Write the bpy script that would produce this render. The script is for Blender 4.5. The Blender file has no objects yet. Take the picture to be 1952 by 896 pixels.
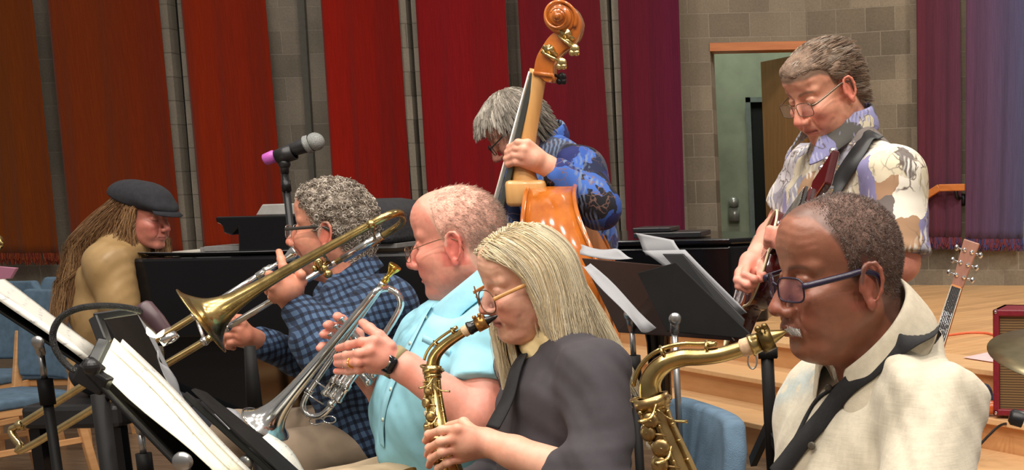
import bpy, math, random
import numpy as np
from mathutils import Vector, Matrix, Euler

# ---------------------------------------------------------------- camera
F_PX = 2500.0            # focal length in pixels of the 1952 x 896 frame
U0, V0 = 1680.0, 830.0   # optical centre of the (cropped) photograph
PITCH = math.radians(10.76)
ROLL = math.radians(1.2)
CAM = np.array([0.0, 0.0, 1.35])
_F = np.array([0, math.cos(PITCH), -math.sin(PITCH)])
_R0 = np.array([1.0, 0, 0]); _U0 = np.array([0, math.sin(PITCH), math.cos(PITCH)])
_R = math.cos(ROLL) * _R0 - math.sin(ROLL) * _U0
_U = math.cos(ROLL) * _U0 + math.sin(ROLL) * _R0
SC = bpy.context.scene
COL = SC.collection
cam_d = bpy.data.cameras.new('camera'); cam = bpy.data.objects.new('camera', cam_d); COL.objects.link(cam)
cam_d.sensor_fit = 'HORIZONTAL'; cam_d.sensor_width = 36.0
cam_d.lens = F_PX * 36.0 / 1952.0
cam_d.shift_x = (976 - U0) / 1952.0
cam_d.shift_y = (V0 - 448) / 1952.0
cam_d.clip_start = 0.05; cam_d.clip_end = 100
_m = Matrix(((_R[0], _U[0], -_F[0], CAM[0]), (_R[1], _U[1], -_F[1], CAM[1]), (_R[2], _U[2], -_F[2], CAM[2]), (0, 0, 0, 1)))
cam.matrix_world = _m
SC.camera = cam

def at(u, v, Y):
    """world point seen at photograph position (u, v) and lying on the plane y = Y"""
    d = _F + (u - U0) / F_PX * _R - (v - V0) / F_PX * _U
    return CAM + d * (Y / d[1])

# ---------------------------------------------------------------- world, lights, exposure
W = bpy.data.worlds.new('hall'); SC.world = W; W.use_nodes = True
wn = W.node_tree.nodes; wl = W.node_tree.links
bg = wn['Background']
tc = wn.new('ShaderNodeTexCoord'); sx = wn.new('ShaderNodeSeparateXYZ'); rp = wn.new('ShaderNodeValToRGB')
mp = wn.new('ShaderNodeMapRange'); mp.inputs['From Min'].default_value = -1; mp.inputs['From Max'].default_value = 1
wl.new(tc.outputs['Generated'], sx.inputs[0]); wl.new(sx.outputs['Z'], mp.inputs['Value']); wl.new(mp.outputs[0], rp.inputs[0])
rp.color_ramp.elements[0].color = (0.10, 0.07, 0.05, 1); rp.color_ramp.elements[0].position = 0.3
rp.color_ramp.elements[1].color = (0.62, 0.57, 0.52, 1); rp.color_ramp.elements[1].position = 0.75
e = rp.color_ramp.elements.new(0.5); e.color = (0.36, 0.32, 0.29, 1)
wl.new(rp.outputs[0], bg.inputs[0]); bg.inputs[1].default_value = 0.55

def area(name, loc, size, power, target, col=(1.0, 0.92, 0.83)):
    l = bpy.data.lights.new(name, 'AREA'); l.shape = 'DISK'; l.size = size; l.energy = power; l.color = col
    o = bpy.data.objects.new(name, l); COL.objects.link(o); o.location = loc
    o.rotation_euler = (Vector(target) - Vector(loc)).to_track_quat('-Z', 'Y').to_euler()
    return o
# the rows of downlights in the ceiling over the band
for i, x in enumerate((-2.8, -1.3, 0.2, 1.7)):
    for j, y in enumerate((-0.6, 1.2, 3.0)):
        area('ceiling_downlight', (x, y, 4.9 + 0.1 * j), 0.34, 46, (x * 0.8 + 0.1, y + 1.1, 0.8))
area('stage_light', (2.6, 7.6, 5.2), 0.7, 215, (3.6, 9.2, 0.4), (1.0, 0.9, 0.78))
area('stage_light', (-3.2, 6.6, 5.4), 0.7, 60, (-2.5, 11.0, 2.0))
area('stage_light', (0.2, 6.6, 5.4), 0.7, 60, (0.2, 11.0, 2.0))
SC.view_settings.view_transform = 'Standard'; SC.view_settings.look = 'None'
SC.view_settings.gamma = 1; SC.view_settings.use_curve_mapping = False
SC.view_settings.exposure = 0.0

# ---------------------------------------------------------------- naming helpers
def tagthing(o, label=None, cat=None, group=None, kind=None):
    if label: o['label'] = label
    if cat: o['category'] = cat
    if group: o['group'] = group
    if kind: o['kind'] = kind
    return o

def empty(name, loc, label=None, cat=None, group=None, kind=None):
    o = bpy.data.objects.new(name, None); COL.objects.link(o); o.location = Vector(loc); o.empty_display_size = 0.1
    return tagthing(o, label, cat, group, kind)

def link(name, me, mat, parent=None, smooth=True, bevel=0.0, sub=0):
    """link a mesh whose vertices are in world space under a parent placed without rotation"""
    o = bpy.data.objects.new(name, me); COL.objects.link(o)
    if mat is not None and len(me.materials) == 0: me.materials.append(mat)
    if parent is not None:
        o.parent = parent
        off = Vector((0, 0, 0)); q = parent
        while q is not None: off += q.location; q = q.parent
        o.location = -off
    if smooth:
        me.polygons.foreach_set('use_smooth', np.ones(len(me.polygons), dtype=bool))
    if bevel:
        b = o.modifiers.new('bevel', 'BEVEL'); b.width = bevel; b.segments = 2; b.limit_method = 'ANGLE'; b.angle_limit = 0.7
    if sub:
        s = o.modifiers.new('sub', 'SUBSURF'); s.levels = sub; s.render_levels = sub
    return o

def mesh_np(name, V, Fq, cols=None):
    """quads / triangles arrays to a mesh, optional per vertex colour"""
    me = bpy.data.meshes.new(name)
    V = np.asarray(V, dtype=np.float32); Fq = np.asarray(Fq, dtype=np.int32)
    k = Fq.shape[1]
    me.vertices.add(len(V)); me.vertices.foreach_set('co', V.ravel())
    me.loops.add(Fq.size); me.loops.foreach_set('vertex_index', Fq.ravel())
    me.polygons.add(len(Fq)); me.polygons.foreach_set('loop_start', np.arange(0, Fq.size, k, dtype=np.int32))
    me.update(calc_edges=True)
    if cols is not None:
        a = me.color_attributes.new('Col', 'FLOAT_COLOR', 'POINT')
        c = np.ones((len(V), 4), dtype=np.float32); c[:, :3] = cols
        a.data.foreach_set('color', c.ravel())
    return me

class MB:
    """collects simple shapes into one mesh"""
    def __init__(s): s.v = []; s.f = []; s.n = 0
    def add(s, V, F):
        s.v.extend([tuple(map(float, p)) for p in V]); s.f.extend([tuple(int(i) + s.n for i in f) for f in F]); s.n += len(V); return s
    def box(s, lo, hi, R=None, c=None):
        lo = np.array(lo, float); hi = np.array(hi, float)
        V = np.array([[x, y, z] for x in (lo[0], hi[0]) for y in (lo[1], hi[1]) for z in (lo[2], hi[2])])
        if R is not None:
            c0 = (lo + hi) / 2 if c is None else np.array(c); V = (V - c0) @ np.array(R).T + c0
        return s.add(V, [(0, 1, 3, 2), (4, 6, 7, 5), (0, 4, 5, 1), (2, 3, 7, 6), (0, 2, 6, 4), (1, 5, 7, 3)])
    def bar(s, a, b, w, t, up=(0, 0, 1)):
        a = np.array(a, float); b = np.array(b, float); d = b - a; L = np.linalg.norm(d); d /= L
        sdir = np.cross(d, up); sdir /= (np.linalg.norm(sdir) + 1e-9); n = np.cross(sdir, d)
        V = [a + sx_ * sdir * w / 2 + sn * n * t / 2 + q * d * L for q in (0, 1) for sx_ in (-1, 1) for sn in (-1, 1)]
        return s.add(V, [(0, 1, 3, 2), (4, 6, 7, 5), (0, 4, 5, 1), (2, 3, 7, 6), (0, 2, 6, 4), (1, 5, 7, 3)])
    def prism(s, pts, off):
        """planar outline extruded by the vector off"""
        pts = [np.array(p, float) for p in pts]; off = np.array(off, float); n = len(pts)
        V = pts + [p + off for p in pts]
        F = [tuple(range(n))[::-1], tuple(range(n, 2 * n))] + [(i, (i + 1) % n, n + (i + 1) % n, n + i) for i in range(n)]
        return s.add(V, F)
    def tube(s, pts, r, seg=12, cap=True, closed=False, flat=None):
        pts = np.array(pts, float); n = len(pts)
        r = np.full(n, r, float) if np.isscalar(r) else np.array(r, float)
        if closed: T = np.roll(pts, -1, 0) - np.roll(pts, 1, 0)
        else: T = np.gradient(pts, axis=0)
        T /= np.linalg.norm(T, axis=1, keepdims=True) + 1e-12
        ref = np.array([0, 0, 1.0]) if abs(T[0][2]) < .9 else np.array([0, 1.0, 0])
        N = np.cross(T[0], ref); N /= np.linalg.norm(N); V = []
        for i in range(n):
            N = N - T[i] * N.dot(T[i]); N /= np.linalg.norm(N) + 1e-12; B = np.cross(T[i], N)
            for k in range(seg):
                a = 2 * math.pi * k / seg
                V.append(pts[i] + r[i] * (math.cos(a) * N + math.sin(a) * B * (flat or 1)))
        F = []
        m = n if closed else n - 1
        for i in range(m):
            j = (i + 1) % n
            for k in range(seg): F.append((i * seg + k, i * seg + (k + 1) % seg, j * seg + (k + 1) % seg, j * seg + k))
        if cap and not closed: F.append(tuple(range(seg))[::-1]); F.append(tuple(range((n - 1) * seg, n * seg)))
        return s.add(V, F)
    def lathe(s, a, d, prof, seg=24, cap=False):
        """prof: (distance along d, radius)"""
        a = np.array(a, float); d = np.array(d, float); d /= np.linalg.norm(d)
        pts = [a + d * q for q, _ in prof]
        ref = np.array([0, 0, 1.0]) if abs(d[2]) < .9 else np.array([0, 1.0, 0])
        N = np.cross(d, ref); N /= np.linalg.norm(N); B = np.cross(d, N); V = []
        for (q, r) in prof:
            for k in range(seg):
                t = 2 * math.pi * k / seg; V.append(a + d * q + r * (math.cos(t) * N + math.sin(t) * B))
        F = [(i * seg + k, i * seg + (k + 1) % seg, (i + 1) * seg + (k + 1) % seg, (i + 1) * seg + k) for i in range(len(prof) - 1) for k in range(seg)]
        if cap: F.append(tuple(range(seg))[::-1]); F.append(tuple(range((len(prof) - 1) * seg, len(prof) * seg)))
        return s.add(V, F)
    def ball(s, c, r, seg=16, rings=10, R=None):
        r = np.array([r, r, r], float) if np.isscalar(r) else np.array(r, float)
        V = [(0, 0, 1)]
        for i in range(1, rings):
            t = math.pi * i / rings
            for k in range(seg):
                a = 2 * math.pi * k / seg; V.append((math.sin(t) * math.cos(a), math.sin(t) * math.sin(a), math.cos(t)))
        V.append((0, 0, -1)); V = np.array(V) * r
        if R is not None: V = V @ np.array(R).T
        F = [(0, 1 + k, 1 + (k + 1) % seg) for k in range(seg)]
        for i in range(rings - 2):
            for k in range(seg): F.append((1 + i * seg + k, 1 + (i + 1) * seg + k, 1 + (i + 1) * seg + (k + 1) % seg, 1 + i * seg + (k + 1) % seg))
        b = 1 + (rings - 2) * seg; F += [(len(V) - 1, b + (k + 1) % seg, b + k) for k in range(seg)]
        return s.add(V + np.array(c), F)
    def sheet(s, P, t=0.0):
        """P grid (n,m,3) with thickness t"""
        P = np.array(P, float); n, m = P.shape[:2]
        if t:
            du = np.gradient(P, axis=0); dv = np.gradient(P, axis=1); N = np.cross(du, dv); N /= np.linalg.norm(N, axis=2, keepdims=True) + 1e-12
            Q = P + N * t
            V = np.concatenate([P.reshape(-1, 3), Q.reshape(-1, 3)]); o = n * m
            F = [(i * m + j, i * m + j + 1, (i + 1) * m + j + 1, (i + 1) * m + j) for i in range(n - 1) for j in range(m - 1)]
            F += [(o + a, o + d, o + c, o + b) for a, b, c, d in F]
            for i in range(n - 1):
                F.append((i * m, (i + 1) * m, o + (i + 1) * m, o + i * m)); F.append((i * m + m - 1, o + i * m + m - 1, o + (i + 1) * m + m - 1, (i + 1) * m + m - 1))
            for j in range(m - 1):
                F.append((j, o + j, o + j + 1, j + 1)); k = (n - 1) * m; F.append((k + j, k + j + 1, o + k + j + 1, o + k + j))
        else:
            V = P.reshape(-1, 3); F = [(i * m + j, i * m + j + 1, (i + 1) * m + j + 1, (i + 1) * m + j) for i in range(n - 1) for j in range(m - 1)]
        return s.add(V, F)
    def build(s, name, mat, parent=None, smooth=False, bevel=0.0, sub=0, auto=True):
        me = bpy.data.meshes.new(name); me.from_pydata(s.v, [], s.f); me.update()
        o = link(name, me, mat, parent, smooth, bevel, sub)
        return o

def curve(pts, n=40, closed=False):
    """Catmull-Rom through the points (each may be 3 or 4 long: the 4th is the radius)"""
    P = np.array(pts, float)
    if closed: Q = np.vstack([P[-1], P, P[0], P[1]])
    else: Q = np.vstack([2 * P[0] - P[1], P, 2 * P[-1] - P[-2]])
    m = len(Q) - 3; out = []
    for t in np.linspace(0, m, n, endpoint=not closed):
        i = min(int(t), m - 1); u = t - i; p0, p1, p2, p3 = Q[i:i + 4]
        out.append(0.5 * ((2 * p1) + (-p0 + p2) * u + (2 * p0 - 5 * p1 + 4 * p2 - p3) * u * u + (-p0 + 3 * p1 - 3 * p2 + p3) * u ** 3))
    return np.array(out)

def ctube(mb, pts, n=40, seg=12, closed=False, r=None):
    c = curve(pts, n, closed)
    return mb.tube(c[:, :3], c[:, 3] if r is None else r, seg, closed=closed)

def norm(v): v = np.array(v, float); return v / (np.linalg.norm(v) + 1e-12)

# ---------------------------------------------------------------- materials
def srgb(r, g, b):
    f = lambda c: ((c / 255 + 0.055) / 1.055) ** 2.4 if c > 10 else c / 255 / 12.92
    return (f(r), f(g), f(b))

def newmat(name):
    m = bpy.data.materials.new(name); m.use_nodes = True
    return m, m.node_tree.nodes, m.node_tree.links, m.node_tree.nodes['Principled BSDF']

def coords(N, L, scale=(1, 1, 1), kind='Object', rot=(0, 0, 0)):
    t = N.new('ShaderNodeTexCoord'); mpn = N.new('ShaderNodeMapping'); mpn.inputs['Scale'].default_value = scale; mpn.inputs['Rotation'].default_value = rot
    L.new(t.outputs[kind], mpn.inputs[0]); return mpn.outputs[0]

def noise(N, L, vec, scale, detail=4, rough=0.55):
    n = N.new('ShaderNodeTexNoise'); n.inputs['Scale'].default_value = scale; n.inputs['Detail'].default_value = detail; n.inputs['Roughness'].default_value = rough
    L.new(vec, n.inputs['Vector']); return n.outputs['Fac']

def ramp(N, L, fac, stops, interp='LINEAR'):
    r = N.new('ShaderNodeValToRGB'); r.color_ramp.interpolation = interp
    while len(r.color_ramp.elements) > 1: r.color_ramp.elements.remove(r.color_ramp.elements[-1])
    r.color_ramp.elements[0].position = stops[0][0]; r.color_ramp.elements[0].color = (*stops[0][1], 1)
    for p, c in stops[1:]:
        q = r.color_ramp.elements.new(p); q.color = (*c, 1)
    L.new(fac, r.inputs[0]); return r.outputs[0]

def bump(N, L, B, h, strength=0.3, dist=0.01):
    b = N.new('ShaderNodeBump'); b.inputs['Strength'].default_value = strength; b.inputs['Distance'].default_value = dist
    L.new(h, b.inputs['Height']); L.new(b.outputs[0], B.inputs['Normal']); return b

def mixc(N, L, fac, a, b, mode='MIX'):
    m = N.new('ShaderNodeMix'); m.data_type = 'RGBA'; m.blend_type = mode
    for s_, v in ((0, fac), (6, a), (7, b)):
        if hasattr(v, 'is_linked') or hasattr(v, 'links'): L.new(v, m.inputs[s_])
        else: m.inputs[s_].default_value = v if s_ == 0 else (*v, 1)
    return m.outputs[2]

def mat(name, col, rough=0.5, metal=0.0, var=0.12, vs=20, bs=0.0, bscale=200, bd=0.002, coat=0.0, spec=None):
    """plain material with a soft procedural variation and an optional bump"""
    m, N, L, B = newmat(name)
    v = coords(N, L); n = noise(N, L, v, vs)
    lo = tuple(c * (1 - var) for c in col); hi = tuple(min(1, c * (1 + var)) for c in col)
    L.new(ramp(N, L, n, [(0.3, lo), (0.7, hi)]), B.inputs['Base Color'])
    B.inputs['Roughness'].default_value = rough; B.inputs['Metallic'].default_value = metal
    if coat: B.inputs['Coat Weight'].default_value = coat; B.inputs['Coat Roughness'].default_value = 0.08
    if spec is not None: B.inputs['Specular IOR Level'].default_value = spec
    if bs: bump(N, L, B, noise(N, L, v, bscale, 3), bs, bd)
    return m

def mat_vcol(name, rough=0.5, sss=0.0, bs=0.2, bscale=300, bd=0.001, var=0.08, vs=60, spec=0.5, stretch=(1, 1, 1)):
    m, N, L, B = newmat(name)
    a = N.new('ShaderNodeAttribute'); a.attribute_name = 'Col'
    v = coords(N, L, stretch); n = noise(N, L, v, vs, 5)
    g = ramp(N, L, n, [(0.3, (1 - var,) * 3), (0.7, (1 + var,) * 3)])
    L.new(mixc(N, L, 1.0, a.outputs['Color'], g, 'MULTIPLY'), B.inputs['Base Color'])
    B.inputs['Roughness'].default_value = rough; B.inputs['Specular IOR Level'].default_value = spec
    if sss:
        B.inputs['Subsurface Weight'].default_value = sss; B.inputs['Subsurface Radius'].default_value = (0.012, 0.005, 0.003); B.inputs['Subsurface Scale'].default_value = 0.5
    if bs: bump(N, L, B, noise(N, L, v, bscale, 4), bs, bd)
    return m
# ---------------------------------------------------------------- sculpting kit: smooth unions of limbs meshed on a grid
_rng = np.random.RandomState(7)
_tab = _rng.rand(32, 32, 32).astype(np.float32)
def vnoise(X, Y, Z):
    X, Y, Z = np.broadcast_arrays(X, Y, Z)
    xi = np.floor(X).astype(int); yi = np.floor(Y).astype(int); zi = np.floor(Z).astype(int)
    x = X - xi; y = Y - yi; z = Z - zi
    x = x * x * (3 - 2 * x); y = y * y * (3 - 2 * y); z = z * z * (3 - 2 * z)
    g = lambda a, b, c: _tab[(xi + a) & 31, (yi + b) & 31, (zi + c) & 31]
    return ((g(0, 0, 0) * (1 - x) + g(1, 0, 0) * x) * (1 - y) + (g(0, 1, 0) * (1 - x) + g(1, 1, 0) * x) * y) * (1 - z) + \
           ((g(0, 0, 1) * (1 - x) + g(1, 0, 1) * x) * (1 - y) + (g(0, 1, 1) * (1 - x) + g(1, 1, 1) * x) * y) * z - 0.5

def rc(a, b, r1, r2=None):
    r2 = r1 if r2 is None else r2
    a = np.array(a, float); b = np.array(b, float); ab = b - a; q = ab.dot(ab) + 1e-12; R = max(r1, r2)
    def f(X, Y, Z):
        px = X - a[0]; py = Y - a[1]; pz = Z - a[2]
        t = np.clip((px * ab[0] + py * ab[1] + pz * ab[2]) / q, 0, 1)
        return np.sqrt((px - t * ab[0]) ** 2 + (py - t * ab[1]) ** 2 + (pz - t * ab[2]) ** 2) - (r1 + (r2 - r1) * t)
    return f, np.minimum(a, b) - R, np.maximum(a, b) + R

def el(c, r, R=None):
    c = np.array(c, float); r = np.array(r, float) if not np.isscalar(r) else np.array([r, r, r], float)
    R_ = np.eye(3) if R is None else np.array(R, float)
    ext = np.sqrt(((R_ * r) ** 2).sum(1))
    def f(X, Y, Z):
        dx = X - c[0]; dy = Y - c[1]; dz = Z - c[2]
        if R is None: lx, ly, lz = dx, dy, dz
        else:
            lx = dx * R_[0, 0] + dy * R_[1, 0] + dz * R_[2, 0]; ly = dx * R_[0, 1] + dy * R_[1, 1] + dz * R_[2, 1]; lz = dx * R_[0, 2] + dy * R_[1, 2] + dz * R_[2, 2]
        k0 = np.sqrt((lx / r[0]) ** 2 + (ly / r[1]) ** 2 + (lz / r[2]) ** 2); k1 = np.sqrt((lx / r[0] ** 2) ** 2 + (ly / r[1] ** 2) ** 2 + (lz / r[2] ** 2) ** 2) + 1e-9
        return k0 * (k0 - 1) / k1
    return f, c - ext, c + ext

def rb(c, h, r=0.01, R=None):
    c = np.array(c, float); h = np.array(h, float); R_ = np.eye(3) if R is None else np.array(R, float)
    ext = (np.abs(R_) * h).sum(1)
    def f(X, Y, Z):
        dx = X - c[0]; dy = Y - c[1]; dz = Z - c[2]
        lx = dx * R_[0, 0] + dy * R_[1, 0] + dz * R_[2, 0]; ly = dx * R_[0, 1] + dy * R_[1, 1] + dz * R_[2, 1]; lz = dx * R_[0, 2] + dy * R_[1, 2] + dz * R_[2, 2]
        qx = np.abs(lx) - h[0] + r; qy = np.abs(ly) - h[1] + r; qz = np.abs(lz) - h[2] + r
        return np.sqrt(np.maximum(qx, 0) ** 2 + np.maximum(qy, 0) ** 2 + np.maximum(qz, 0) ** 2) + np.minimum(np.maximum(qx, np.maximum(qy, qz)), 0) - r
    return f, c - ext, c + ext

def eltri(c, r, x, y):
    """ellipsoid with axes x, y (world vectors) and their cross product"""
    x = norm(x); y = norm(np.array(y) - x * np.dot(x, y)); z = np.cross(x, y)
    return el(c, r, np.stack([x, y, z], 1))

class SD:
    def __init__(s, lo, hi, h):
        s.lo = np.array(lo, float); s.h = h; s.n = np.ceil((np.array(hi, float) - s.lo) / h).astype(int) + 1
        s.ax = [(s.lo[i] + np.arange(s.n[i]) * h).astype(np.float32) for i in range(3)]
        s.d = np.full(s.n, 1.0, np.float32)
    def _sl(s, lo, hi, m):
        a = np.clip(np.floor((lo - m - s.lo) / s.h).astype(int), 0, s.n); b = np.clip(np.ceil((hi + m - s.lo) / s.h).astype(int) + 1, 0, s.n)
        return a, b
    def add(s, prim, k=0.01, op='u'):
        f, lo, hi = prim
        a, b = s._sl(lo, hi, k + 2.5 * s.h)
        if (b <= a).any(): return s
        X = s.ax[0][a[0]:b[0], None, None]; Y = s.ax[1][None, a[1]:b[1], None]; Z = s.ax[2][None, None, a[2]:b[2]]
        d2 = f(X, Y, Z); v = s.d[a[0]:b[0], a[1]:b[1], a[2]:b[2]]
        if op == 'u':
            h = np.clip(0.5 + 0.5 * (v - d2) / k, 0, 1); r = v * (1 - h) + d2 * h - k * h * (1 - h)
        elif op == 's':
            h = np.clip(0.5 - 0.5 * (v + d2) / k, 0, 1); r = v * (1 - h) - d2 * h + k * h * (1 - h)
        s.d[a[0]:b[0], a[1]:b[1], a[2]:b[2]] = r
        return s
    def cut(s, f, k=0.003):
        """keep where f < 0"""
        X = s.ax[0][:, None, None]; Y = s.ax[1][None, :, None]; Z = s.ax[2][None, None, :]
        d2 = np.broadcast_to(f(X, Y, Z), s.d.shape); h = np.clip(0.5 - 0.5 * (d2 - s.d) / k, 0, 1)
        s.d = (d2 * (1 - h) + s.d * h + k * h * (1 - h)).astype(np.float32); return s
    def disp(s, f, band=0.06):
        m = np.abs(s.d) < band
        i, j, k = np.nonzero(m); s.d[m] += f(s.ax[0][i], s.ax[1][j], s.ax[2][k]).astype(np.float32); return s
    def mesh(s):
        d = s.d; sg = d < 0
        c = np.zeros(np.array(d.shape) - 1, np.uint8)
        for a in (0, 1):
            for b in (0, 1):
                for e_ in (0, 1): c += sg[a:d.shape[0] - 1 + a, b:d.shape[1] - 1 + b, e_:d.shape[2] - 1 + e_]
        act = (c > 0) & (c < 8); I = np.argwhere(act); idx = np.full(act.shape, -1, np.int32); idx[act] = np.arange(len(I))
        corners = np.array([[a, b, e_] for a in (0, 1) for b in (0, 1) for e_ in (0, 1)])
        val = np.stack([d[I[:, 0] + a, I[:, 1] + b, I[:, 2] + e_] for a, b, e_ in corners], 1)
        P = np.zeros((len(I), 3)); cnt = np.zeros(len(I))
        for i in range(8):
            for j in range(i + 1, 8):
                if np.abs(corners[i] - corners[j]).sum() != 1: continue
                m = (val[:, i] < 0) != (val[:, j] < 0); t = np.zeros(len(I)); t[m] = val[m, i] / (val[m, i] - val[m, j])
                P += m[:, None] * (corners[i] + t[:, None] * (corners[j] - corners[i])); cnt += m
        V = s.lo + (I + P / cnt[:, None]) * s.h
        Fs = []
        for ax in range(3):
            o1, o2 = [(1, 2), (2, 0), (0, 1)][ax]
            A = np.take(sg, range(0, sg.shape[ax] - 1), ax); B = np.take(sg, range(1, sg.shape[ax]), ax)
            E = np.argwhere(A != B)
            E = E[(E[:, o1] > 0) & (E[:, o2] > 0) & (E[:, o1] < act.shape[o1]) & (E[:, o2] < act.shape[o2])]
            if not len(E): continue
            e1 = np.zeros(3, int); e1[o1] = 1; e2 = np.zeros(3, int); e2[o2] = 1
            q = np.stack([idx[tuple((E - x).T)] for x in (e1 * 0, e1, e1 + e2, e2)], 1)
            fl = ~sg[tuple(E.T)]; q[~fl] = q[~fl][:, ::-1]
            q = q[(q >= 0).all(1)]; Fs.append(q[:, ::-1])
        return V, np.concatenate(Fs)

def smooth_mesh(V, F, it=2, lam=0.5):
    n = len(V)
    E = np.concatenate([F[:, [i, (i + 1) % 4]] for i in range(4)])
    deg = np.bincount(E.ravel(), minlength=n).astype(float)
    for k in range(it):
        S = np.zeros_like(V)
        for c in range(3):
            S[:, c] = np.bincount(E[:, 0], V[E[:, 1], c], n) + np.bincount(E[:, 1], V[E[:, 0], c], n)
        V = V + lam * (S / np.maximum(deg, 1)[:, None] - V)
    return V

def vnormals(V, F):
    a = V[F[:, 2]] - V[F[:, 0]]; b = V[F[:, 3]] - V[F[:, 1]]; n = np.cross(a, b); N = np.zeros_like(V)
    for i in range(4):
        for c in range(3): N[:, c] += np.bincount(F[:, i], n[:, c], len(V))
    return N / (np.linalg.norm(N, axis=1, keepdims=True) + 1e-12)

def cloth(prims, h, k=0.03, folds=None, cuts=(), margin=0.04, it=1):
    """union of (prim[, k]) entries meshed at step h; folds(X,Y,Z) moves the surface; cuts: functions kept where < 0"""
    P = [(p if isinstance(p[0], tuple) else (p, k)) for p in prims]
    us = [q for q in P if len(q) < 3]
    lo = np.min([q[0][1] for q in us], 0) - margin; hi = np.max([q[0][2] for q in us], 0) + margin
    s = SD(lo, hi, h)
    for q in P: s.add(q[0], q[1], q[2] if len(q) > 2 else 'u')
    if folds is not None: s.disp(folds)
    for c in cuts: s.cut(c)
    V, F = s.mesh()
    return smooth_mesh(V, F, it), F

def join_np(parts):
    Vs, Fs, n = [], [], 0
    for V, F in parts: Vs.append(V); Fs.append(F + n); n += len(V)
    return np.concatenate(Vs), np.concatenate(Fs)

def plane(p, n):
    p = np.array(p, float); n = norm(n)
    return lambda X, Y, Z: (X - p[0]) * n[0] + (Y - p[1]) * n[1] + (Z - p[2]) * n[2]

def foldfun(dirv, amp, freq, seed=0, warp=1.2, n2=6.0):
    """soft cloth folds running across dirv"""
    d = norm(dirv); o = seed * 3.7
    def f(X, Y, Z):
        w = vnoise(X * n2 + o, Y * n2, Z * n2 + o) * warp * 2.2
        t = (X * d[0] + Y * d[1] + Z * d[2]) * freq
        m = np.clip(vnoise(X * n2 * .8 + 5 + o, Y * n2 * .8, Z * n2 * .8) + 0.45, 0, 1)
        s = np.sin(t + w * 3.0)
        return amp * m * (s * np.abs(s)) + amp * 0.8 * vnoise(X * 14 + o, Y * 14, Z * 14)
    return f

# ---------------------------------------------------------------- strands of hair
def strands(name, P, r, cols, mtl, parent, sides=3, taper=True):
    """P (N,S,3) polylines; cols (N,3)"""
    Nn, S, _ = P.shape
    T = np.gradient(P, axis=1); T /= np.linalg.norm(T, axis=2, keepdims=True) + 1e-9
    ref = np.array([0.31, 0.52, 0.79]); A = np.cross(T, ref); A /= np.linalg.norm(A, axis=2, keepdims=True) + 1e-9; B = np.cross(T, A)
    rr = np.full(S, r) if np.isscalar(r) else np.array(r)
    if taper: rr = rr * np.linspace(1, 0.25, S) ** 0.6
    V = np.stack([P + rr[None, :, None] * (math.cos(2 * math.pi * k / sides) * A + math.sin(2 * math.pi * k / sides) * B) for k in range(sides)], 2)
    base = (np.arange(Nn)[:, None, None] * S + np.arange(S - 1)[None, :, None]) * sides
    k = np.arange(sides)[None, None, :]; k2 = (k + 1) % sides
    F = np.stack([base + k, base + k2, base + sides + k2, base + sides + k], -1).reshape(-1, 4)
    C = np.repeat(cols, S * sides, 0)
    me = mesh_np(name, V.reshape(-1, 3), F, C)
    return link(name, me, mtl, parent)

def pick(V, N, F, n, rs, mask=None):
    """n random surface samples"""
    Fc = F if mask is None else F[mask[F].all(1)]
    ar = np.linalg.norm(np.cross(V[Fc[:, 2]] - V[Fc[:, 0]], V[Fc[:, 3]] - V[Fc[:, 1]]), axis=1)
    i = rs.choice(len(Fc), n, p=ar / ar.sum()); w = rs.rand(n, 4) ** 1.5; w /= w.sum(1, keepdims=True)
    return (V[Fc[i]] * w[:, :, None]).sum(1), norm_rows((N[Fc[i]] * w[:, :, None]).sum(1))

def norm_rows(A): return A / (np.linalg.norm(A, axis=-1, keepdims=True) + 1e-12)
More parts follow.
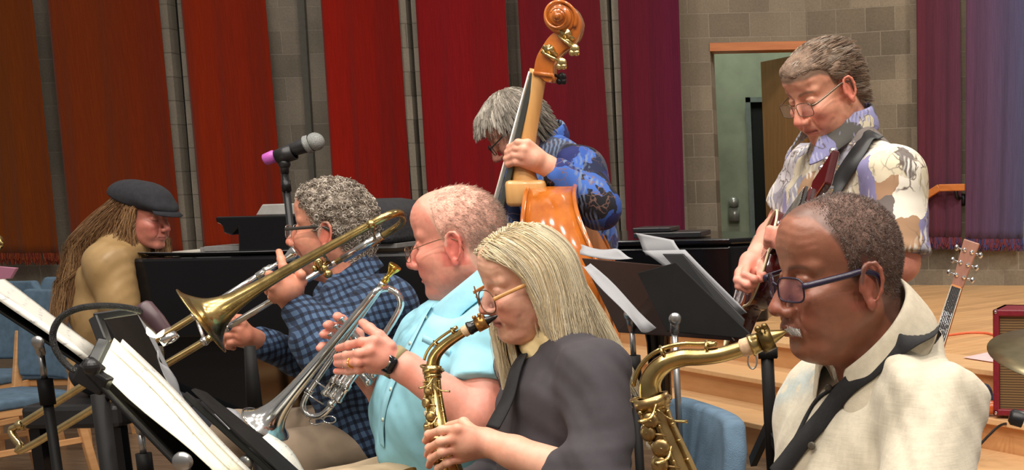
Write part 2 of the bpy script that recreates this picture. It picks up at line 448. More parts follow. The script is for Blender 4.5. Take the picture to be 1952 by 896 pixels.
# ---------------------------------------------------------------- materials of the hall
def block_mat(name, c1, c2, mortar, ang=0.0, w=0.40, h=0.20, rough=0.9):
    m, N, L, B = newmat(name)
    t = N.new('ShaderNodeTexCoord'); s = N.new('ShaderNodeSeparateXYZ'); L.new(t.outputs['Object'], s.inputs[0])
    cx = N.new('ShaderNodeMath'); cx.operation = 'MULTIPLY_ADD'; cx.inputs[1].default_value = math.cos(ang)
    my = N.new('ShaderNodeMath'); my.operation = 'MULTIPLY'; my.inputs[1].default_value = math.sin(ang)
    L.new(s.outputs['Y'], my.inputs[0]); L.new(s.outputs['X'], cx.inputs[0]); L.new(my.outputs[0], cx.inputs[2])
    c = N.new('ShaderNodeCombineXYZ'); L.new(cx.outputs[0], c.inputs[0]); L.new(s.outputs['Z'], c.inputs[1])
    b = N.new('ShaderNodeTexBrick'); b.inputs['Scale'].default_value = 1; b.inputs['Brick Width'].default_value = w; b.inputs['Row Height'].default_value = h
    b.inputs['Mortar Size'].default_value = 0.005; b.inputs['Mortar Smooth'].default_value = 0.3; b.inputs['Bias'].default_value = 0.0
    b.inputs['Color1'].default_value = (*c1, 1); b.inputs['Color2'].default_value = (*c2, 1); b.inputs['Mortar'].default_value = (*mortar, 1)
    L.new(c.outputs[0], b.inputs['Vector'])
    n = noise(N, L, t.outputs['Object'], 2.2, 5); n2 = noise(N, L, t.outputs['Object'], 60, 4)
    g = ramp(N, L, n, [(0.3, (0.82, 0.82, 0.82)), (0.7, (1.15, 1.13, 1.1))]); g2 = ramp(N, L, n2, [(0.3, (0.88,) * 3), (0.7, (1.1,) * 3)])
    L.new(mixc(N, L, 1.0, mixc(N, L, 1.0, b.outputs['Color'], g, 'MULTIPLY'), g2, 'MULTIPLY'), B.inputs['Base Color'])
    B.inputs['Roughness'].default_value = rough
    bm = bump(N, L, B, n2, 0.4, 0.004); b2 = N.new('ShaderNodeBump'); b2.invert = True; b2.inputs['Strength'].default_value = 0.6; b2.inputs['Distance'].default_value = 0.006
    L.new(b.outputs['Fac'], b2.inputs['Height']); L.new(bm.outputs[0], b2.inputs['Normal']); L.new(b2.outputs[0], B.inputs['Normal'])
    return m

def wood_mat(name, c1, c2, scale=(1, 8, 8), rough=0.4, plank=None, ang=0.0, coat=0.0, gs=3.0):
    m, N, L, B = newmat(name)
    v = coords(N, L, scale, rot=(0, 0, ang)); n = noise(N, L, v, gs, 6, 0.65)
    c = ramp(N, L, n, [(0.28, c1), (0.72, c2)])
    if plank:
        b = N.new('ShaderNodeTexBrick'); b.inputs['Scale'].default_value = 1; b.inputs['Brick Width'].default_value = 1.4; b.inputs['Row Height'].default_value = plank
        b.inputs['Mortar Size'].default_value = 0.0015; b.inputs['Color1'].default_value = (0.86, 0.86, 0.86, 1); b.inputs['Color2'].default_value = (1.1, 1.1, 1.1, 1); b.inputs['Mortar'].default_value = (0.45, 0.42, 0.4, 1)
        L.new(coords(N, L, (1, 1, 1), rot=(0, 0, ang)), b.inputs['Vector']); c = mixc(N, L, 1.0, c, b.outputs['Color'], 'MULTIPLY')
    L.new(c, B.inputs['Base Color']); B.inputs['Roughness'].default_value = rough
    if coat: B.inputs['Coat Weight'].default_value = coat
    bump(N, L, B, n, 0.08, 0.002)
    return m

M_WALL = block_mat('concrete_block', srgb(150, 142, 128), srgb(132, 124, 111), srgb(158, 150, 136))
M_WALLR = block_mat('concrete_block_dark', srgb(138, 127, 110), srgb(106, 97, 83), srgb(138, 129, 114), ang=-0.32, w=0.27, h=0.205)
M_WALLL = block_mat('concrete_block_door', srgb(136, 126, 110), srgb(112, 103, 89), srgb(142, 133, 119), w=0.36, h=0.205)
M_FLOOR = wood_mat('hall_floor', srgb(98, 82, 66), srgb(134, 114, 92), (1, 6, 1), 0.35, plank=0.09, ang=0.5)
M_STAGE = wood_mat('stage_boards', srgb(206, 158, 106), srgb(226, 182, 130), (1, 7, 1), 0.32, plank=0.08, ang=-0.88)
M_RISER = wood_mat('riser_ply', srgb(196, 142, 92), srgb(214, 164, 112), (1, 1, 6), 0.4)
M_NOSE = wood_mat('step_nosing', srgb(216, 172, 122), srgb(230, 190, 142), (1, 7, 1), 0.35)
M_BLACK = mat('black_gap', (0.004, 0.004, 0.004), 0.8)
M_DARKMETAL = mat('dark_steel', (0.02, 0.02, 0.021), 0.38, 0.6)
M_ORWOOD = wood_mat('orange_oak', srgb(168, 92, 34), srgb(196, 118, 52), (1, 10, 10), 0.4)
M_DOORWOOD = wood_mat('door_veneer', srgb(150, 104, 58), srgb(172, 124, 74), (8, 8, 1), 0.25, coat=0.4)

# ---------------------------------------------------------------- the room
def struct(name, mb, m, smooth=False, bevel=0.0):
    o = mb.build(name, m, None, smooth, bevel); o['kind'] = 'structure'; return o

struct('floor', MB().box((-9, -4, -0.1), (7, 13, 0)), M_FLOOR)
YW = 12.0
xd0 = at(1361, 270, YW)[0]; xd1 = at(1543, 270, YW)[0]; zd = at(1450, 80, YW)[2]; xl = at(1296, 100, YW)[0]
w = MB().box((-9, YW, 0), (xl, YW + 0.3, 6)); struct('wall_back', w, M_WALL)
w = MB().box((xl, YW, 0), (xd0, YW + 0.3, 6)).box((xd0, YW, zd), (xd1, YW + 0.3, 6)); struct('wall_door', w, M_WALLL)
# angled wall on the right, coming towards the hall
ang = -0.32; wl_ = 7.0
w = MB(); R = np.array([[math.cos(ang), -math.sin(ang), 0], [math.sin(ang), math.cos(ang), 0], [0, 0, 1]])
w.add([np.array([xd1, YW, 0]) + R @ np.array(q) for q in [(0, 0, 0), (wl_, 0, 0), (wl_, .3, 0), (0, .3, 0), (0, 0, 6), (wl_, 0, 6), (wl_, .3, 6), (0, .3, 6)]],
      [(0, 3, 2, 1), (4, 5, 6, 7), (0, 1, 5, 4), (1, 2, 6, 5), (2, 3, 7, 6), (3, 0, 4, 7)])
struct('wall_right', w, M_WALLR)
def onright(u, v, off=0.0):
    """point of the right wall seen at (u, v), moved off metres in front of it"""
    n = R @ np.array([0, -1.0, 0]); p0 = np.array([xd1, YW, 0]) + n * off
    d = at(u, v, 1.0) - CAM; t = (p0 - CAM).dot(n) / d.dot(n); return CAM + d * t

# passage behind the door
M_GREEN = mat('passage_concrete', srgb(150, 156, 136), 0.9, var=0.2, vs=3, bs=0.2, bscale=30)
struct('wall_passage', MB().box((xd0 - 1.2, 14.2, 0), (xd1 + 0.6, 14.4, 3.6)).box((xd0 - 1.3, YW + .3, 0), (xd0 - 1.2, 14.4, 3.6)).box((xd1 + .5, YW + .3, 0), (xd1 + .6, 14.4, 3.6)), M_GREEN)
struct('ceiling_passage', MB().box((xd0 - 1.3, YW + .3, 3.6), (xd1 + 0.6, 14.4, 3.7)), M_GREEN)
a = at(1432, 196, 14.18); b = at(1460, 196, 14.18)
struct('dark_doorway_panel', MB().box((a[0], 14.13, 0.0), (b[0] + 0.5, 14.19, a[2])), M_BLACK)  # black panel standing in for the darkness of a further opening
struct('trim_1', MB().box((a[0] - .05, 14.08, 0.0), (a[0], 14.19, a[2] + .05)).box((a[0] - .05, 14.08, a[2]), (b[0] + .5, 14.19, a[2] + .05)), mat('grey_frame', srgb(120, 128, 126), 0.6))
pl = bpy.data.lights.new('passage_lamp', 'AREA'); pl.size = 0.6; pl.energy = 22; pl.color = (0.93, 1.0, 0.86)
po = bpy.data.objects.new('passage_lamp', pl); COL.objects.link(po); po.location = ((xd0 + xd1) / 2 - .3, 13.2, 3.5)
# door frame, open leaf
struct('trim_2', MB().box((xd0, YW - .01, zd - .07), (xd1, YW + .25, zd)), M_ORWOOD)
fe = at(1453, 92, 12.85); hinge = np.array([xd1 - .02, YW + .12, 0])
dl = MB(); dv = norm((fe[0] - hinge[0], fe[1] - hinge[1], 0)); Ld = np.hypot(fe[0] - hinge[0], fe[1] - hinge[1])
dl.bar(hinge + (0, 0, (zd - .09) / 2), hinge + dv * Ld + (0, 0, (zd - .09) / 2), 0.045, zd - .1); struct('door_1', dl, M_DOORWOOD)
# round fitting on the passage wall
f = at(1398, 385, 14.1); o = MB().lathe(f, (0, -1, 0), [(-.08, .05), (0, .055), (.03, .05), (.045, .02), (.047, 0.001)], 20).box((f[0] - .055, f[1], f[2] - .2), (f[0] + .055, f[1] + .06, f[2] - .06)).build('wall_fitting', mat('steel_fitting', (.5, .5, .47), .35, .6), None, True)
tagthing(o, 'small round metal fitting on the pale passage wall seen through the open doorway', 'fitting')

# raised stage and its steps, running obliquely towards the hall
sd = norm((1.0, -1.2, 0)); sn = np.array([-sd[1], sd[0], 0.0]); p1 = np.array([0.43, 5.8, 0])
TR = 0.33
def strip(q0, q1, z0, z1):
    """a step slab between perpendicular offsets q0 and q1"""
    A = p1 + sn * q0; Bq = p1 + sn * q1; s0, s1 = -4.6, 6.0
    V = [A + sd * s0, A + sd * s1, Bq + sd * s1, Bq + sd * s0]
    return [v + (0, 0, z0) for v in V] + [v + (0, 0, z1) for v in V]
bf = [(0, 3, 2, 1), (4, 5, 6, 7), (0, 1, 5, 4), (1, 2, 6, 5), (2, 3, 7, 6), (3, 0, 4, 7)]
levels = [(-TR, 0.18), (0.0, 0.33), (TR, 0.48)]
rz = 0.0
body = MB(); nose = MB()
for i, (q, z) in enumerate(levels):
    q1 = levels[i + 1][0] + .02 if i < 2 else 9.0
    body.add(strip(q + .02, q1 + (.3 if i < 2 else 0), 0.0, z - .028), bf)
    nose.add(strip(q - .015, q1 if i < 2 else q + .3, z - .028, z), bf)
struct('trim_3', body, M_RISER); struct('trim_4', nose, M_NOSE, bevel=0.004)
struct('floor_stage', MB().add(strip(TR + .3, 9.0, 0.45, 0.48), bf), M_STAGE)

# slots and conduit between the hangings
def slot(u0, u1, ub0, ub1, vb, y, depth, m, name):
    t0, t1 = at(u0, -40, y), at(u1, -40, y); b0, b1 = at(ub0, vb, y), at(ub1, vb, y)
    g = MB().add([t0, t1, b1, b0] + [q + (0, depth, 0) for q in (t0, t1, b1, b0)], [(0, 1, 2, 3), (4, 7, 6, 5), (0, 4, 5, 1), (1, 5, 6, 2), (2, 6, 7, 3), (3, 7, 4, 0)])
    return struct(name, g, m)
M_PIER = block_mat('pier_block', srgb(158, 150, 136), srgb(140, 133, 120), srgb(124, 117, 105), w=1.0, h=0.2)
slot(313, 334, 362, 380, 520, YW - .16, .14, M_BLACK, 'trim_5')
slot(769, 780, 800, 811, 420, YW - .16, .14, M_BLACK, 'trim_6')
slot(298, 314, 350, 363, 520, YW - .30, .28, M_PIER, 'trim_7'); slot(334, 350, 379, 396, 520, YW - .30, .28, M_PIER, 'trim_8')
slot(754, 770, 789, 801, 420, YW - .30, .28, M_PIER, 'trim_9'); slot(780, 796, 810, 822, 420, YW - .30, .28, M_PIER, 'trim_10')
slot(1138, 1154, 1170, 1182, 480, YW - .22, .2, M_PIER, 'trim_11'); slot(1163, 1180, 1186, 1200, 480, YW - .22, .2, M_PIER, 'trim_12')
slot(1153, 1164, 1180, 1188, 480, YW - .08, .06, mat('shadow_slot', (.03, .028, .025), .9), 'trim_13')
slot(563, 577, 595, 604, 420, YW - .05, .04, mat('grey_conduit', srgb(96, 94, 86), .6), 'trim_14')

# ---------------------------------------------------------------- woven hangings
def weave_mat(name, stops, axis_lo, axis_hi):
    m, N, L, B = newmat(name)
    t = N.new('ShaderNodeTexCoord'); s = N.new('ShaderNodeSeparateXYZ'); L.new(t.outputs['Generated'], s.inputs[0])
    v = coords(N, L, (1, 1, 0.03)); n = noise(N, L, v, 34, 5, 0.7)
    ad = N.new('ShaderNodeMath'); ad.operation = 'MULTIPLY_ADD'; ad.inputs[1].default_value = 0.16
    L.new(n, ad.inputs[0]); L.new(s.outputs['X'], ad.inputs[2])
    c = ramp(N, L, ad.outputs[0], stops)
    g = ramp(N, L, noise(N, L, coords(N, L, (60, 60, 1.5)), 3, 3), [(0.35, (0.88,) * 3), (0.65, (1.08,) * 3)])
    L.new(mixc(N, L, 1.0, c, g, 'MULTIPLY'), B.inputs['Base Color']); B.inputs['Roughness'].default_value = 0.95
    B.inputs['Specular IOR Level'].default_value = 0.1; B.inputs['Sheen Weight'].default_value = 0.15
    w_ = noise(N, L, coords(N, L, (1, 1, 1)), 160, 2); bump(N, L, B, w_, 0.5, 0.003)
    return m

def hanging(u0, u1, b0, b1, vb, stops, label, pos=at, dy=0.0, fcol=None, yy=YW - .36, seed=0):
    P = []
    nx = 26; nz = 30
    for j in range(nz + 1):
        row = []
        for i in range(nx + 1):
            s = i / nx; q = j / nz
            v = -60 + (vb + 60) * q; u = (u0 + (u1 - u0) * s) + ((b0 + (b1 - b0) * s) - (u0 + (u1 - u0) * s)) * (q * (vb + 60) - 60) / vb
            wv = 0.018 * math.sin(s * 15 + seed) * (.4 + .6 * q) + .01 * math.sin(s * 37 + seed * 2 + q * 3) * q
            if pos is at: p = at(u, v, yy - 0.0) + np.array([0, wv, 0])
            else: p = onright(u, v, .10 + wv)
            row.append(p)
        P.append(row)
    rt = empty('wall_hanging', P[nz][nx // 2], label, 'wall hanging', 'woven hangings along the block wall')
    m = weave_mat('weave', stops, 0, 1)
    MB().sheet(P, 0.012).build('cloth_panel', m, rt, True)
    MB().tube([P[0][0] + (0, .02, 0), P[0][nx] + (0, .02, 0)], .02).build('hanging_rod', M_DARKMETAL, rt)
    # fringe
    rs = np.random.RandomState(seed + 3); n = 240; fr = []; bot = np.array(P[nz])
    for k in range(n):
        s = rs.rand() * nx; i = min(int(s), nx - 1); q = bot[i] + (bot[i + 1] - bot[i]) * (s - i)
        L_ = .05 + .06 * rs.rand(); dx = rs.randn() * .012
        fr.append([q + (0, -.004, .01), q + (dx * .4, -.012, -L_ * .5), q + (dx, -.01 + rs.randn() * .008, -L_)])
    fc = np.array(fcol or [stops[0][1], stops[-1][1]]); cc = fc[rs.randint(len(fc), size=n)] * (0.7 + .5 * rs.rand(n, 1))
    fo = strands('fringe', np.array(fr), .0055, cc, M_FRINGE, rt, 4, False); fo['kind'] = 'stuff'
M_FRINGE = mat_vcol('fringe_yarn', 0.95, bs=0, var=.2)
O = lambda *a: srgb(*a)
hanging(-130, 62, -70, 114, 482, [(0, O(123, 65, 12)), (.5, O(124, 61, 15)), (1, O(121, 56, 17))], 'ochre brown woven hanging, the leftmost one, with a fringe above the blue chairs', seed=1, fcol=[O(132, 52, 21), O(105, 29, 14), O(132, 61, 26)])
hanging(91, 304, 137, 352, 484, [(0, O(132, 54, 15)), (.5, O(128, 52, 17)), (1, O(123, 42, 17))], 'rust orange woven hanging behind the pianist with the dark flat cap', seed=2, fcol=[O(140, 52, 21), O(114, 35, 14)])
hanging(346, 507, 390, 548, 478, [(0, O(144, 44, 12)), (.5, O(140, 40, 15)), (1, O(128, 35, 15))], 'burnt orange woven hanging between the two dark slots, left of the microphone', seed=3)
hanging(613, 759, 645, 790, 476, [(0, O(151, 29, 15)), (.5, O(140, 26, 17)), (1, O(121, 22, 17))], 'bright red woven hanging just right of the microphone', seed=4)
hanging(793, 963, 822, 985, 470, [(0, O(124, 21, 21)), (.4, O(133, 21, 28)), (1, O(123, 21, 26))], 'crimson woven hanging left of the double bass scroll', seed=5)
hanging(987, 1143, 1010, 1172, 470, [(0, O(114, 21, 26)), (.5, O(107, 24, 36)), (1, O(98, 26, 36))], 'dark crimson woven hanging behind the double bass scroll', seed=6)
hanging(1178, 1294, 1195, 1307, 474, [(0, O(98, 24, 40)), (.5, O(93, 26, 42)), (1, O(88, 26, 51))], 'wine purple woven hanging left of the doorway', seed=7)
hanging(1747, 1830, 1752, 1832, 452, [(0, O(91, 40, 52)), (.5, O(86, 44, 58)), (1, O(84, 47, 65))], 'plum woven hanging right of the guitarist in the patterned shirt', pos=onright, seed=8, fcol=[O(96, 44, 61), O(61, 52, 88), O(114, 44, 44)])
hanging(1842, 1960, 1840, 1950, 455, [(0, O(88, 54, 75)), (.5, O(84, 66, 91)), (1, O(73, 73, 102))], 'violet blue woven hanging at the right edge', pos=onright, seed=9, fcol=[O(96, 44, 61), O(52, 61, 105), O(114, 44, 44)])

# hand rail on the right wall
hr = empty('handrail', onright(1832, 372, .05), 'orange oak handrail bent at its top, fixed to the block wall behind the right guitarist', 'handrail')
q = [onright(1690, 425, .2), onright(1735, 392, .2), onright(1790, 358, .2), onright(1838, 357, .2)]
rail = MB()
for i in range(3): rail.bar(q[i], q[i + 1] + (q[i + 1] - q[i]) * .03, .045, .06)
rail.build('rail', M_ORWOOD, hr, bevel=.008)
MB().tube([onright(1822, 362, .2), onright(1824, 376, .17), onright(1834, 380, .02)], .016).lathe(onright(1834, 380, .03), R @ np.array([0, -1, 0]), [(-.03, .05), (.0, .05), (.02, .03)], 16, True).build('bracket', M_DARKMETAL, hr, True)
MB().box(onright(1829, 462, .02), onright(1833, 480, -.02)).build('floor_bracket', M_DARKMETAL, hr)
# ---------------------------------------------------------------- heads (x forward, y to the person's left, z up, origin between the ears at eye level)
def head_prims(p):
    w = p.get('w', 1.0); L = []; A = lambda q, k=0.012, op='u': L.append((q, k, op))
    jw = p.get('jaw', 1.0); fat = p.get('fat', 0.0); hi = p.get('crown', 0.0); cb = p.get('chinx', 0.0)
    A(el((-0.007, 0, 0.036), (0.088, 0.076 * w, 0.086 + hi)))
    A(el((-0.029, 0, 0.010), (0.062, 0.066 * w, 0.066)), 0.02)
    A(el((0.040, 0, 0.050), (0.051, 0.060 * w, 0.060 + hi * .7)), 0.02)
    for s in (-1, 1): A(el((0.022, s * 0.034 * w, -0.040), (0.048, 0.030 + fat, 0.044)), 0.02)      # side of the face
    A(el((0.032, 0, -0.025), (0.052, 0.058 * w + fat * .5, 0.066)), 0.02)
    A(el((0.028, 0, -0.074), (0.052, (0.049 + fat) * jw, 0.040)), 0.02)
    for s in (-1, 1):
        A(rc((-0.012, s * 0.055 * jw, -0.052), (0.050, s * 0.026 * jw, -0.094), 0.016 + fat * .6, 0.016), 0.02)
        A(rc((0.076, s * 0.012, 0.018), (0.062, s * 0.046 * w, 0.020), 0.011, 0.010), 0.012)      # brow
        A(el((0.058, s * 0.046 * w, -0.030), (0.026, 0.018, 0.018)), 0.018)                        # cheekbone
        A(el((0.060, s * 0.034, -0.058), (0.026, 0.020, 0.024)), 0.015)                            # cheek
    A(rc((0.068 + cb, -0.012, -0.101), (0.068 + cb, 0.012, -0.101), 0.0165), 0.015)                # chin
    mx = p.get('muz', 0.0)
    A(el((0.066 + mx, 0, -0.066), (0.026, 0.028, 0.024)), 0.012)                                        # muzzle
    for s in (-1, 1): A(el((0.095, s * 0.034, -0.001), (0.017, 0.019, 0.012)), 0.014, 's')         # sockets
    for s in (-1, 1):
        A(el((0.069, s * 0.0325, -0.003), (0.0135, 0.0155, 0.0128)), 0.004)                        # lidded eyes
        A(rc((0.0815, s * 0.024, 0.005), (0.0755, s * 0.044, 0.004), 0.0028, 0.0024), 0.004)       # upper lid fold
        A(rc((0.0785, s * 0.023, -0.013), (0.0735, s * 0.043, -0.012), 0.0022, 0.002), 0.005)      # lower lid
    nl = p.get('nose', 0.0); nw = p.get('nosew', 1.0); nd = p.get('nosed', 0.0)
    A(rc((0.079, 0, 0.010), (0.104 + nl, 0, -0.034 - nd), 0.0075, 0.0100 * (nw * .5 + .5)), 0.009)
    A(el((0.104 + nl, 0, -0.037 - nd), (0.011, 0.0115 * nw, 0.0095)), 0.006)
    for s in (-1, 1):
        A(el((0.093 + nl * .5, s * 0.0125 * nw, -0.0425 - nd * .8), (0.0115, 0.0068 * nw, 0.0078)), 0.005)
        A(el((0.098 + nl * .6, s * 0.0070 * nw, -0.0505 - nd * .9), (0.006, 0.0032, 0.004)), 0.003, 's')
        A(rc((0.088, s * 0.020 * nw, -0.046), (0.078, s * 0.034, -0.070), 0.0018, 0.0015), 0.008, 's')  # nasolabial
    lp = p.get('lips', 1.0); mz = p.get('mouthz', -0.0715)
    for i in range(4):
        a = (i / 4) * 0.024; b = ((i + 1) / 4) * 0.024
        for s in (-1, 1):
            xa = 0.0895 + mx - a * a * 16; xb = 0.0895 + mx - b * b * 16
            A(rc((xa, s * a, mz + 0.0042), (xb, s * b, mz + 0.0035 - i * .0005), 0.0042 * lp * (1 - i * .14), 0.0042 * lp * (1 - (i + 1) * .14)), 0.004)
            A(rc((xa - .001, s * a, mz - 0.0048), (xb - .001, s * b, mz - 0.004 + i * .0004), 0.0050 * lp * (1 - i * .16), 0.0050 * lp * (1 - (i + 1) * .16)), 0.004)
    for s in (-1, 1): A(rc((0.0975 + mx, 0, mz), (0.078 + mx, s * 0.026, mz - 0.001), 0.0013 if not p.get('open') else 0.003, 0.001), 0.002, 's')
    # neck
    nk = p.get('neck', (-0.045, 0, -0.19)); nr = p.get('neckr', 0.056)
    A(rc((-0.028, 0, -0.040), nk, nr, nr + 0.004), 0.022)
    if p.get('jowl'): A(el((0.030, 0, -0.104), (0.044, 0.040, 0.024 + p['jowl'])), 0.025)
    # ears
    for s in (-1, 1):
        y = s * (0.0765 * w)
        ez = -0.012; es = p.get('ear', 1.0)
        X = norm((1, s * 0.30, 0)); ex = norm((0.16, 0, 1))
        c = np.array((-0.006, y + s * 0.003, ez))
        A(eltri(c, (0.0045, 0.017 * es, 0.030 * es), norm((-.35, s, 0)), (1, s * .35, -.1)), 0.004)
        pts = []
        for k in range(9):
            t = math.radians(-20 + k * 32); r1, r2 = 0.0145 * es, 0.0265 * es
            q = c + np.array([math.cos(t) * r1, 0, math.sin(t) * r2 + .002]) + np.array([-.003 * math.sin(t), s * (0.007 - 0.30 * math.cos(t) * 0.0145 * 1.0), 0])
            pts.append(q)
        for k in range(8):
            A(rc(pts[k], pts[k + 1], 0.0030, 0.0030), 0.0022)
        A(el(c + np.array([0.001, s * .005, -0.026 * es]), (0.0085, 0.0048, 0.0095)), 0.004)
        A(el(c + np.array([0.004, s * .009, -0.002]), (0.0062, 0.006, 0.0115)), 0.004, 's')
        A(el(c + np.array([0.0125, s * .002, -0.006]), (0.0045, 0.0045, 0.0065)), 0.003)
    return L

def head_mesh(p, h=0.003):
    nk = np.array(p.get('neck', (-0.045, 0, -0.19)))
    s = SD((-0.135, -0.105, nk[2] - 0.07), (0.135, 0.105, 0.14 + p.get('crown', 0)), h)
    for q in head_prims(p): s.add(*q)
    if p.get('age', 0):
        a = p['age']
        s.disp(lambda X, Y, Z: a * (0.0004 * np.sin(Z * 520 + 8 * vnoise(X * 30, Y * 30, Z * 30)) * ((Z > 0.042) & (X > .06)) * 0.8 + 0.0022 * vnoise(X * 45, Y * 45, Z * 45) + 0.0016 * vnoise(X * 95, Y * 95, Z * 95)) * (Z < 0.09), 0.02)
    V, F = s.mesh(); V = smooth_mesh(V, F, 1, 0.4)
    return V, F

def sstep(a, b, x): t = np.clip((x - a) / (b - a), 0, 1); return t * t * (3 - 2 * t)

def hairline(p):
    """height of the hair edge as a function of x for this person (side view)"""
    hl = p.get('hl', [(-0.13, -0.085), (-0.06, -0.085), (-0.035, -0.045), (-0.022, 0.012), (0.004, 0.022), (0.006, -0.018), (0.020, -0.018), (0.028, 0.030), (0.050, 0.050), (0.066, 0.085), (0.085, 0.090), (0.13, 0.092)])
    xs = np.array([a for a, b in hl]); zs = np.array([b for a, b in hl])
    return lambda X: np.interp(X, xs, zs)

def head_cols(V, p):
    X, Y, Z = V.T; A = np.abs(Y)
    base = np.array(p['skin']); red = np.array(p.get('red', tuple(np.clip(base * (1.08, 0.72, 0.68), 0, 1))))
    C = np.tile(base, (len(V), 1))
    def mixin(m, col, amt=1.0):
        m = np.clip(m * amt, 0, 1)[:, None]; C[:] = C * (1 - m) + np.array(col) * m
    n = vnoise(X * 40, Y * 40, Z * 40)
    mixin(np.exp(-(((X - .075) / .03) ** 2 + ((A - .042) / .02) ** 2 + ((Z + .04) / .025) ** 2)), red, 0.7)
    mixin(np.exp(-(((X - .112) / .018) ** 2 + (Y / .018) ** 2 + ((Z + .04) / .018) ** 2)), red, 0.85)
    mixin((A > .072) * sstep(-.04, -.02, X) * sstep(.03, .018, X) * (Z > -.05) * (Z < .03), red, 0.7)
    mixin((n > .08).astype(float) * (Z < .1), red, 0.18)
    mz = p.get('mouthz', -0.0715)
    lipm = np.exp(-((Z - mz + (A * A * 3)) / .0075) ** 4) * (A < .024) * sstep(.074, .080, X)
    mixin(lipm, p.get('lip', tuple(base * (0.85, 0.55, 0.52))), 0.8)
    mixin(np.exp(-((Z - mz) / .0014) ** 2) * (A < .024) * (X > .074), tuple(base * .25), 0.8)
    # lash line and brows
    mixin(np.exp(-((Z + 0.0065 + (A - .033) ** 2 * 8) / .0014) ** 2) * (A > .020) * (A < .047) * (X > .068), p.get('lash', (0.03, 0.02, 0.015)), 0.9)
    bz = 0.0215 - (A - .034) ** 2 * 9
    mixin(np.exp(-((Z - bz) / .0036) ** 4) * sstep(.010, .016, A) * sstep(.056, .046, A) * (X > .05), p.get('brow', (0.2, 0.17, 0.14)), p.get('browa', 0.6))
    if 'scalp' in p:
        zl = hairline(p)(X); mixin(sstep(-0.004, 0.006, Z - zl + .006 * n), p['scalp'], p.get('scalpa', 0.6))
    if 'beard' in p:
        m = sstep(.012, .03, X) * sstep(-.045, -.06, Z) * sstep(-.135, -.12, Z); mixin(m * (1 - lipm), p['beard'], p.get('bearda', 0.25))
    return np.clip(C, 0, 1)

def hair_cap(p, t=0.006, h=0.003, lump=0.0, freq=60, hl_soft=0.004, keepface=True, extra=(), ykeep=None):
    """shell of hair over the cranium, thickness t, ending at the hair line"""
    w = p.get('w', 1.0); hi = p.get('crown', 0.0)
    s = SD((-0.15, -0.12, -0.13), (0.13, 0.12, 0.17 + hi), h)
    s.add(el((-0.007, 0, 0.036), (0.088 + t, 0.076 * w + t, 0.086 + hi + t)), .01)
    s.add(el((-0.029, 0, 0.010), (0.062 + t, 0.066 * w + t, 0.066 + t)), 0.02)
    s.add(el((0.040, 0, 0.045), (0.050 + t, 0.058 * w + t, 0.056 + hi * .7 + t)), 0.02)
    s.add(el((0.032, 0, -0.022), (0.044 + t * .6, 0.061 * w + t * .6, 0.05)), 0.015)
    s.add(rc((-0.028, 0, -0.040), (-0.038, 0, -0.12), 0.056 + t * .7, 0.056 + t * .4), 0.022)
    for q in extra: s.add(*q)
    if lump: s.disp(lambda X, Y, Z: lump * vnoise(X * freq, Y * freq, Z * freq) * 2 + lump * vnoise(X * freq * 2.3, Y * freq * 2.3, Z * freq * 2.3), 0.05)
    zl = hairline(p)
    s.disp(lambda X, Y, Z: (t + .004) * sstep(.016, .001, (Z - zl(X)) * .7), .03)
    def g(X, Y, Z):
        z0 = zl(X) + 0.0 * Y
        if 'widow' in p: z0 = z0 - p['widow'] * np.exp(-(Y / 0.03) ** 2) * (X > .04)
        return (z0 - Z) * 0.7 + 0.004 * vnoise(X * 120, Y * 120, Z * 120)
    s.cut(g, hl_soft)
    return s.mesh()

def frame_of(origin, yaw, pitch=0.0, roll=0.0, s=1.0):
    """head frame: yaw about z (0 = looking along +x), pitch > 0 looks down, roll > 0 tilts the crown to the person's right"""
    R = Matrix.Rotation(math.radians(yaw), 3, 'Z') @ Matrix.Rotation(math.radians(pitch), 3, 'Y') @ Matrix.Rotation(math.radians(roll), 3, 'X')
    R = np.array(R); o = np.array(origin, float)
    return dict(R=R, o=o, s=s, f=lambda q: (np.asarray(q, float) * s) @ R.T + o)

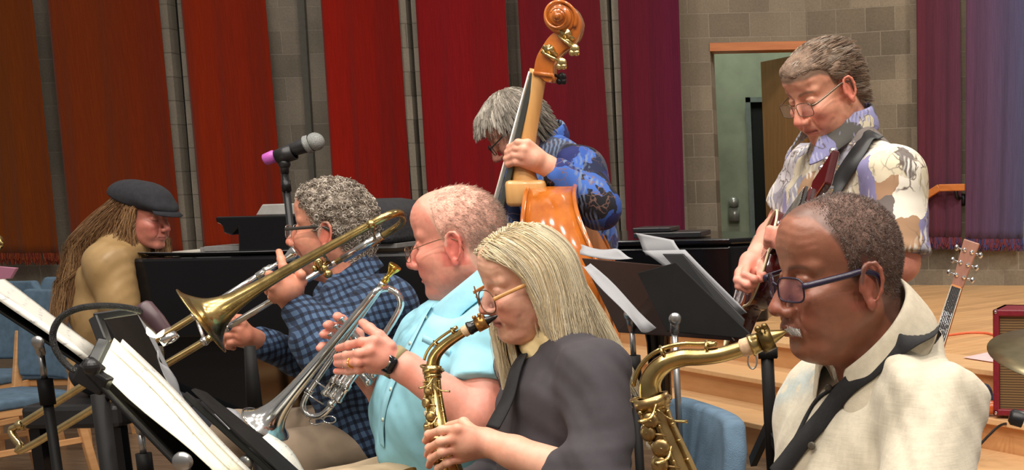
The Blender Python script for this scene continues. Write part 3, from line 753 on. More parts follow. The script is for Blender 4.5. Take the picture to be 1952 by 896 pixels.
def eyeglasses(fr, parent, rim, style='rect', arm=None, w=1.0, rt=0.0011, lenscol=(0.9, 0.93, 0.95), rimless=False, dx=0.0, dz=0.0, armr=None, size=1.0, tint=0.0, wrap=0.10):
    """worn spectacles: frame mesh with the lenses and arms as sub-parts"""
    arm = arm or rim; mb = MB(); lens = []
    for s in (-1, 1):
        pts = []
        hw, hh = (0.0255 * size, 0.0165 * size) if style == 'rect' else (0.0245 * size, 0.0215 * size)
        for k in range(28):
            a = 2 * math.pi * k / 28; e_ = 0.55 if style == 'rect' else 0.8
            cx = math.copysign(abs(math.cos(a)) ** e_, math.cos(a)) * hw; cz = math.copysign(abs(math.sin(a)) ** e_, math.sin(a)) * hh
            y = s * 0.0335 + s * cx; pts.append((0.1005 + dx - wrap * abs(y), y, -0.007 + dz + cz))
        P = fr['f'](pts); mb.tube(np.vstack([P]), rt * fr['s'], 8, closed=True)
        lens.append(P)
    mb.tube(fr['f'](curve([(0.100 + dx, -0.0095, -0.001 + dz), (0.1025 + dx, 0, 0.003 + dz), (0.100 + dx, 0.0095, -0.001 + dz)], 8)), rt * fr['s'] * 1.1, 8)
    g = mb.build('glasses', rim, parent, smooth=True)
    for P in lens:
        c = P.mean(0); l = MB(); n = len(P); nrm = fr['R'] @ np.array([1, 0, 0.0])
        V = [c + nrm * .0006, *[q for q in P]]; l.add(V, [(0, 1 + i, 1 + (i + 1) % n) for i in range(n)])
        o = l.build('lens', LENS if not tint else LENS_T, g, smooth=True)
    for s in (-1, 1):
        a = MB(); yk = s * (0.0795 * w)
        pts = curve([(0.1005 - .006 + dx - (wrap - .1) * .059, s * 0.059 * size, 0.001 + dz), (0.082 + dx, s * (0.070 * w), 0.002 + dz), (0.030, yk, 0.006), (0.004, yk * 1.02, 0.0085), (-0.018, yk * 1.04, 0.000), (-0.026, yk * 1.03, -0.020)], 24)
        a.tube(fr['f'](pts), (armr or rt) * fr['s'], 8, flat=1.0 if not armr else 1.9); a.build('temple_arm', arm, g, smooth=True)
    return g

def lens_material(name, col, rough=0.02):
    m, N, L, B = newmat(name)
    B.inputs['Base Color'].default_value = (*col, 1); B.inputs['Roughness'].default_value = rough
    B.inputs['Alpha'].default_value = 0.12 if col[0] > .8 else 0.35
    B.inputs['Specular IOR Level'].default_value = 0.6
    return m
LENS = lens_material('spectacle_lens', (0.95, 0.97, 1.0)); LENS_T = lens_material('tinted_lens', (0.30, 0.16, 0.22))
# ---------------------------------------------------------------- bodies and clothes
SKIN = mat_vcol('skin', 0.46, 0.12, 0.25, 380, 0.0006, 0.07, 90)
SKIN_SHINY = mat_vcol('skin_deep', 0.40, 0.08, 0.3, 380, 0.0006, 0.08, 90)

def arm_prims(sh, elb, wr, r=(0.055, 0.044, 0.042, 0.028), grow=0.0):
    mid = np.array(elb) + (np.array(wr) - np.array(elb)) * 0.28
    return [rc(sh, elb, r[0] + grow, r[1] + grow), rc(elb, mid, r[1] + grow, r[2] + .003 + grow), rc(mid, wr, r[2] + .002 + grow, r[3] + grow)]

def torso_prims(J, grow=0.0):
    """J: neck, shn (near shoulder), shf (far shoulder), belly, hip, f (facing); returns prims"""
    n, a, b, hip, f = [np.array(J[k], float) for k in ('neck', 'shn', 'shf', 'hip', 'f')]
    f = norm(f); side = norm(a - b); mid = (a + b) / 2; up = norm(mid - hip); cd = J.get('cd', 0.105); g = grow
    hw = np.linalg.norm(a - b) / 2
    ch = mid * .68 + hip * .32 + f * J.get('cf', 0.025)
    out = [(eltri(ch, (cd + g, hw * 1.02 + g, 0.19 + g), f, side), .05), (eltri(mid - up * .05 + f * .01, (0.085 + g, hw * 1.0 + g, 0.085 + g), f, side), .04)]
    out += [(rc(n - f * .0, a + (n - a) * .15 - up * .005, 0.05 + g, 0.052 + g), .035), (rc(n, b + (n - b) * .15 - up * .005, 0.05 + g, 0.052 + g), .035)]
    out += [(el(a - up * .01, 0.060 + g), .03), (el(b - up * .01, 0.060 + g), .03)]
    bl = np.array(J['belly'], float) if 'belly' in J else mid * .3 + hip * .7 + f * .03
    br = J.get('br', (0.115, 0.15, 0.15))
    out += [(eltri(bl, tuple(q + g for q in br), f, side), .06), (eltri(hip, (0.12 + g, 0.165 + g, 0.11 + g), f, side), .06)]
    return out

def finger(pts, r=0.0085, k=0.004, grow=1.0):
    """pts: joints from the knuckle to the tip"""
    n = len(pts); rr = np.linspace(r * 1.10, r * 0.84, n) * grow
    out = [(rc(pts[i], pts[i + 1], rr[i], rr[i + 1]), k) for i in range(n - 1)]
    for i in range(1, n - 1): out.append((el(pts[i], rr[i] * 1.08), k))
    return out

def skin_patch(prims, h, cut=None, it=1):
    V, F = cloth(prims, h, 0.012, None, [cut] if cut else (), 0.02, it)
    return V, F

def flesh_cols(V, base, seed=0, tips=(), red=None, nails=()):
    base = np.array(base); n = vnoise(V[:, 0] * 30 + seed, V[:, 1] * 30, V[:, 2] * 30) + .5 * vnoise(V[:, 0] * 80, V[:, 1] * 80 + seed, V[:, 2] * 80)
    red = np.array(red) if red is not None else np.clip(base * (1.08, .76, .72), 0, 1)
    C = base + (red - base) * np.clip(0.35 + n, 0, 1)[:, None] * 0.6
    for t in tips:
        m = np.exp(-(((V - np.array(t)) ** 2).sum(1) / .013 ** 2))[:, None] * .7; C = C * (1 - m) + red * m
    return C

def make_body(root, p, fr, J, patches, skinm, h=0.0026, th=0.009, tips=(), arms=True, legs=None):
    """one continuous body: head, trunk, limbs and hands joined"""
    V, F = head_mesh(p, h); hc = head_cols(V, p); Vw = fr['f'](V)
    parts = [(Vw, F)]; C = [hc]
    tp = torso_prims(J, -0.022)
    for sh, e_, w_ in J.get('arms', []): tp += [(q, .02) for q in arm_prims(sh, e_, w_, grow=-.006)]
    for t in (legs or []): tp += [(q, .03) for q in t]
    tp.append((rc(fr['f']((-0.035, 0, -.10)), J['neck'], 0.05, 0.06), .03))
    v2, f2 = cloth(tp, th, 0.03); parts.append((v2, f2)); C.append(flesh_cols(v2, p['skin'], 3))
    for pr, hh in patches:
        v3, f3 = skin_patch(pr, hh); parts.append((v3, f3)); C.append(flesh_cols(v3, p.get('handskin', p['skin']), 5, tips))
    V, F = join_np(parts)
    return link('body', mesh_np('body', V, F, np.clip(np.concatenate(C), 0, 1)), skinm, root)

def worn(name, prims, h, m, root, k=.03, folds=None, cuts=(), cols=None, it=1, thick=0.0):
    V, F = cloth(prims, h, k, folds, cuts, it=it)
    return link(name, mesh_np(name, V, F, cols(V) if cols is not None else None), m, root)

def collar(root, m, N, up, f, side, r=0.066, h=0.045, drop=0.05, tip=0.05, gap=35, name='collar', spread=0.018, thick=0.0022, back=0.0, sq=1.0):
    """folded shirt collar around the neck axis; gap = half opening at the front in degrees"""
    up = norm(up); f = norm(np.array(f) - up * np.dot(f, up)); s = norm(np.cross(up, f)) * np.sign(np.dot(np.cross(up, f), side) or 1)
    rows = []; n = 60
    for i in range(n + 1):
        th = math.radians(-(180 - gap) + (2 * (180 - gap)) * i / n)      # 0 = back of the neck
        q = abs(th) / math.radians(180 - gap)
        d = -math.cos(th) * f + math.sin(th) * s
        # front portion gets the pointed leaf
        leaf = sstep(.62, 1.0, q)
        top = N + d * (r * (1 - .04 * q)) + up * (h * (1 - .62 * q ** 1.6) + back * (1 - q))
        inn = N + d * (r * 1.02) + up * (-.012 - .02 * q)
        out = N + d * (r + spread + .030 * leaf) + up * (h - drop - tip * leaf * .55 - h * .62 * q ** 1.6) + f * (0.028 * leaf)
        row = [inn]
        for t in (0.33, .66): row.append(inn + (top - inn) * t)
        row.append(top)
        row.append(top + d * spread * .35 + up * .002)
        for t in (0.35, 0.7, 1.0): row.append(top + (out - top) * t + d * .006 * math.sin(t * 3.0))
        rows.append(row)
    o = MB().sheet(rows, thick).build(name, m, root, True); o.modifiers.new('sub', 'SUBSURF').render_levels = 1
    return o

def strap(name, pts, w, t, m, parent, nrm, n=60):
    """flat webbing strap along pts, nrm(i) gives the outward normal"""
    c = curve(pts, n); T = norm_rows(np.gradient(c, axis=0)); rows = []
    for i in range(n):
        N_ = np.array(nrm(c[i], i / (n - 1)), float); s = np.cross(T[i], N_); s /= np.linalg.norm(s) + 1e-9
        ww = w if np.isscalar(w) else np.interp(i / (n - 1), np.linspace(0, 1, len(w)), w)
        rows.append([c[i] - s * ww / 2, c[i] - s * ww * .48 + norm(N_) * t, c[i] + s * ww * .48 + norm(N_) * t, c[i] + s * ww / 2])
    return MB().sheet(rows, t * .8).build(name, m, parent, True)

def project_strap(V, pts_uv, lift=0.004):
    """points of the mesh surface V seen at the given picture positions (nearest to the camera)"""
    d = V - CAM; z = d @ _F; u = U0 + F_PX * (d @ _R) / z; v = V0 - F_PX * (d @ _U) / z; out = []
    for a, b in pts_uv:
        m = (u - a) ** 2 + (v - b) ** 2; r = 9.0
        while (m < r * r).sum() < 4: r *= 1.5
        k = np.nonzero(m < r * r)[0]; near = k[z[k] < z[k].min() + .03]; Y = V[near, 1].mean() - lift
        out.append(at(a, b, Y))
    return np.array(out)

def seated_legs(hip, f, side, m, root, knee=None, foot=None, name='trousers', spread=0.10, shoe=None, r=0.085, foldamp=.006, seedz=1):
    f = norm((f[0], f[1], 0)); s = norm(np.cross((0, 0, 1), f)); P = []; legs = []
    for sg in (-1, 1):
        h0 = np.array(hip) + s * sg * .085
        k = (np.array(knee[0 if sg < 0 else 1]) if knee is not None else np.array([hip[0], hip[1], .5]) + f * .44 + s * sg * (spread + .05))
        a = np.array([k[0] + f[0] * .02, k[1] + f[1] * .02, .09])
        P += [(rc(h0, k, r, r * .80), .03), (rc(k, a, r * .80, .055), .02)]
        legs.append([rc(h0, k, r * .8, r * .6), rc(k, a, .05, .035)])
        if shoe is not None:
            sh = [(eltri(a + f * .07 + (0, 0, -.045), (.13, .05, .045), f, s), .02), (el(a + (0, 0, -.03), .05), .03)]
            worn('shoe', sh, .008, shoe, root)
    P.append((el(hip, (.14, .15, .12)), .05))
    worn(name, P, .009, m, root, folds=foldfun((f[0], f[1], -.6), foldamp, 45, seedz))
    return legs
# ---------------------------------------------------------------- hair
HAIR = mat_vcol('hair', 0.5, 0, 0, var=.12, vs=200, spec=.35)
HAIR_M = mat_vcol('hair_cap', 0.75, 0, .6, 500, .002, var=.25, vs=260, spec=.2)

def skull_push(P, p, t):
    w = p.get('w', 1.0); hi = p.get('crown', 0)
    for c, r in (((-0.007, 0, 0.036), (0.088, 0.076 * w, 0.086 + hi)), ((0.036, 0, 0.048), (0.050, 0.058 * w, 0.056 + hi * .7)), ((-0.029, 0, 0.0), (0.064, 0.067 * w, 0.08)), ((.02, 0, -.03), (.062, .068 * w, .07))):
        c = np.array(c); r = np.array(r) + t[:, None]
        q = (P - c) / r; k = np.linalg.norm(q, axis=1); m = k < 1
        P[m] = c + (P[m] - c) / k[m][:, None]
    return P

def grow(R, Nn, L, S, dirf, p=None, t=None, colliders=(), gather=None):
    n = len(R); P = np.zeros((n, S, 3)); P[:, 0] = R; pos = R.copy(); st = L / (S - 1)
    for i in range(1, S):
        d = norm_rows(dirf(pos, i / (S - 1), Nn)); pos = pos + d * st[:, None]
        if p is not None: pos = skull_push(pos, p, t)
        for c, r in colliders:
            c = np.array(c); r = np.array(r); q = (pos - c) / r; k = np.linalg.norm(q, axis=1); m = k < 1
            pos[m] = c + (pos[m] - c) / k[m][:, None]
        P[:, i] = pos
    return P

def hcols(n, pal, rs, w=None):
    pal = np.array(pal); return pal[rs.choice(len(pal), n, p=w)] * (0.8 + 0.4 * rs.rand(n, 1))

def put_cap(p, fr, root, col, t, lump=0, freq=60, **k):
    V, F = hair_cap(p, t, 0.003, lump, freq, **k); V = smooth_mesh(V, F, 1)
    n = vnoise(V[:, 0] * 90, V[:, 1] * 90, V[:, 2] * 90)[:, None]
    C = np.clip(np.array(col) * (1 + n * .7), 0, 1)
    o = link('hair', mesh_np('hair', fr['f'](V), F, C), HAIR_M, root)
    return o, V, F, vnormals(V, F)

def person(label, loc, group=None):
    return empty('person', (loc[0], loc[1], 0), label, 'person', group)

def palm(wr, kn, th=0.014, k=.012):
    """palm slab between the wrist and the four knuckles"""
    wr = np.array(wr, float); kn = [np.array(q, float) for q in kn]; out = []
    for q in kn: out.append((rc(wr + (q - kn[1]) * .35, q, th * 1.15, th * .82), k))
    out.append((el(wr * .45 + (kn[1] + kn[2]) / 2 * .55, .026), k))
    return out

def loose_hand(elb, wr, d, nrm, s=1.0):
    """relaxed hand continuing a forearm (for hands outside the frame)"""
    d = norm(d); nrm = norm(nrm); sd_ = np.cross(d, nrm); wr = np.array(wr)
    kn = [wr + d * .085 * s + sd_ * (.030 - .02 * i) * s for i in range(4)]
    P = palm(wr, kn)
    for i, L_ in enumerate((.088, .098, .090, .070)):
        a = kn[i]; b = a + norm(d - nrm * .35) * L_ * .45; c = b + norm(d * .6 - nrm) * L_ * .32; e_ = c + norm(d * .1 - nrm) * L_ * .25
        P += finger([a, b, c, e_], .0082 * s)
    t0 = wr + sd_ * .02 + d * .02; P += finger([t0, t0 + norm(d + sd_ * .8) * .045, t0 + norm(d + sd_ * .4 - nrm * .4) * .078], .0105 * s)
    P += [(rc(wr, wr + (np.array(elb) - wr) * .5, .027, .036), .012)]
    return P

# ---------------------------------------------------------------- 1. the tenor saxophonist in front
def tenor_player():
    Y = 1.85
    p = dict(muz=.007, skin=srgb(150, 97, 75), red=srgb(160, 90, 74), w=1.03, nose=.002, nosew=1.28, nosed=.003, lips=1.25, fat=.006, jaw=1.05, jowl=.006, crown=-.010,
             lip=srgb(126, 68, 58), brow=srgb(60, 45, 40), browa=.6, scalp=srgb(92, 70, 62), scalpa=.75, age=.7, ear=1.12, neck=(-.058, 0, -.20), neckr=.060,
             hl=[(-.13, -.095), (-.06, -.095), (-.035, -.06), (-.026, .012), (.000, .020), (.006, -.012), (.016, -.004), (.024, .034), (.040, .062), (.056, .088), (.075, .092), (.13, .092)])
    fr = frame_of(at(1600, 519, Y), 208, 5, -2, .94)
    J = dict(neck=at(1704, 684, 1.90), shn=at(1778, 786, 1.76), shf=at(1566, 768, 2.05), f=(-.84, -.54, 0), cd=.125, cf=.03, br=(.15, .17, .17))
    mid = (J['shn'] + J['shf']) / 2; J['hip'] = np.array([mid[0] + .06, mid[1] + .03, .56]); J['belly'] = np.array([mid[0] - .03, mid[1] - .02, .76])
    el_n = at(1750, 1075, 1.60); wr_n = at(1470, 1040, 1.58); el_f = at(1530, 1010, 2.02); wr_f = at(1380, 900 + 170, 1.80)
    J['arms'] = [(J['shn'], el_n, wr_n), (J['shf'], el_f, wr_f)]
    root = person('foreground man in a cream linen shirt and dark glasses, playing the tenor saxophone', (mid[0], mid[1]))
    lg = seated_legs(J['hip'], (-.9, -.4, 0), None, mat('charcoal_cloth', (.03, .03, .035), .9), root, shoe=M_SHOE)
    make_body(root, p, fr, J, [(loose_hand(el_n, wr_n, (-1, .2, -.35), (.1, -.9, .2)), .003), (loose_hand(el_f, wr_f, (-1, -.2, -.2), (.1, .9, .2)), .003)], SKIN_SHINY, .0023, legs=lg)
    # shirt
    m, N, L, B = newmat('cream_linen'); a = N.new('ShaderNodeAttribute'); a.attribute_name = 'Col'
    v1 = noise(N, L, coords(N, L, (1, 1, .12), rot=(0, .3, 0)), 160, 4, .7); v2 = noise(N, L, coords(N, L, (.12, .12, 1)), 180, 4, .7)
    g = mixc(N, L, .5, ramp(N, L, v1, [(.35, (.84,) * 3), (.65, (1.06,) * 3)]), ramp(N, L, v2, [(.35, (.86,) * 3), (.65, (1.06,) * 3)]))
    L.new(mixc(N, L, 1.0, a.outputs['Color'], g, 'MULTIPLY'), B.inputs['Base Color']); B.inputs['Roughness'].default_value = .85; B.inputs['Sheen Weight'].default_value = .2
    bump(N, L, B, v2, .35, .0012)
    pr = torso_prims(J, .012) + [(q, .025) for q in arm_prims(J['shn'], el_n, wr_n, (.066, .060, .056, .046))] + [(q, .025) for q in arm_prims(J['shf'], el_f, wr_f, (.062, .058, .054, .044))]
    f1 = foldfun((.8, 0, .62), .014, 62, 1, 1.0, 5); f2 = foldfun((1, .2, -.5), .0055, 95, 4, 1.2, 7)
    seam_c = J['shn'] + np.array((-.045, 0, 0)); sn_ = norm((.93, .1, .15))
    def ff(X, Y_, Z):
        d = (X - seam_c[0]) * sn_[0] + (Y_ - seam_c[1]) * sn_[1] + (Z - seam_c[2]) * sn_[2] + .35 * (Z - seam_c[2]) ** 2
        near = sstep(.10, .0, Y_ - J['shn'][1])
        return f1(X, Y_, Z) * (.35 + .65 * sstep(.0, .04, d + .02)) + f2(X, Y_, Z) * .7 - .0022 * np.exp(-((d / .007) ** 2)) * near + .0022 * np.exp(-(((d + .012) / .005) ** 2)) * near
    def cols(V):
        C = np.tile(np.array(srgb(206, 197, 176)), (len(V), 1))
        q = at(1520, 735, 1.98); d = V - q
        m = np.exp(-((d[:, 0] * .55 - d[:, 2] * .8) / .012) ** 2) * (np.linalg.norm(d, axis=1) < .09) * (vnoise(V[:, 0] * 60, V[:, 1] * 60, V[:, 2] * 60) > -.15)
        q2 = at(1500, 720, 1.98); d2 = V - q2; m = np.maximum(m, (np.linalg.norm(d2, axis=1) < .016) * .8)
        return C * (1 - m[:, None] * .55) + np.array(srgb(150, 180, 190)) * m[:, None] * .55
    sh = worn('shirt', pr, .005, m, root, k=.03, folds=ff, cols=cols, it=2)
    Vs = np.empty(len(sh.data.vertices) * 3, np.float32); sh.data.vertices.foreach_get('co', Vs); Vs = Vs.reshape(-1, 3)
    m2 = mat('cream_linen_collar', srgb(206, 196, 174), .85, 0, .08, 90, .3, 500, .001)
    up = norm(np.array(fr['o']) - J['neck'] + np.array((.0, 0, .06)))
    up = norm((-.45, -.28, .85)); co = collar(root, m2, at(1672, 668, 1.885), up, (-.84, -.54, 0), J['shn'] - J['shf'], r=.078, h=.060, drop=.062, tip=.05, gap=22, spread=.016, back=.012)
    Vc = np.empty(len(co.data.vertices) * 3, np.float32); co.data.vertices.foreach_get('co', Vc); Vs = np.concatenate([Vs, Vc.reshape(-1, 3)])
    pk = project_strap(Vs, [(1592, 735), (1578, 780), (1556, 830), (1530, 880), (1512, 930)], .003)
    strap('placket', pk, .034, .0018, m2, root, lambda q, t: (-.5, -.85, .1))
    for uv in ((1580, 740), (1548, 850)):
        q = project_strap(Vs, [uv], .009)[0]; MB().lathe(q, (-.5, -.85, .1), [(0, .006), (.0025, .0058), (.003, .004), (.003, .0005)], 14).build('button', mat('horn_button', srgb(90, 84, 72), .4), root, True)
    # mustache
    rs = np.random.RandomState(5); n = 900
    yy = rs.uniform(-.030, .030, n); zz = -.0615 - np.abs(yy) * .22 - rs.rand(n) * .006
    R0 = np.stack([.0995 - yy ** 2 * 14 + 0 * zz, yy, zz], 1); Nn = np.tile((1., 0, 0), (n, 1))
    P = grow(R0, Nn, rs.uniform(.005, .010, n), 5, lambda q, t, N_: np.stack([.5 - t * np.ones(len(q)), yy * 18 + rs.randn(n) * .3, -1.1 * np.ones(n)], 1))
    strands('moustache', fr['f'](P), .00035 * 1.1, hcols(n, [srgb(200, 195, 188), srgb(150, 142, 135), srgb(220, 216, 210)], rs), HAIR, root)
    cap, V, F, Nv = put_cap(p, fr, root, srgb(116, 92, 82), .0022, .0005, 150)
    rs = np.random.RandomState(6); n = 26000; R0, N0 = pick(V, Nv, F, n, rs)
    rr = rs.randn(n, 3) * .55
    P = grow(R0, N0, rs.uniform(.0025, .006, n), 3, lambda q, t, N_: N_ + rr + np.array((-.2, 0, -.5)) * t)
    strands('stubble', fr['f'](P), .00030, hcols(n, [srgb(104, 84, 76), srgb(130, 114, 106), srgb(76, 60, 54), srgb(165, 155, 150)], rs, [.4, .25, .2, .15]), HAIR, cap)
    gl = mat('dark_plum_frame', srgb(38, 30, 52), .3)
    eyeglasses(fr, root, gl, 'rect', w=1.04, rt=.0015, armr=.0026, dx=.006, dz=-.003, size=1.06, tint=.3, wrap=.30)
    return fr, J, Vs, root

M_SHOE = mat('black_leather', (.012, .011, .011), .35)

# ---------------------------------------------------------------- 2. the alto saxophonist with long hair
def alto_player():
    Y = 2.55
    p = dict(crown=-.012, skin=srgb(222, 168, 144), red=srgb(206, 122, 104), w=.97, nose=-.001, nosew=.95, lips=.85, fat=.004, jaw=.95, jowl=.004, lip=srgb(190, 110, 100), brow=srgb(180, 160, 140), browa=.3, age=1.0,
             neck=(-.05, 0, -.18), neckr=.05, scalp=srgb(190, 170, 140), scalpa=.6, mouthz=-.0705,
             hl=[(-.13, -.13), (.002, -.13), (.012, -.10), (.022, -.02), (.034, .03), (.056, .066), (.078, .092), (.13, .10)])
    fr = frame_of(at(1002, 535, Y), 213, 12, -3, .89)
    J = dict(neck=at(1068, 652, 2.60), shn=at(1134, 712, 2.43), shf=at(1008, 700, 2.76), f=(-.87, -.45, 0), cd=.11, cf=.03, br=(.12, .15, .15))
    mid = (J['shn'] + J['shf']) / 2; J['hip'] = np.array([mid[0] + .07, mid[1], .58]); J['belly'] = np.array([mid[0] - .0, mid[1] - .02, .74])
    el_n = at(1150, 925, 2.30); wr_n = at(925, 842, 2.37); el_f = at(1010, 900, 2.85); wr_f = at(880, 930, 2.62)
    J['arms'] = [(J['shn'], el_n, wr_n), (J['shf'], el_f, wr_f)]
    root = person('woman with long pale hair in a charcoal top, playing the alto saxophone', (mid[0], mid[1]))
    lg = seated_legs(J['hip'], (-.95, -.3, 0), None, mat('black_slacks', (.018, .018, .02), .9), root, shoe=M_SHOE, r=.075)
    hn = lambda u, v, y: at(u, v, y)
    kn = [hn(872, 818, 2.335), hn(866, 836, 2.335), hn(868, 856, 2.345), hn(876, 874, 2.355)]
    P = palm(wr_n, kn, .0125)
    P += finger([kn[0], hn(842, 820, 2.34), hn(818, 828, 2.37), hn(811, 841, 2.395)], .0078)
    P += finger([kn[1], hn(840, 842, 2.33), hn(819, 854, 2.36), hn(815, 868, 2.39)], .0080)
    P += finger([kn[2], hn(843, 862, 2.33), hn(823, 874, 2.36), hn(818, 888, 2.39)], .0078)
    P += finger([kn[3], hn(852, 882, 2.34), hn(836, 893, 2.36), hn(828, 906, 2.385)], .0070)
    P += finger([hn(908, 826, 2.36), hn(884, 806, 2.385), hn(856, 812, 2.42)], .0098)
    P += [(rc(wr_n, wr_n + (el_n - wr_n) * .25, .0255, .030), .012), (rc(wr_n + (el_n - wr_n) * .25, el_n, .030, .044), .012)]
    hf = loose_hand(el_f, wr_f, (-1, -.4, .1), (.1, .9, .2), .95)
    make_body(root, p, fr, J, [(P, .0022), (hf, .003)], SKIN, .0025, legs=lg, tips=[hn(811, 841, 2.395), hn(815, 868, 2.39), hn(818, 888, 2.39)] + kn)
    m = mat('charcoal_knit', srgb(62, 58, 63), .9, 0, .10, 30, .3, 900, .001)
    pr = torso_prims(J, .004) + [(q, .03) for q in arm_prims(J['shn'], el_n, wr_n + (el_n - wr_n) * .70, (.060, .052, .050, .047))] + [(q, .03) for q in arm_prims(J['shf'], el_f, wr_f, (.055, .05, .046, .04))]
    f1 = foldfun((.7, 0, .72), .011, 70, 11, 1.0, 6); f2 = foldfun((.2, .2, 1), .006, 60, 9)
    worn('top', pr, .006, m, root, folds=lambda X, Y_, Z: f1(X, Y_, Z) + .7 * f2(X, Y_, Z), it=2)
    # pale scarf at the neck
    ms = mat('pale_yellow_scarf', srgb(222, 200, 150), .85, 0, .1, 30, .3, 300, .001)
    worn('scarf', [(eltri(J['neck'] + np.array((.004, -.005, .002)), (.080, .088, .026), (-.87, -.45, 0), J['shn'] - J['shf']), .02), (rc(J['neck'] + np.array((.0, -.05, .0)), J['neck'] * .45 + J['shn'] * .55 + np.array((.0, .0, .020)), .040, .030), .03), (rc(J['neck'] + np.array((.0, .02, .0)), J['neck'] + np.array((-.035, -.06, -.03)), .04, .022), .03)], .004, ms, root, folds=foldfun((.7, .3, .6), .004, 120, 3))
    gl = mat('tortoiseshell', srgb(96, 66, 40), .25, var=.5, vs=120); ga = mat('amber_arm', srgb(206, 148, 84), .3, var=.2, vs=90)
    eyeglasses(fr, root, gl, 'round', arm=ga, w=.99, rt=.0014, armr=.0022, dx=.010, dz=-.008, size=1.18, wrap=.25)
    # hair
    pal = [srgb(236, 222, 190), srgb(220, 204, 172), srgb(192, 180, 158), srgb(248, 240, 216), srgb(206, 184, 142)]
    cap, V, F, Nv = put_cap(p, fr, root, srgb(196, 178, 142), .006)
    rs = np.random.RandomState(11); n = 6500
    R0, N0 = pick(V, Nv, F, n, rs, (V[:, 2] > -.03))
    sgn = np.sign(R0[:, 1] + .0); back = np.clip((-.0 - R0[:, 0]) / .08 + rs.randn(n) * .25, 0, 1); t = .008 + .010 * rs.rand(n)
    L_ = rs.uniform(.27, .34, n) - .02 * back + (R0[:, 2] > .09) * .07
    ph = rs.rand(n) * 6; fwd = rs.rand(n)
    Rw = fr['R']; down = Rw.T @ np.array([0, 0, -1.0]); wback = Rw.T @ np.array([1.0, .1, 0])
    def dirf(q, tt, N_):
        onhead = (q[:, 2] > -.015)[:, None]
        top = np.clip((q[:, 2] - .03) / .08, 0, 1)[:, None]
        d = np.tile(down, (n, 1)) * (1 - .25 * top)
        d += top * (np.stack([-.85 + 0 * sgn, .75 * sgn, 0 * sgn], 1))
        d += (1 - top) * onhead * np.stack([-.22 - .2 * (q[:, 0] > .01), .12 * sgn, 0 * sgn], 1)
        d += (~onhead) * (np.outer(back * .50 + .02, wback) + np.stack([.10 * np.sin(ph + tt * 5), .10 * np.cos(ph * 1.3 + tt * 4), 0 * ph], 1))
        d += ((R0[:, 1] < -.02) & (q[:, 2] < -.03) & (q[:, 2] > -.14))[:, None] * np.array((.75, .0, 0))
        return d
    shl = lambda w_: Rw.T @ (np.array(w_) - fr['o']) / fr['s']
    colr = [(shl(J['shn'] + np.array((-.01, .0, -.01))), (.078,) * 3), (shl(J['neck'] + np.array((0, -.03, -.03))), (.085,) * 3), (shl(mid + np.array((0, 0, -.11))), (.13, .16, .14))]
    side = (np.abs(R0[:, 1]) > .0)
    def lim(P_):
        zz = P_[:, :, 2]; xm = np.interp(zz, [-.30, -.20, -.12, -.04, .02, .05, .075, .10], [.03, .02, .012, .022, .030, .052, .085, .12]) - .022 * fwd[:, None]
        far = (R0[:, 1] < 0)[:, None]; xm = np.where(far, xm + .075 * sstep(-.03, -.10, zz), xm)
        P_[:, :, 0] = np.minimum(P_[:, :, 0], xm); return P_
    P = lim(grow(R0, N0, L_, 22, dirf, p, t, colr))
    # locks: gather strands towards neighbours near the ends
    key = np.round(R0[:, 1] * 55).astype(int) * 1000 + np.round(R0[:, 0] * 45).astype(int) * 10 + np.round(R0[:, 2] * 25).astype(int)
    u, inv = np.unique(key, return_inverse=True); cnt = np.bincount(inv)
    for s_ in range(22):
        M = np.stack([np.bincount(inv, P[:, s_, c]) / cnt for c in range(3)], 1)[inv]; a = .55 * (s_ / 21) ** .8; P[:, s_] = P[:, s_] * (1 - a) + M * a
    lockc = hcols(len(u), pal, rs)[inv] * .55 + hcols(n, pal, rs) * .45
    strands('long_hair', fr['f'](P), .00085, np.clip(lockc, 0, 1), HAIR, cap, 3)
    return fr, J, root

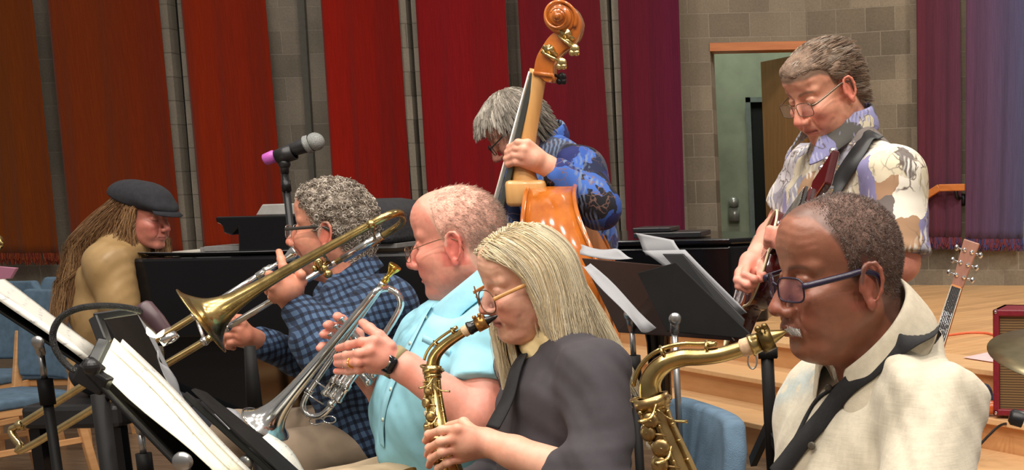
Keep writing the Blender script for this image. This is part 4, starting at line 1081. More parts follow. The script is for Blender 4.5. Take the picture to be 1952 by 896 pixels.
# ---------------------------------------------------------------- 3. the trumpeter in the light blue shirt
def trumpet_player():
    Y = 3.0
    p = dict(crown=-.008, skin=srgb(222, 148, 128), red=srgb(214, 104, 92), w=1.04, nose=.002, nosew=1.15, nosed=.002, lips=.9, fat=.009, jaw=1.06, jowl=.012, lip=srgb(190, 104, 96), brow=srgb(190, 150, 130), browa=.35, age=.7, open=1, ear=1.15,
             neck=(-.055, 0, -.19), neckr=.064, scalp=srgb(206, 168, 148), scalpa=.7,
             hl=[(-.13, -.095), (-.06, -.095), (-.035, -.05), (-.024, .012), (.002, .020), (.006, -.008), (.018, .000), (.030, .040), (.045, .075), (.07, .098), (.13, .11)])
    fr = frame_of(at(876, 459, Y), 184, 5, 0, 1.06)
    J = dict(neck=at(914, 584, 3.03), shn=at(940, 650, 2.85), shf=at(838, 632, 3.16), f=(-.95, -.3, 0), cd=.125, cf=.03, br=(.165, .175, .18))
    J['hip'] = at(880, 915, 3.05); J['belly'] = at(858, 800, 3.02)
    el_n = at(922, 800, 2.74); wr_n = at(755, 690, 2.72); el_f = at(800, 800, 3.12); wr_f = at(686, 700, 2.96)
    J['arms'] = [(J['shn'], el_n, wr_n), (J['shf'], el_f, wr_f)]
    root = person('balding man in a light blue short-sleeved shirt, holding the silver trumpet', (J['hip'][0], J['hip'][1]))
    mk = mat('khaki_twill', srgb(176, 156, 128), .9, 0, .08, 20, .3, 600, .001)
    lg = seated_legs(J['hip'], (-1, -.1, 0), None, mk, root, knee=[at(600, 955, 3.1), at(560, 975, 2.75)][::1], shoe=M_SHOE, r=.088)
    h = lambda u, v, y=2.70: at(u, v, y)
    kn = [h(714, 650, 2.675), h(706, 668, 2.665), h(702, 686, 2.67), h(704, 701, 2.685)]
    P = palm(wr_n, kn, .0155)
    P += finger([kn[0], h(690, 652, 2.67), h(665, 658, 2.69), h(645, 664, 2.72)], .0092)
    P += finger([kn[1], h(684, 674, 2.655), h(660, 678, 2.675), h(642, 681, 2.71)], .0092)
    P += finger([kn[2], h(682, 690, 2.655), h(662, 692, 2.675), h(642, 693, 2.71)], .0090)
    P += finger([kn[3], h(684, 705, 2.67), h(664, 708, 2.69), h(641, 708, 2.715)], .0082)
    P += finger([h(744, 660, 2.70), h(722, 640, 2.70), h(704, 626, 2.71), h(692, 616, 2.725)], .0115)
    P += [(rc(wr_n, h(775, 702, 2.72), .030, .032), .012), (rc(h(775, 702, 2.72), el_n, .032, .052), .012), (rc(el_n, J['shn'], .054, .056), .012), (el(el_n, .054), .02)]
    t4 = [h(641, 604, 2.93), h(622, 620, 2.93), h(615, 638, 2.93), h(609, 664, 2.93)]
    Q = palm(wr_f, [h(684, 636, 2.97), h(676, 650, 2.98), h(672, 664, 2.98), h(668, 680, 2.97)], .014)
    for i, (tp, k0) in enumerate(zip(t4, [h(684, 636, 2.97), h(676, 650, 2.98), h(672, 664, 2.98), h(668, 680, 2.97)])):
        Q += finger([k0, k0 * .5 + tp * .5 + np.array((-.012, .0, .014)), tp * .8 + k0 * .2 + np.array((-.006, 0, .008)), tp], .0098)
    Q += [(rc(wr_f, h(735, 755, 3.03), .028, .036), .012), (rc(h(735, 755, 3.03), el_f, .036, .045), .012)]
    tips = t4 + [h(645, 664, 2.72), h(642, 681, 2.71), h(642, 693, 2.71), h(641, 708, 2.715), h(692, 616, 2.725)]
    p['handskin'] = srgb(218, 150, 132)
    make_body(root, p, fr, J, [(P, .0026), (Q, .0026)], SKIN, .0027, legs=lg, tips=tips)
    m = mat('light_blue_cotton', srgb(150, 208, 226), .88, 0, .05, 30, .25, 800, .001)
    slv = J['shn'] + (el_n - J['shn']) * .62
    pr = torso_prims(J, .010) + [(rc(J['shn'], J['shn'] + (el_n - J['shn']) * .95, .068, .082), .03), (rc(J['shf'], J['shf'] + (el_f - J['shf']) * .8, .066, .075), .03)]
    f1 = foldfun((.8, 0, .6), .0095, 60, 21, 1.0, 5); f2 = foldfun((.1, .2, 1), .007, 50, 19)
    dn = norm(el_n - J['shn']); df = norm(el_f - J['shf'])
    def slcut(X, Y_, Z):
        d = (X - slv[0]) * dn[0] + (Y_ - slv[1]) * dn[1] + (Z - slv[2]) * dn[2]
        rad = np.sqrt((X - el_n[0]) ** 2 + (Y_ - el_n[1]) ** 2 + (Z - el_n[2]) ** 2) - .115
        return -np.maximum(rad, -d) + 0 * X
    s_ = worn('shirt', pr, .006, m, root, folds=lambda X, Y_, Z: f1(X, Y_, Z) + f2(X, Y_, Z), cuts=[slcut], it=2)
    # sleeve hem
    ring = []; sd1 = norm(np.cross(dn, (0, 0, 1))); sd2 = np.cross(dn, sd1)
    # collar, placket, pocket
    mc = mat('light_blue_collar', srgb(156, 212, 230), .88, 0, .05, 60, .25, 800, .001)
    up = norm(np.array(fr['o']) - J['neck'] + np.array((.05, 0, .06)))
    up = norm((-.45, -.15, .85)); collar(root, mc, at(890, 564, 2.99), up, (-.95, -.3, 0), J['shn'] - J['shf'], r=.083, h=.045, drop=.05, tip=.06, gap=26, spread=.018)
    Vs = np.empty(len(s_.data.vertices) * 3, np.float32); s_.data.vertices.foreach_get('co', Vs); Vs = Vs.reshape(-1, 3)
    strap('placket', project_strap(Vs, [(822, 585), (800, 620), (778, 660), (755, 710), (736, 760), (727, 810), (728, 850)], .002), .030, .0015, mc, root, lambda q, t: (-.75, -.65, .1))
    for uv in ((812, 605), (782, 655), (745, 742), (730, 800)):
        q = project_strap(Vs, [uv], .006)[0]; MB().lathe(q, (-.7, -.7, .1), [(0, .005), (.002, .0048), (.003, .0005)], 12).build('button', mat('pale_button', srgb(190, 205, 190), .3), root, True)
    strap('pocket_edge', project_strap(Vs, [(806, 645), (822, 652), (842, 662), (858, 672)], .003), .016, .0015, mc, root, lambda q, t: (-.5, -.85, .1))
    # watch and ring
    wc = h(752, 690, 2.72); wd = norm(h(775, 702, 2.72) - wr_n); wt = MB(); s1 = norm(np.cross(wd, (0, 0, 1))); s2 = np.cross(wd, s1); rr = .0335
    rowsw = [[wc + wd * o_ + (math.cos(a) * s1 + math.sin(a) * s2) * (rr + e_) for o_, e_ in ((-.010, 0), (-.010, .0022), (.010, .0022), (.010, 0))] for a in np.linspace(0, 2 * math.pi, 33)]
    wt.sheet(rowsw, .0); wo = wt.build('wristwatch', mat('olive_band', srgb(150, 136, 98), .7), root, True)
    fdir = norm(h(736, 710, 2.62) - wc); fdir = norm(fdir - wd * fdir.dot(wd)); fc_ = wc + fdir * (rr + .002)
    fm = MB(); e1 = wd; e2 = norm(np.cross(fdir, wd)); ln = []
    for q_, sc_ in ((0, 1), (.006, 1), (.0085, .85), (.0086, .05)): ln.append([fc_ + fdir * q_ + (math.copysign(abs(math.cos(a)) ** .5, math.cos(a)) * e1 * .0165 + math.copysign(abs(math.sin(a)) ** .5, math.sin(a)) * e2 * .019) * sc_ for a in np.linspace(0, 2 * math.pi, 29)])
    fm.sheet(ln).build('watch_face', mat('black_glass', (.006, .006, .008), .08, coat=.5), wo, True)
    rg = MB(); rc0 = h(671, 691, 2.665); rd = norm(h(662, 692, 2.675) - h(682, 690, 2.655)); a1 = norm(np.cross(rd, (0, 0, 1))); a2 = np.cross(rd, a1)
    rg.tube([rc0 + (math.cos(a) * a1 + math.sin(a) * a2) * .0104 for a in np.linspace(0, 2 * math.pi, 24, endpoint=False)], .0016, 8, closed=True).build('ring', M_GOLD, root, True)
    gl = mat('thin_bronze_wire', srgb(120, 96, 72), .3, .8)
    eyeglasses(fr, root, gl, 'rect', w=1.05, rt=.0009, dx=.006, dz=-.010, size=.98)
    # thin hair
    cap, V, F, Nv = put_cap(p, fr, root, srgb(222, 170, 152), .0016, .0004, 120)
    rs = np.random.RandomState(16); n = 16000; R0, N0 = pick(V, Nv, F, n, rs)
    rr_ = rs.randn(n, 3) * .35; keep = rs.rand(n) < np.clip(.45 - R0[:, 0] * 6 - (R0[:, 2] - .06) * 3, .25, 1); R0, N0, rr_ = R0[keep], N0[keep], rr_[keep]; n = len(R0)
    P = grow(R0, N0, rs.uniform(.005, .012, n), 4, lambda q, t, N_: N_ * .5 + rr_ + np.array((-.9, 0, -.5)))
    bk = np.clip(-R0[:, 0] * 12, 0, 1)[:, None]
    strands('short_hair', fr['f'](P), .00033, np.clip(hcols(n, [srgb(222, 190, 174), srgb(206, 172, 156)], rs) * (1 - bk * .75) + hcols(n, [srgb(140, 122, 108), srgb(110, 96, 86), srgb(176, 164, 150)], rs) * bk * .75, 0, 1), HAIR, cap)
    return fr, J, root

M_GOLD = mat('gold_ring', srgb(255, 205, 90), .2, 1.0)

# ---------------------------------------------------------------- 4. the trombonist
def check_mat(name, base, light, dark, per, rot=.25):
    m, N, L, B = newmat(name)
    t = N.new('ShaderNodeTexCoord'); mpn = N.new('ShaderNodeMapping'); mpn.inputs['Rotation'].default_value = (0, rot, 0)
    nz = N.new('ShaderNodeTexNoise'); nz.inputs['Scale'].default_value = 5; L.new(t.outputs['Object'], nz.inputs['Vector'])
    ad = N.new('ShaderNodeVectorMath'); ad.operation = 'MULTIPLY_ADD'; ad.inputs[1].default_value = (.06, .06, .06); L.new(nz.outputs['Color'], ad.inputs[0]); L.new(t.outputs['Object'], ad.inputs[2])
    L.new(ad.outputs[0], mpn.inputs[0]); s = N.new('ShaderNodeSeparateXYZ'); L.new(mpn.outputs[0], s.inputs[0])
    outs = []
    ax = N.new('ShaderNodeMath'); ax.operation = 'ADD'; L.new(s.outputs[0], ax.inputs[0])
    yy = N.new('ShaderNodeMath'); yy.operation = 'MULTIPLY'; yy.inputs[1].default_value = .7; L.new(s.outputs[1], yy.inputs[0]); L.new(yy.outputs[0], ax.inputs[1])
    for src in (ax.outputs[0], s.outputs[2]):
        a = N.new('ShaderNodeMath'); a.operation = 'MULTIPLY'; a.inputs[1].default_value = 2 * math.pi / per; L.new(src, a.inputs[0])
        b = N.new('ShaderNodeMath'); b.operation = 'SINE'; L.new(a.outputs[0], b.inputs[0])
        c = N.new('ShaderNodeMath'); c.operation = 'GREATER_THAN'; c.inputs[1].default_value = .25; L.new(b.outputs[0], c.inputs[0]); outs.append(c.outputs[0])
    sm = N.new('ShaderNodeMath'); sm.operation = 'ADD'; L.new(outs[0], sm.inputs[0]); L.new(outs[1], sm.inputs[1])
    hv = N.new('ShaderNodeMath'); hv.operation = 'MULTIPLY'; hv.inputs[1].default_value = .5; L.new(sm.outputs[0], hv.inputs[0])
    L.new(ramp(N, L, hv.outputs[0], [(0, light), (.4, base), (.8, dark)], 'CONSTANT'), B.inputs['Base Color'])
    B.inputs['Roughness'].default_value = .9; bump(N, L, B, noise(N, L, t.outputs['Object'], 500, 2), .2, .001)
    return m

def trombone_player():
    Y = 3.5
    p = dict(crown=-.004, skin=srgb(202, 138, 112), red=srgb(200, 104, 86), w=1.02, nose=.003, nosew=1.1, nosed=.001, lips=.8, fat=.005, jowl=.004, lip=srgb(176, 100, 90), brow=srgb(150, 130, 115), browa=.5, age=.9, ear=1.15,
             neck=(-.055, 0, -.19), neckr=.06, scalp=srgb(150, 130, 115), scalpa=.8, beard=srgb(170, 140, 125), bearda=.25, mouthz=-.070,
             hl=[(-.13, -.085), (-.06, -.085), (-.035, -.045), (-.024, .010), (.002, .020), (.006, -.020), (.020, -.014), (.030, .030), (.055, .050), (.066, .066), (.085, .078), (.13, .08)])
    fr = frame_of(at(637, 437, Y), 184, -4, 0, 1.04)
    J = dict(neck=at(674, 562, 3.55), shn=at(738, 575, 3.33), shf=at(655, 560, 3.68), f=(-.97, -.22, 0), cd=.12, cf=.02, br=(.13, .165, .18))
    J['hip'] = at(712, 835, 3.5); J['belly'] = at(700, 745, 3.47)
    el_n = at(628, 668, 3.20); wr_n = at(563, 580, 3.28); el_f = at(598, 690, 3.72); wr_f = at(478, 645, 3.46)
    J['arms'] = [(J['shn'], el_n, wr_n), (J['shf'], el_f, wr_f)]
    root = person('man with curly grey hair in a navy checked shirt, blowing the trombone', (J['hip'][0], J['hip'][1]))
    mk = mat('taupe_twill', srgb(146, 128, 108), .9, 0, .08, 20, .3, 600, .001)
    lg = seated_legs(J['hip'], (-1, -.15, 0), None, mk, root, knee=[at(450, 828, 3.75), at(560, 872, 3.25)], shoe=M_SHOE, r=.085)
    h = lambda u, v, y: at(u, v, y)
    k1 = [h(541, 520, 3.24), h(526, 530, 3.22), h(519, 546, 3.22), h(522, 560, 3.24)]
    P = palm(wr_n, k1, .0155) + [(el(h(552, 548, 3.26), .034), .015)]
    P += finger([k1[0], h(540, 508, 3.24), h(536, 494, 3.26), h(532, 480, 3.28)], .0098)
    P += finger([k1[1], h(514, 524, 3.25), h(510, 534, 3.28), h(520, 540, 3.31)], .0095)
    P += finger([k1[2], h(510, 546, 3.25), h(512, 556, 3.28), h(524, 554, 3.31)], .0092)
    P += finger([k1[3], h(518, 566, 3.25), h(524, 572, 3.28), h(533, 566, 3.31)], .0085)
    P += finger([h(566, 556, 3.27), h(575, 538, 3.27), h(574, 524, 3.26), h(566, 512, 3.27)], .0112)
    P += [(rc(wr_n, wr_n + (el_n - wr_n) * .5, .029, .036), .012)]
    k2 = [h(462, 618, 3.42), h(456, 630, 3.41), h(455, 642, 3.41), h(457, 653, 3.42)]
    Q = palm(wr_f, k2, .0145)
    for i, (a, b) in enumerate((((442, 610), (434, 617)), ((436, 626), (430, 634)), ((436, 640), (431, 648)), ((440, 654), (436, 660)))):
        Q += finger([k2[i], h(a[0], a[1], 3.39), h(b[0], b[1], 3.42), h(b[0] + 9, b[1] + 3, 3.45)], .0092)
    Q += finger([h(470, 626, 3.44), h(458, 608, 3.42), h(446, 604, 3.42)], .011)
    Q += [(rc(wr_f, wr_f + (el_f - wr_f) * .4, .028, .034), .012)]
    p['handskin'] = srgb(206, 140, 114)
    make_body(root, p, fr, J, [(P, .0028), (Q, .0028)], SKIN, .003, legs=lg, tips=[h(532, 480, 3.28)])
    m = check_mat('navy_check', srgb(34, 50, 76), srgb(70, 94, 124), srgb(15, 22, 38), .0215)
    aw = lambda wr, e_: wr + (e_ - wr) * .16
    pr = torso_prims(J, .008) + [(q, .03) for q in arm_prims(J['shn'], el_n, aw(wr_n, el_n), (.068, .066, .062, .044))] + [(q, .03) for q in arm_prims(J['shf'], el_f, aw(wr_f, el_f), (.064, .056, .050, .040))]
    f1 = foldfun((.8, 0, .6), .006, 60, 31, 1.0, 5); f2 = foldfun((.1, .2, 1), .005, 60, 29)
    worn('shirt', pr, .006, m, root, folds=lambda X, Y_, Z: f1(X, Y_, Z) + f2(X, Y_, Z), it=2)
    up = norm(np.array(fr['o']) - J['neck'] + np.array((.05, 0, .06)))
    up = norm((-.40, -.15, .87)); collar(root, m, at(668, 537, 3.50), up, (-.97, -.22, 0), J['shn'] - J['shf'], r=.077, h=.046, drop=.05, tip=.06, gap=30, spread=.016)
    for wr, e_ in ((wr_n, el_n), (wr_f, el_f)):
        c = aw(wr, e_); d = norm(e_ - wr); MB().lathe(c - d * .012, d, [(0, .038), (0, .0405), (.03, .0425), (.062, .045), (.0625, .040)], 28).build('cuff', m, root, True)
    gl = mat('dark_olive_frame', srgb(52, 48, 44), .35)
    eyeglasses(fr, root, mat('silver_rim', srgb(200, 195, 190), .25, .8), 'rect', arm=gl, w=1.04, rt=.001, armr=.0022, dx=.004, dz=-.003, size=.98)
    cap, V, F, Nv = put_cap(p, fr, root, srgb(150, 138, 126), .007, .004, 70)
    rs = np.random.RandomState(26); n = 3600; R0, N0 = pick(V, Nv, F, n, rs); S = 16
    ax = norm_rows(N0 + rs.randn(n, 3) * .5); A = norm_rows(np.cross(ax, rs.randn(n, 3))); B_ = np.cross(ax, A); tt = np.linspace(0, 1, S)
    rad = rs.uniform(.003, .0058, n)[:, None, None]; turns = rs.uniform(1.0, 2.0, n)[:, None]; L_ = rs.uniform(.005, .013, n)[:, None, None]
    an = (tt[None] * turns * 2 * math.pi)[..., None]
    P = R0[:, None] + ax[:, None] * L_ * tt[None, :, None] * 1.0 + rad * (A[:, None] * (np.cos(an) - 1) + B_[:, None] * np.sin(an)) + np.array((0, 0, -.004)) * tt[None, :, None] ** 2
    strands('curls', fr['f'](P), .00085, hcols(n, [srgb(176, 164, 150), srgb(140, 128, 116), srgb(112, 100, 90), srgb(205, 196, 184)], rs, [.35, .3, .15, .2]), HAIR, cap, 3, False)
    return fr, J, root
# ---------------------------------------------------------------- 5. the bassist
def patch_mat(name, cols_, scale=9, detail=.35, fine=None, rough=.85, stretch=(1, 1, 1)):
    """printed cloth of irregular coloured patches"""
    m, N, L, B = newmat(name)
    v = coords(N, L, stretch); nz = N.new('ShaderNodeTexNoise'); nz.inputs['Scale'].default_value = 14; nz.inputs['Detail'].default_value = 3; L.new(v, nz.inputs['Vector'])
    ad = N.new('ShaderNodeVectorMath'); ad.operation = 'MULTIPLY_ADD'; ad.inputs[1].default_value = (detail * .12,) * 3; L.new(nz.outputs['Color'], ad.inputs[0]); L.new(v, ad.inputs[2])
    vo = N.new('ShaderNodeTexVoronoi'); vo.inputs['Scale'].default_value = scale; L.new(ad.outputs[0], vo.inputs['Vector'])
    sx_ = N.new('ShaderNodeSeparateColor'); L.new(vo.outputs['Color'], sx_.inputs[0])
    n = len(cols_); c = ramp(N, L, sx_.outputs[0], [(i / n, q) for i, q in enumerate(cols_)], 'CONSTANT')
    if fine:
        v2 = N.new('ShaderNodeTexVoronoi'); v2.inputs['Scale'].default_value = fine[0]; v2.feature = 'DISTANCE_TO_EDGE'; L.new(ad.outputs[0], v2.inputs['Vector'])
        msk = ramp(N, L, v2.outputs['Distance'], [(0, (1, 1, 1)), (fine[2], (0, 0, 0))], 'LINEAR')
        gate = ramp(N, L, noise(N, L, v, fine[3], 2), [(.46, (0, 0, 0)), (.54, (1, 1, 1))])
        f = N.new('ShaderNodeMath'); f.operation = 'MULTIPLY'; L.new(msk, f.inputs[0]); L.new(gate, f.inputs[1])
        c = mixc(N, L, f.outputs[0], c, fine[1])
        w = N.new('ShaderNodeTexWave'); w.inputs['Scale'].default_value = fine[0] * .9; w.inputs['Distortion'].default_value = 6; L.new(v, w.inputs['Vector'])
        g2 = ramp(N, L, noise(N, L, v, fine[3] * 1.4, 2), [(.52, (0, 0, 0)), (.58, (1, 1, 1))]); f2 = N.new('ShaderNodeMath'); f2.operation = 'MULTIPLY'
        L.new(ramp(N, L, w.outputs['Fac'], [(.45, (0, 0, 0)), (.6, (.8, .8, .8))]), f2.inputs[0]); L.new(g2, f2.inputs[1]); c = mixc(N, L, f2.outputs[0], c, fine[4])
    L.new(c, B.inputs['Base Color']); B.inputs['Roughness'].default_value = rough
    bump(N, L, B, noise(N, L, v, 400, 2), .2, .001); return m

def straight_hair(p, fr, root, name, t, n, L_, pal, flow, rs, r=.0008, S=9, capcol=None, lump=.002, lumpf=50, lockk=.5, weights=None, lkey=60):
    cap, V, F, Nv = put_cap(p, fr, root, capcol, t, lump, lumpf)
    R0, N0 = pick(V, Nv, F, n, rs, V[:, 2] - hairline(p)(V[:, 0]) > .013); tt = t * 0 + .001 + rs.rand(n) * t * 1.3
    P = grow(R0, N0, rs.uniform(L_[0], L_[1], n), S, lambda q, u, N_: flow(q, u, N0, R0), p, tt)
    key = np.round(R0[:, 1] * lkey).astype(int) * 10000 + np.round(R0[:, 0] * lkey).astype(int) * 100 + np.round(R0[:, 2] * lkey).astype(int)
    u, inv = np.unique(key, return_inverse=True); cnt = np.bincount(inv)
    for s_ in range(S):
        M = np.stack([np.bincount(inv, P[:, s_, c]) / cnt for c in range(3)], 1)[inv]; a = lockk * (s_ / (S - 1)); P[:, s_] = P[:, s_] * (1 - a) + M * a
    C = hcols(len(u), pal, rs, weights)[inv] * .6 + hcols(n, pal, rs, weights) * .4
    strands(name, fr['f'](P), r, np.clip(C, 0, 1), HAIR, cap, 3); return cap

def bass_player():
    Y = 4.0
    p = dict(crown=-.016, skin=srgb(204, 146, 124), red=srgb(196, 112, 98), w=1.0, nose=.002, nosed=.001, lips=.8, fat=.0, age=.8, lip=srgb(170, 100, 92), brow=srgb(120, 108, 96), browa=.5, neck=(.0, 0, -.17), neckr=.055, scalp=srgb(120, 112, 102), scalpa=.9,
             hl=[(-.13, -.095), (-.06, -.10), (-.035, -.06), (-.024, .004), (.004, .014), (.008, -.018), (.020, -.012), (.034, .016), (.055, .036), (.085, .050), (.13, .052)])
    fr = frame_of(at(984, 243, Y), 198, 36, 0, .98)
    J = dict(neck=at(1036, 282, 4.05), shn=at(1108, 322, 3.88), shf=at(1004, 330, 4.28), f=(-.93, -.37, 0), cd=.11, cf=.0, br=(.12, .16, .16))
    J['hip'] = at(1108, 560, 4.2); J['belly'] = at(1095, 455, 4.1)
    el_n = at(1142, 396, 3.80); wr_n = at(1048, 318, 3.74); el_f = at(962, 430, 4.30); wr_f = at(950, 560, 4.05)
    J['arms'] = [(J['shn'], el_n, wr_n), (J['shf'], el_f, wr_f)]
    root = person('man with grey hair in a blue and black print shirt, bent over the double bass', (J['hip'][0], J['hip'][1]))
    mk = mat('dark_trousers', (.015, .016, .022), .9)
    hip = J['hip']; f = np.array((-.93, -.37, 0)); s = np.array((.37, -.93, 0)); P = []; lg = []
    for sg in (-1, 1):
        k = hip + s * sg * .12 + f * .02 + (0, 0, -.44); a = np.array((k[0], k[1], .1)); P += [(rc(hip + s * sg * .08, k, .09, .07), .03), (rc(k, a, .07, .055), .02)]; lg.append([rc(hip + s * sg * .08, k, .07, .05), rc(k, a, .05, .035)])
        worn('shoe', [(eltri(a + f * .07 + (0, 0, -.05), (.13, .05, .045), f, s), .02), (el(a + (0, 0, -.03), .05), .03)], .01, M_SHOE, root)
    worn('trousers', P + [(el(hip, (.14, .15, .12)), .05)], .012, mk, root)
    h = lambda u, v, y: at(u, v, y)
    kn = [h(1006, 273, 3.70), h(999, 285, 3.69), h(996, 298, 3.69), h(998, 311, 3.70)]
    Q = palm(wr_n, kn, .0155)
    for i, (m_, e_) in enumerate((((988, 272), (972, 281)), ((984, 284), (968, 291)), ((981, 297), (966, 303)), ((984, 309), (969, 313)))):
        Q += finger([kn[i], h(m_[0], m_[1], 3.695), h(e_[0], e_[1], 3.71), h(e_[0] + 3, e_[1] + 4, 3.745)], .0098)
    Q += finger([h(1022, 300, 3.74), h(1006, 292, 3.78), h(992, 286, 3.80)], .0115)
    Q += [(rc(wr_n, wr_n + (el_n - wr_n) * .4, .029, .036), .012)]
    p['handskin'] = srgb(222, 166, 140)
    make_body(root, p, fr, J, [(Q, .003), (loose_hand(el_f, wr_f, (-.3, -.4, -.9), (.3, .9, 0)), .0035)], SKIN, .0032, legs=lg)
    m = patch_mat('blue_print', [srgb(18, 22, 40), srgb(46, 82, 160), srgb(24, 34, 66), srgb(60, 66, 84), srgb(30, 40, 100), srgb(60, 100, 180), srgb(20, 20, 28)], 15, .8, (26, srgb(120, 90, 80), .04, 9, srgb(110, 130, 160)))
    pr = torso_prims(J, .008) + [(q, .03) for q in arm_prims(J['shn'], el_n, wr_n + (el_n - wr_n) * .18, (.064, .058, .052, .042))] + [(q, .03) for q in arm_prims(J['shf'], el_f, wr_f, (.06, .054, .048, .04))]
    f1 = foldfun((.8, 0, .6), .007, 60, 41, 1.0, 5)
    worn('shirt', pr, .007, m, root, folds=f1, it=2)
    up = norm(np.array(fr['o']) - J['neck'] + np.array((.06, 0, .08)))
    collar(root, m, J['neck'] + up * .03, up, (-.93, -.37, 0), J['shn'] - J['shf'], r=.066, h=.04, drop=.045, tip=.05, gap=30, spread=.014)
    eyeglasses(fr, root, mat('thin_dark_wire', srgb(50, 48, 46), .3, .6), 'rect', w=1.02, rt=.0012, armr=.0014, dx=.004, dz=-.004)
    rs = np.random.RandomState(31)
    def flow(q, u, N_, R_):
        crown = np.array((-.05, 0, .12)); d = q - crown; d[:, 2] = np.minimum(d[:, 2], 0) - .03; d = norm_rows(d)
        return d + .10 * N_ + np.array((.0, 0, -.45)) * (q[:, 2:3] < .09) + rs.randn(*q.shape) * .05
    straight_hair(p, fr, root, 'strands', .007, 5200, (.035, .055), [srgb(168, 160, 148), srgb(138, 130, 118), srgb(108, 100, 90), srgb(194, 186, 174)], flow, rs, .0009, 9, srgb(104, 96, 86))
    return fr, J, root

# ---------------------------------------------------------------- 6. the guitarist
def guitar_player():
    Y = 3.2
    p = dict(skin=srgb(226, 162, 134), red=srgb(214, 116, 98), w=.98, nose=.003, nosed=.002, nosew=1.0, lips=.8, fat=.0, age=1.0, lip=srgb(192, 104, 96), brow=srgb(110, 88, 68), browa=.7, neck=(-.005, 0, -.175), neckr=.056, scalp=srgb(110, 92, 76), scalpa=.9, crown=-.020,
             hl=[(-.13, -.088), (-.06, -.088), (-.035, -.045), (-.026, .012), (.002, .024), (.006, .004), (.018, .010), (.026, .036), (.045, .048), (.060, .050), (.085, .050), (.13, .052)])
    fr = frame_of(at(1569, 167, Y), 222, 27, 0, .99)
    J = dict(neck=at(1612, 268, 3.26), shn=at(1708, 338, 3.10), shf=at(1545, 326, 3.42), f=(-.80, -.60, 0), cd=.115, cf=.01, br=(.13, .165, .17))
    J['hip'] = at(1626, 590, 3.36); J['belly'] = at(1612, 470, 3.27)
    el_n = at(1716, 500, 3.05); wr_n = at(1520, 460, 2.86); el_f = at(1497, 425, 3.46); wr_f = at(1447, 482, 3.12)
    J['arms'] = [(J['shn'], el_n, wr_n), (J['shf'], el_f, wr_f)]
    root = person('standing man in a patterned tropical shirt, playing guitar with a black strap', (J['hip'][0], J['hip'][1]))
    mk = mat('grey_jeans', srgb(120, 116, 116), .9, 0, .1, 30, .3, 400, .001)
    hip = J['hip']; f = np.array((-.80, -.60, 0)); s = np.array((.6, -.8, 0)); P = []; lg = []
    for sg in (-1, 1):
        k = hip + s * sg * .11 + f * .02 + (0, 0, -.42); a = np.array((k[0], k[1], .1)); P += [(rc(hip + s * sg * .08, k, .09, .07), .03), (rc(k, a, .07, .055), .02)]; lg.append([rc(hip + s * sg * .08, k, .07, .05), rc(k, a, .05, .035)])
        worn('shoe', [(eltri(a + f * .07 + (0, 0, -.05), (.13, .05, .045), f, s), .02), (el(a + (0, 0, -.03), .05), .03)], .01, M_SHOE, root)
    worn('jeans', P + [(el(hip, (.15, .15, .12)), .05)], .010, mk, root)
    h = lambda u, v, y: at(u, v, y)
    k1 = [h(1446, 512, 3.08), h(1424, 508, 3.06), h(1410, 519, 3.05), h(1407, 534, 3.05)]
    Q = palm(wr_f, k1, .0145) + [(el(h(1430, 522, 3.08), .026), .012)]
    Q += finger([k1[0], h(1450, 522, 3.03), h(1453, 532, 3.02)], .0088)
    Q += finger([k1[1], h(1420, 524, 3.02), h(1438, 532, 3.01), h(1449, 535, 3.03)], .0092)
    Q += finger([k1[2], h(1406, 534, 3.02), h(1424, 543, 3.01), h(1442, 544, 3.03)], .009)
    Q += finger([k1[3], h(1408, 546, 3.02), h(1424, 553, 3.02), h(1438, 551, 3.04)], .008)
    Q += finger([h(1448, 496, 3.09), h(1456, 512, 3.05), h(1455, 524, 3.02)], .0105)
    Q += [(rc(wr_f, wr_f + (el_f - wr_f) * .5, .027, .040), .012), (rc(wr_f + (el_f - wr_f) * .5, el_f, .040, .044), .012), (rc(el_f, J['shf'], .046, .05), .012)]
    T_ = []
    kk = [h(1486, 440, 2.97), h(1484, 449, 2.97), h(1482, 458, 2.97), h(1481, 467, 2.98)]
    T_ += palm(wr_n, kk, .013)
    for i, q in enumerate(kk): T_ += finger([q, q + np.array((-.022, .0, .004)), q + np.array((-.026, .022, -.004))], .0085)
    T_ += [(rc(wr_n, el_n, .028, .045), .012), (rc(el_n, J['shn'], .046, .05), .012)]
    p['handskin'] = srgb(228, 158, 138)
    make_body(root, p, fr, J, [(Q, .0028), (T_, .004)], SKIN, .0026, legs=lg, tips=[h(1449, 535, 3.03), h(1442, 544, 3.03)] + k1)
    m = patch_mat('tropical_print', [srgb(214, 204, 186), srgb(128, 124, 164), srgb(196, 184, 160), srgb(150, 148, 160), srgb(226, 220, 206), srgb(164, 130, 100), srgb(186, 180, 184), srgb(206, 196, 170), srgb(108, 100, 96)], 13, .8, (30, srgb(90, 76, 66), .09, 8, srgb(224, 220, 210)))
    slv = J['shn'] + (el_n - J['shn']) * .94; slf = J['shf'] + (el_f - J['shf']) * .80
    pr = torso_prims(J, .010) + [(rc(J['shn'], slv, .068, .074), .03), (rc(J['shf'], slf, .064, .068), .03)]
    dn = norm(el_n - J['shn']); df = norm(el_f - J['shf'])
    def cutter(c0, d0, rr):
        def g(X, Y_, Z):
            d = (X - c0[0]) * d0[0] + (Y_ - c0[1]) * d0[1] + (Z - c0[2]) * d0[2]
            rad = np.sqrt((X - c0[0]) ** 2 + (Y_ - c0[1]) ** 2 + (Z - c0[2]) ** 2) - rr
            return -np.maximum(rad, -d)
        return g
    f1 = foldfun((.8, 0, .6), .006, 60, 51, 1.0, 5); f2 = foldfun((.1, .2, 1), .004, 60, 49)
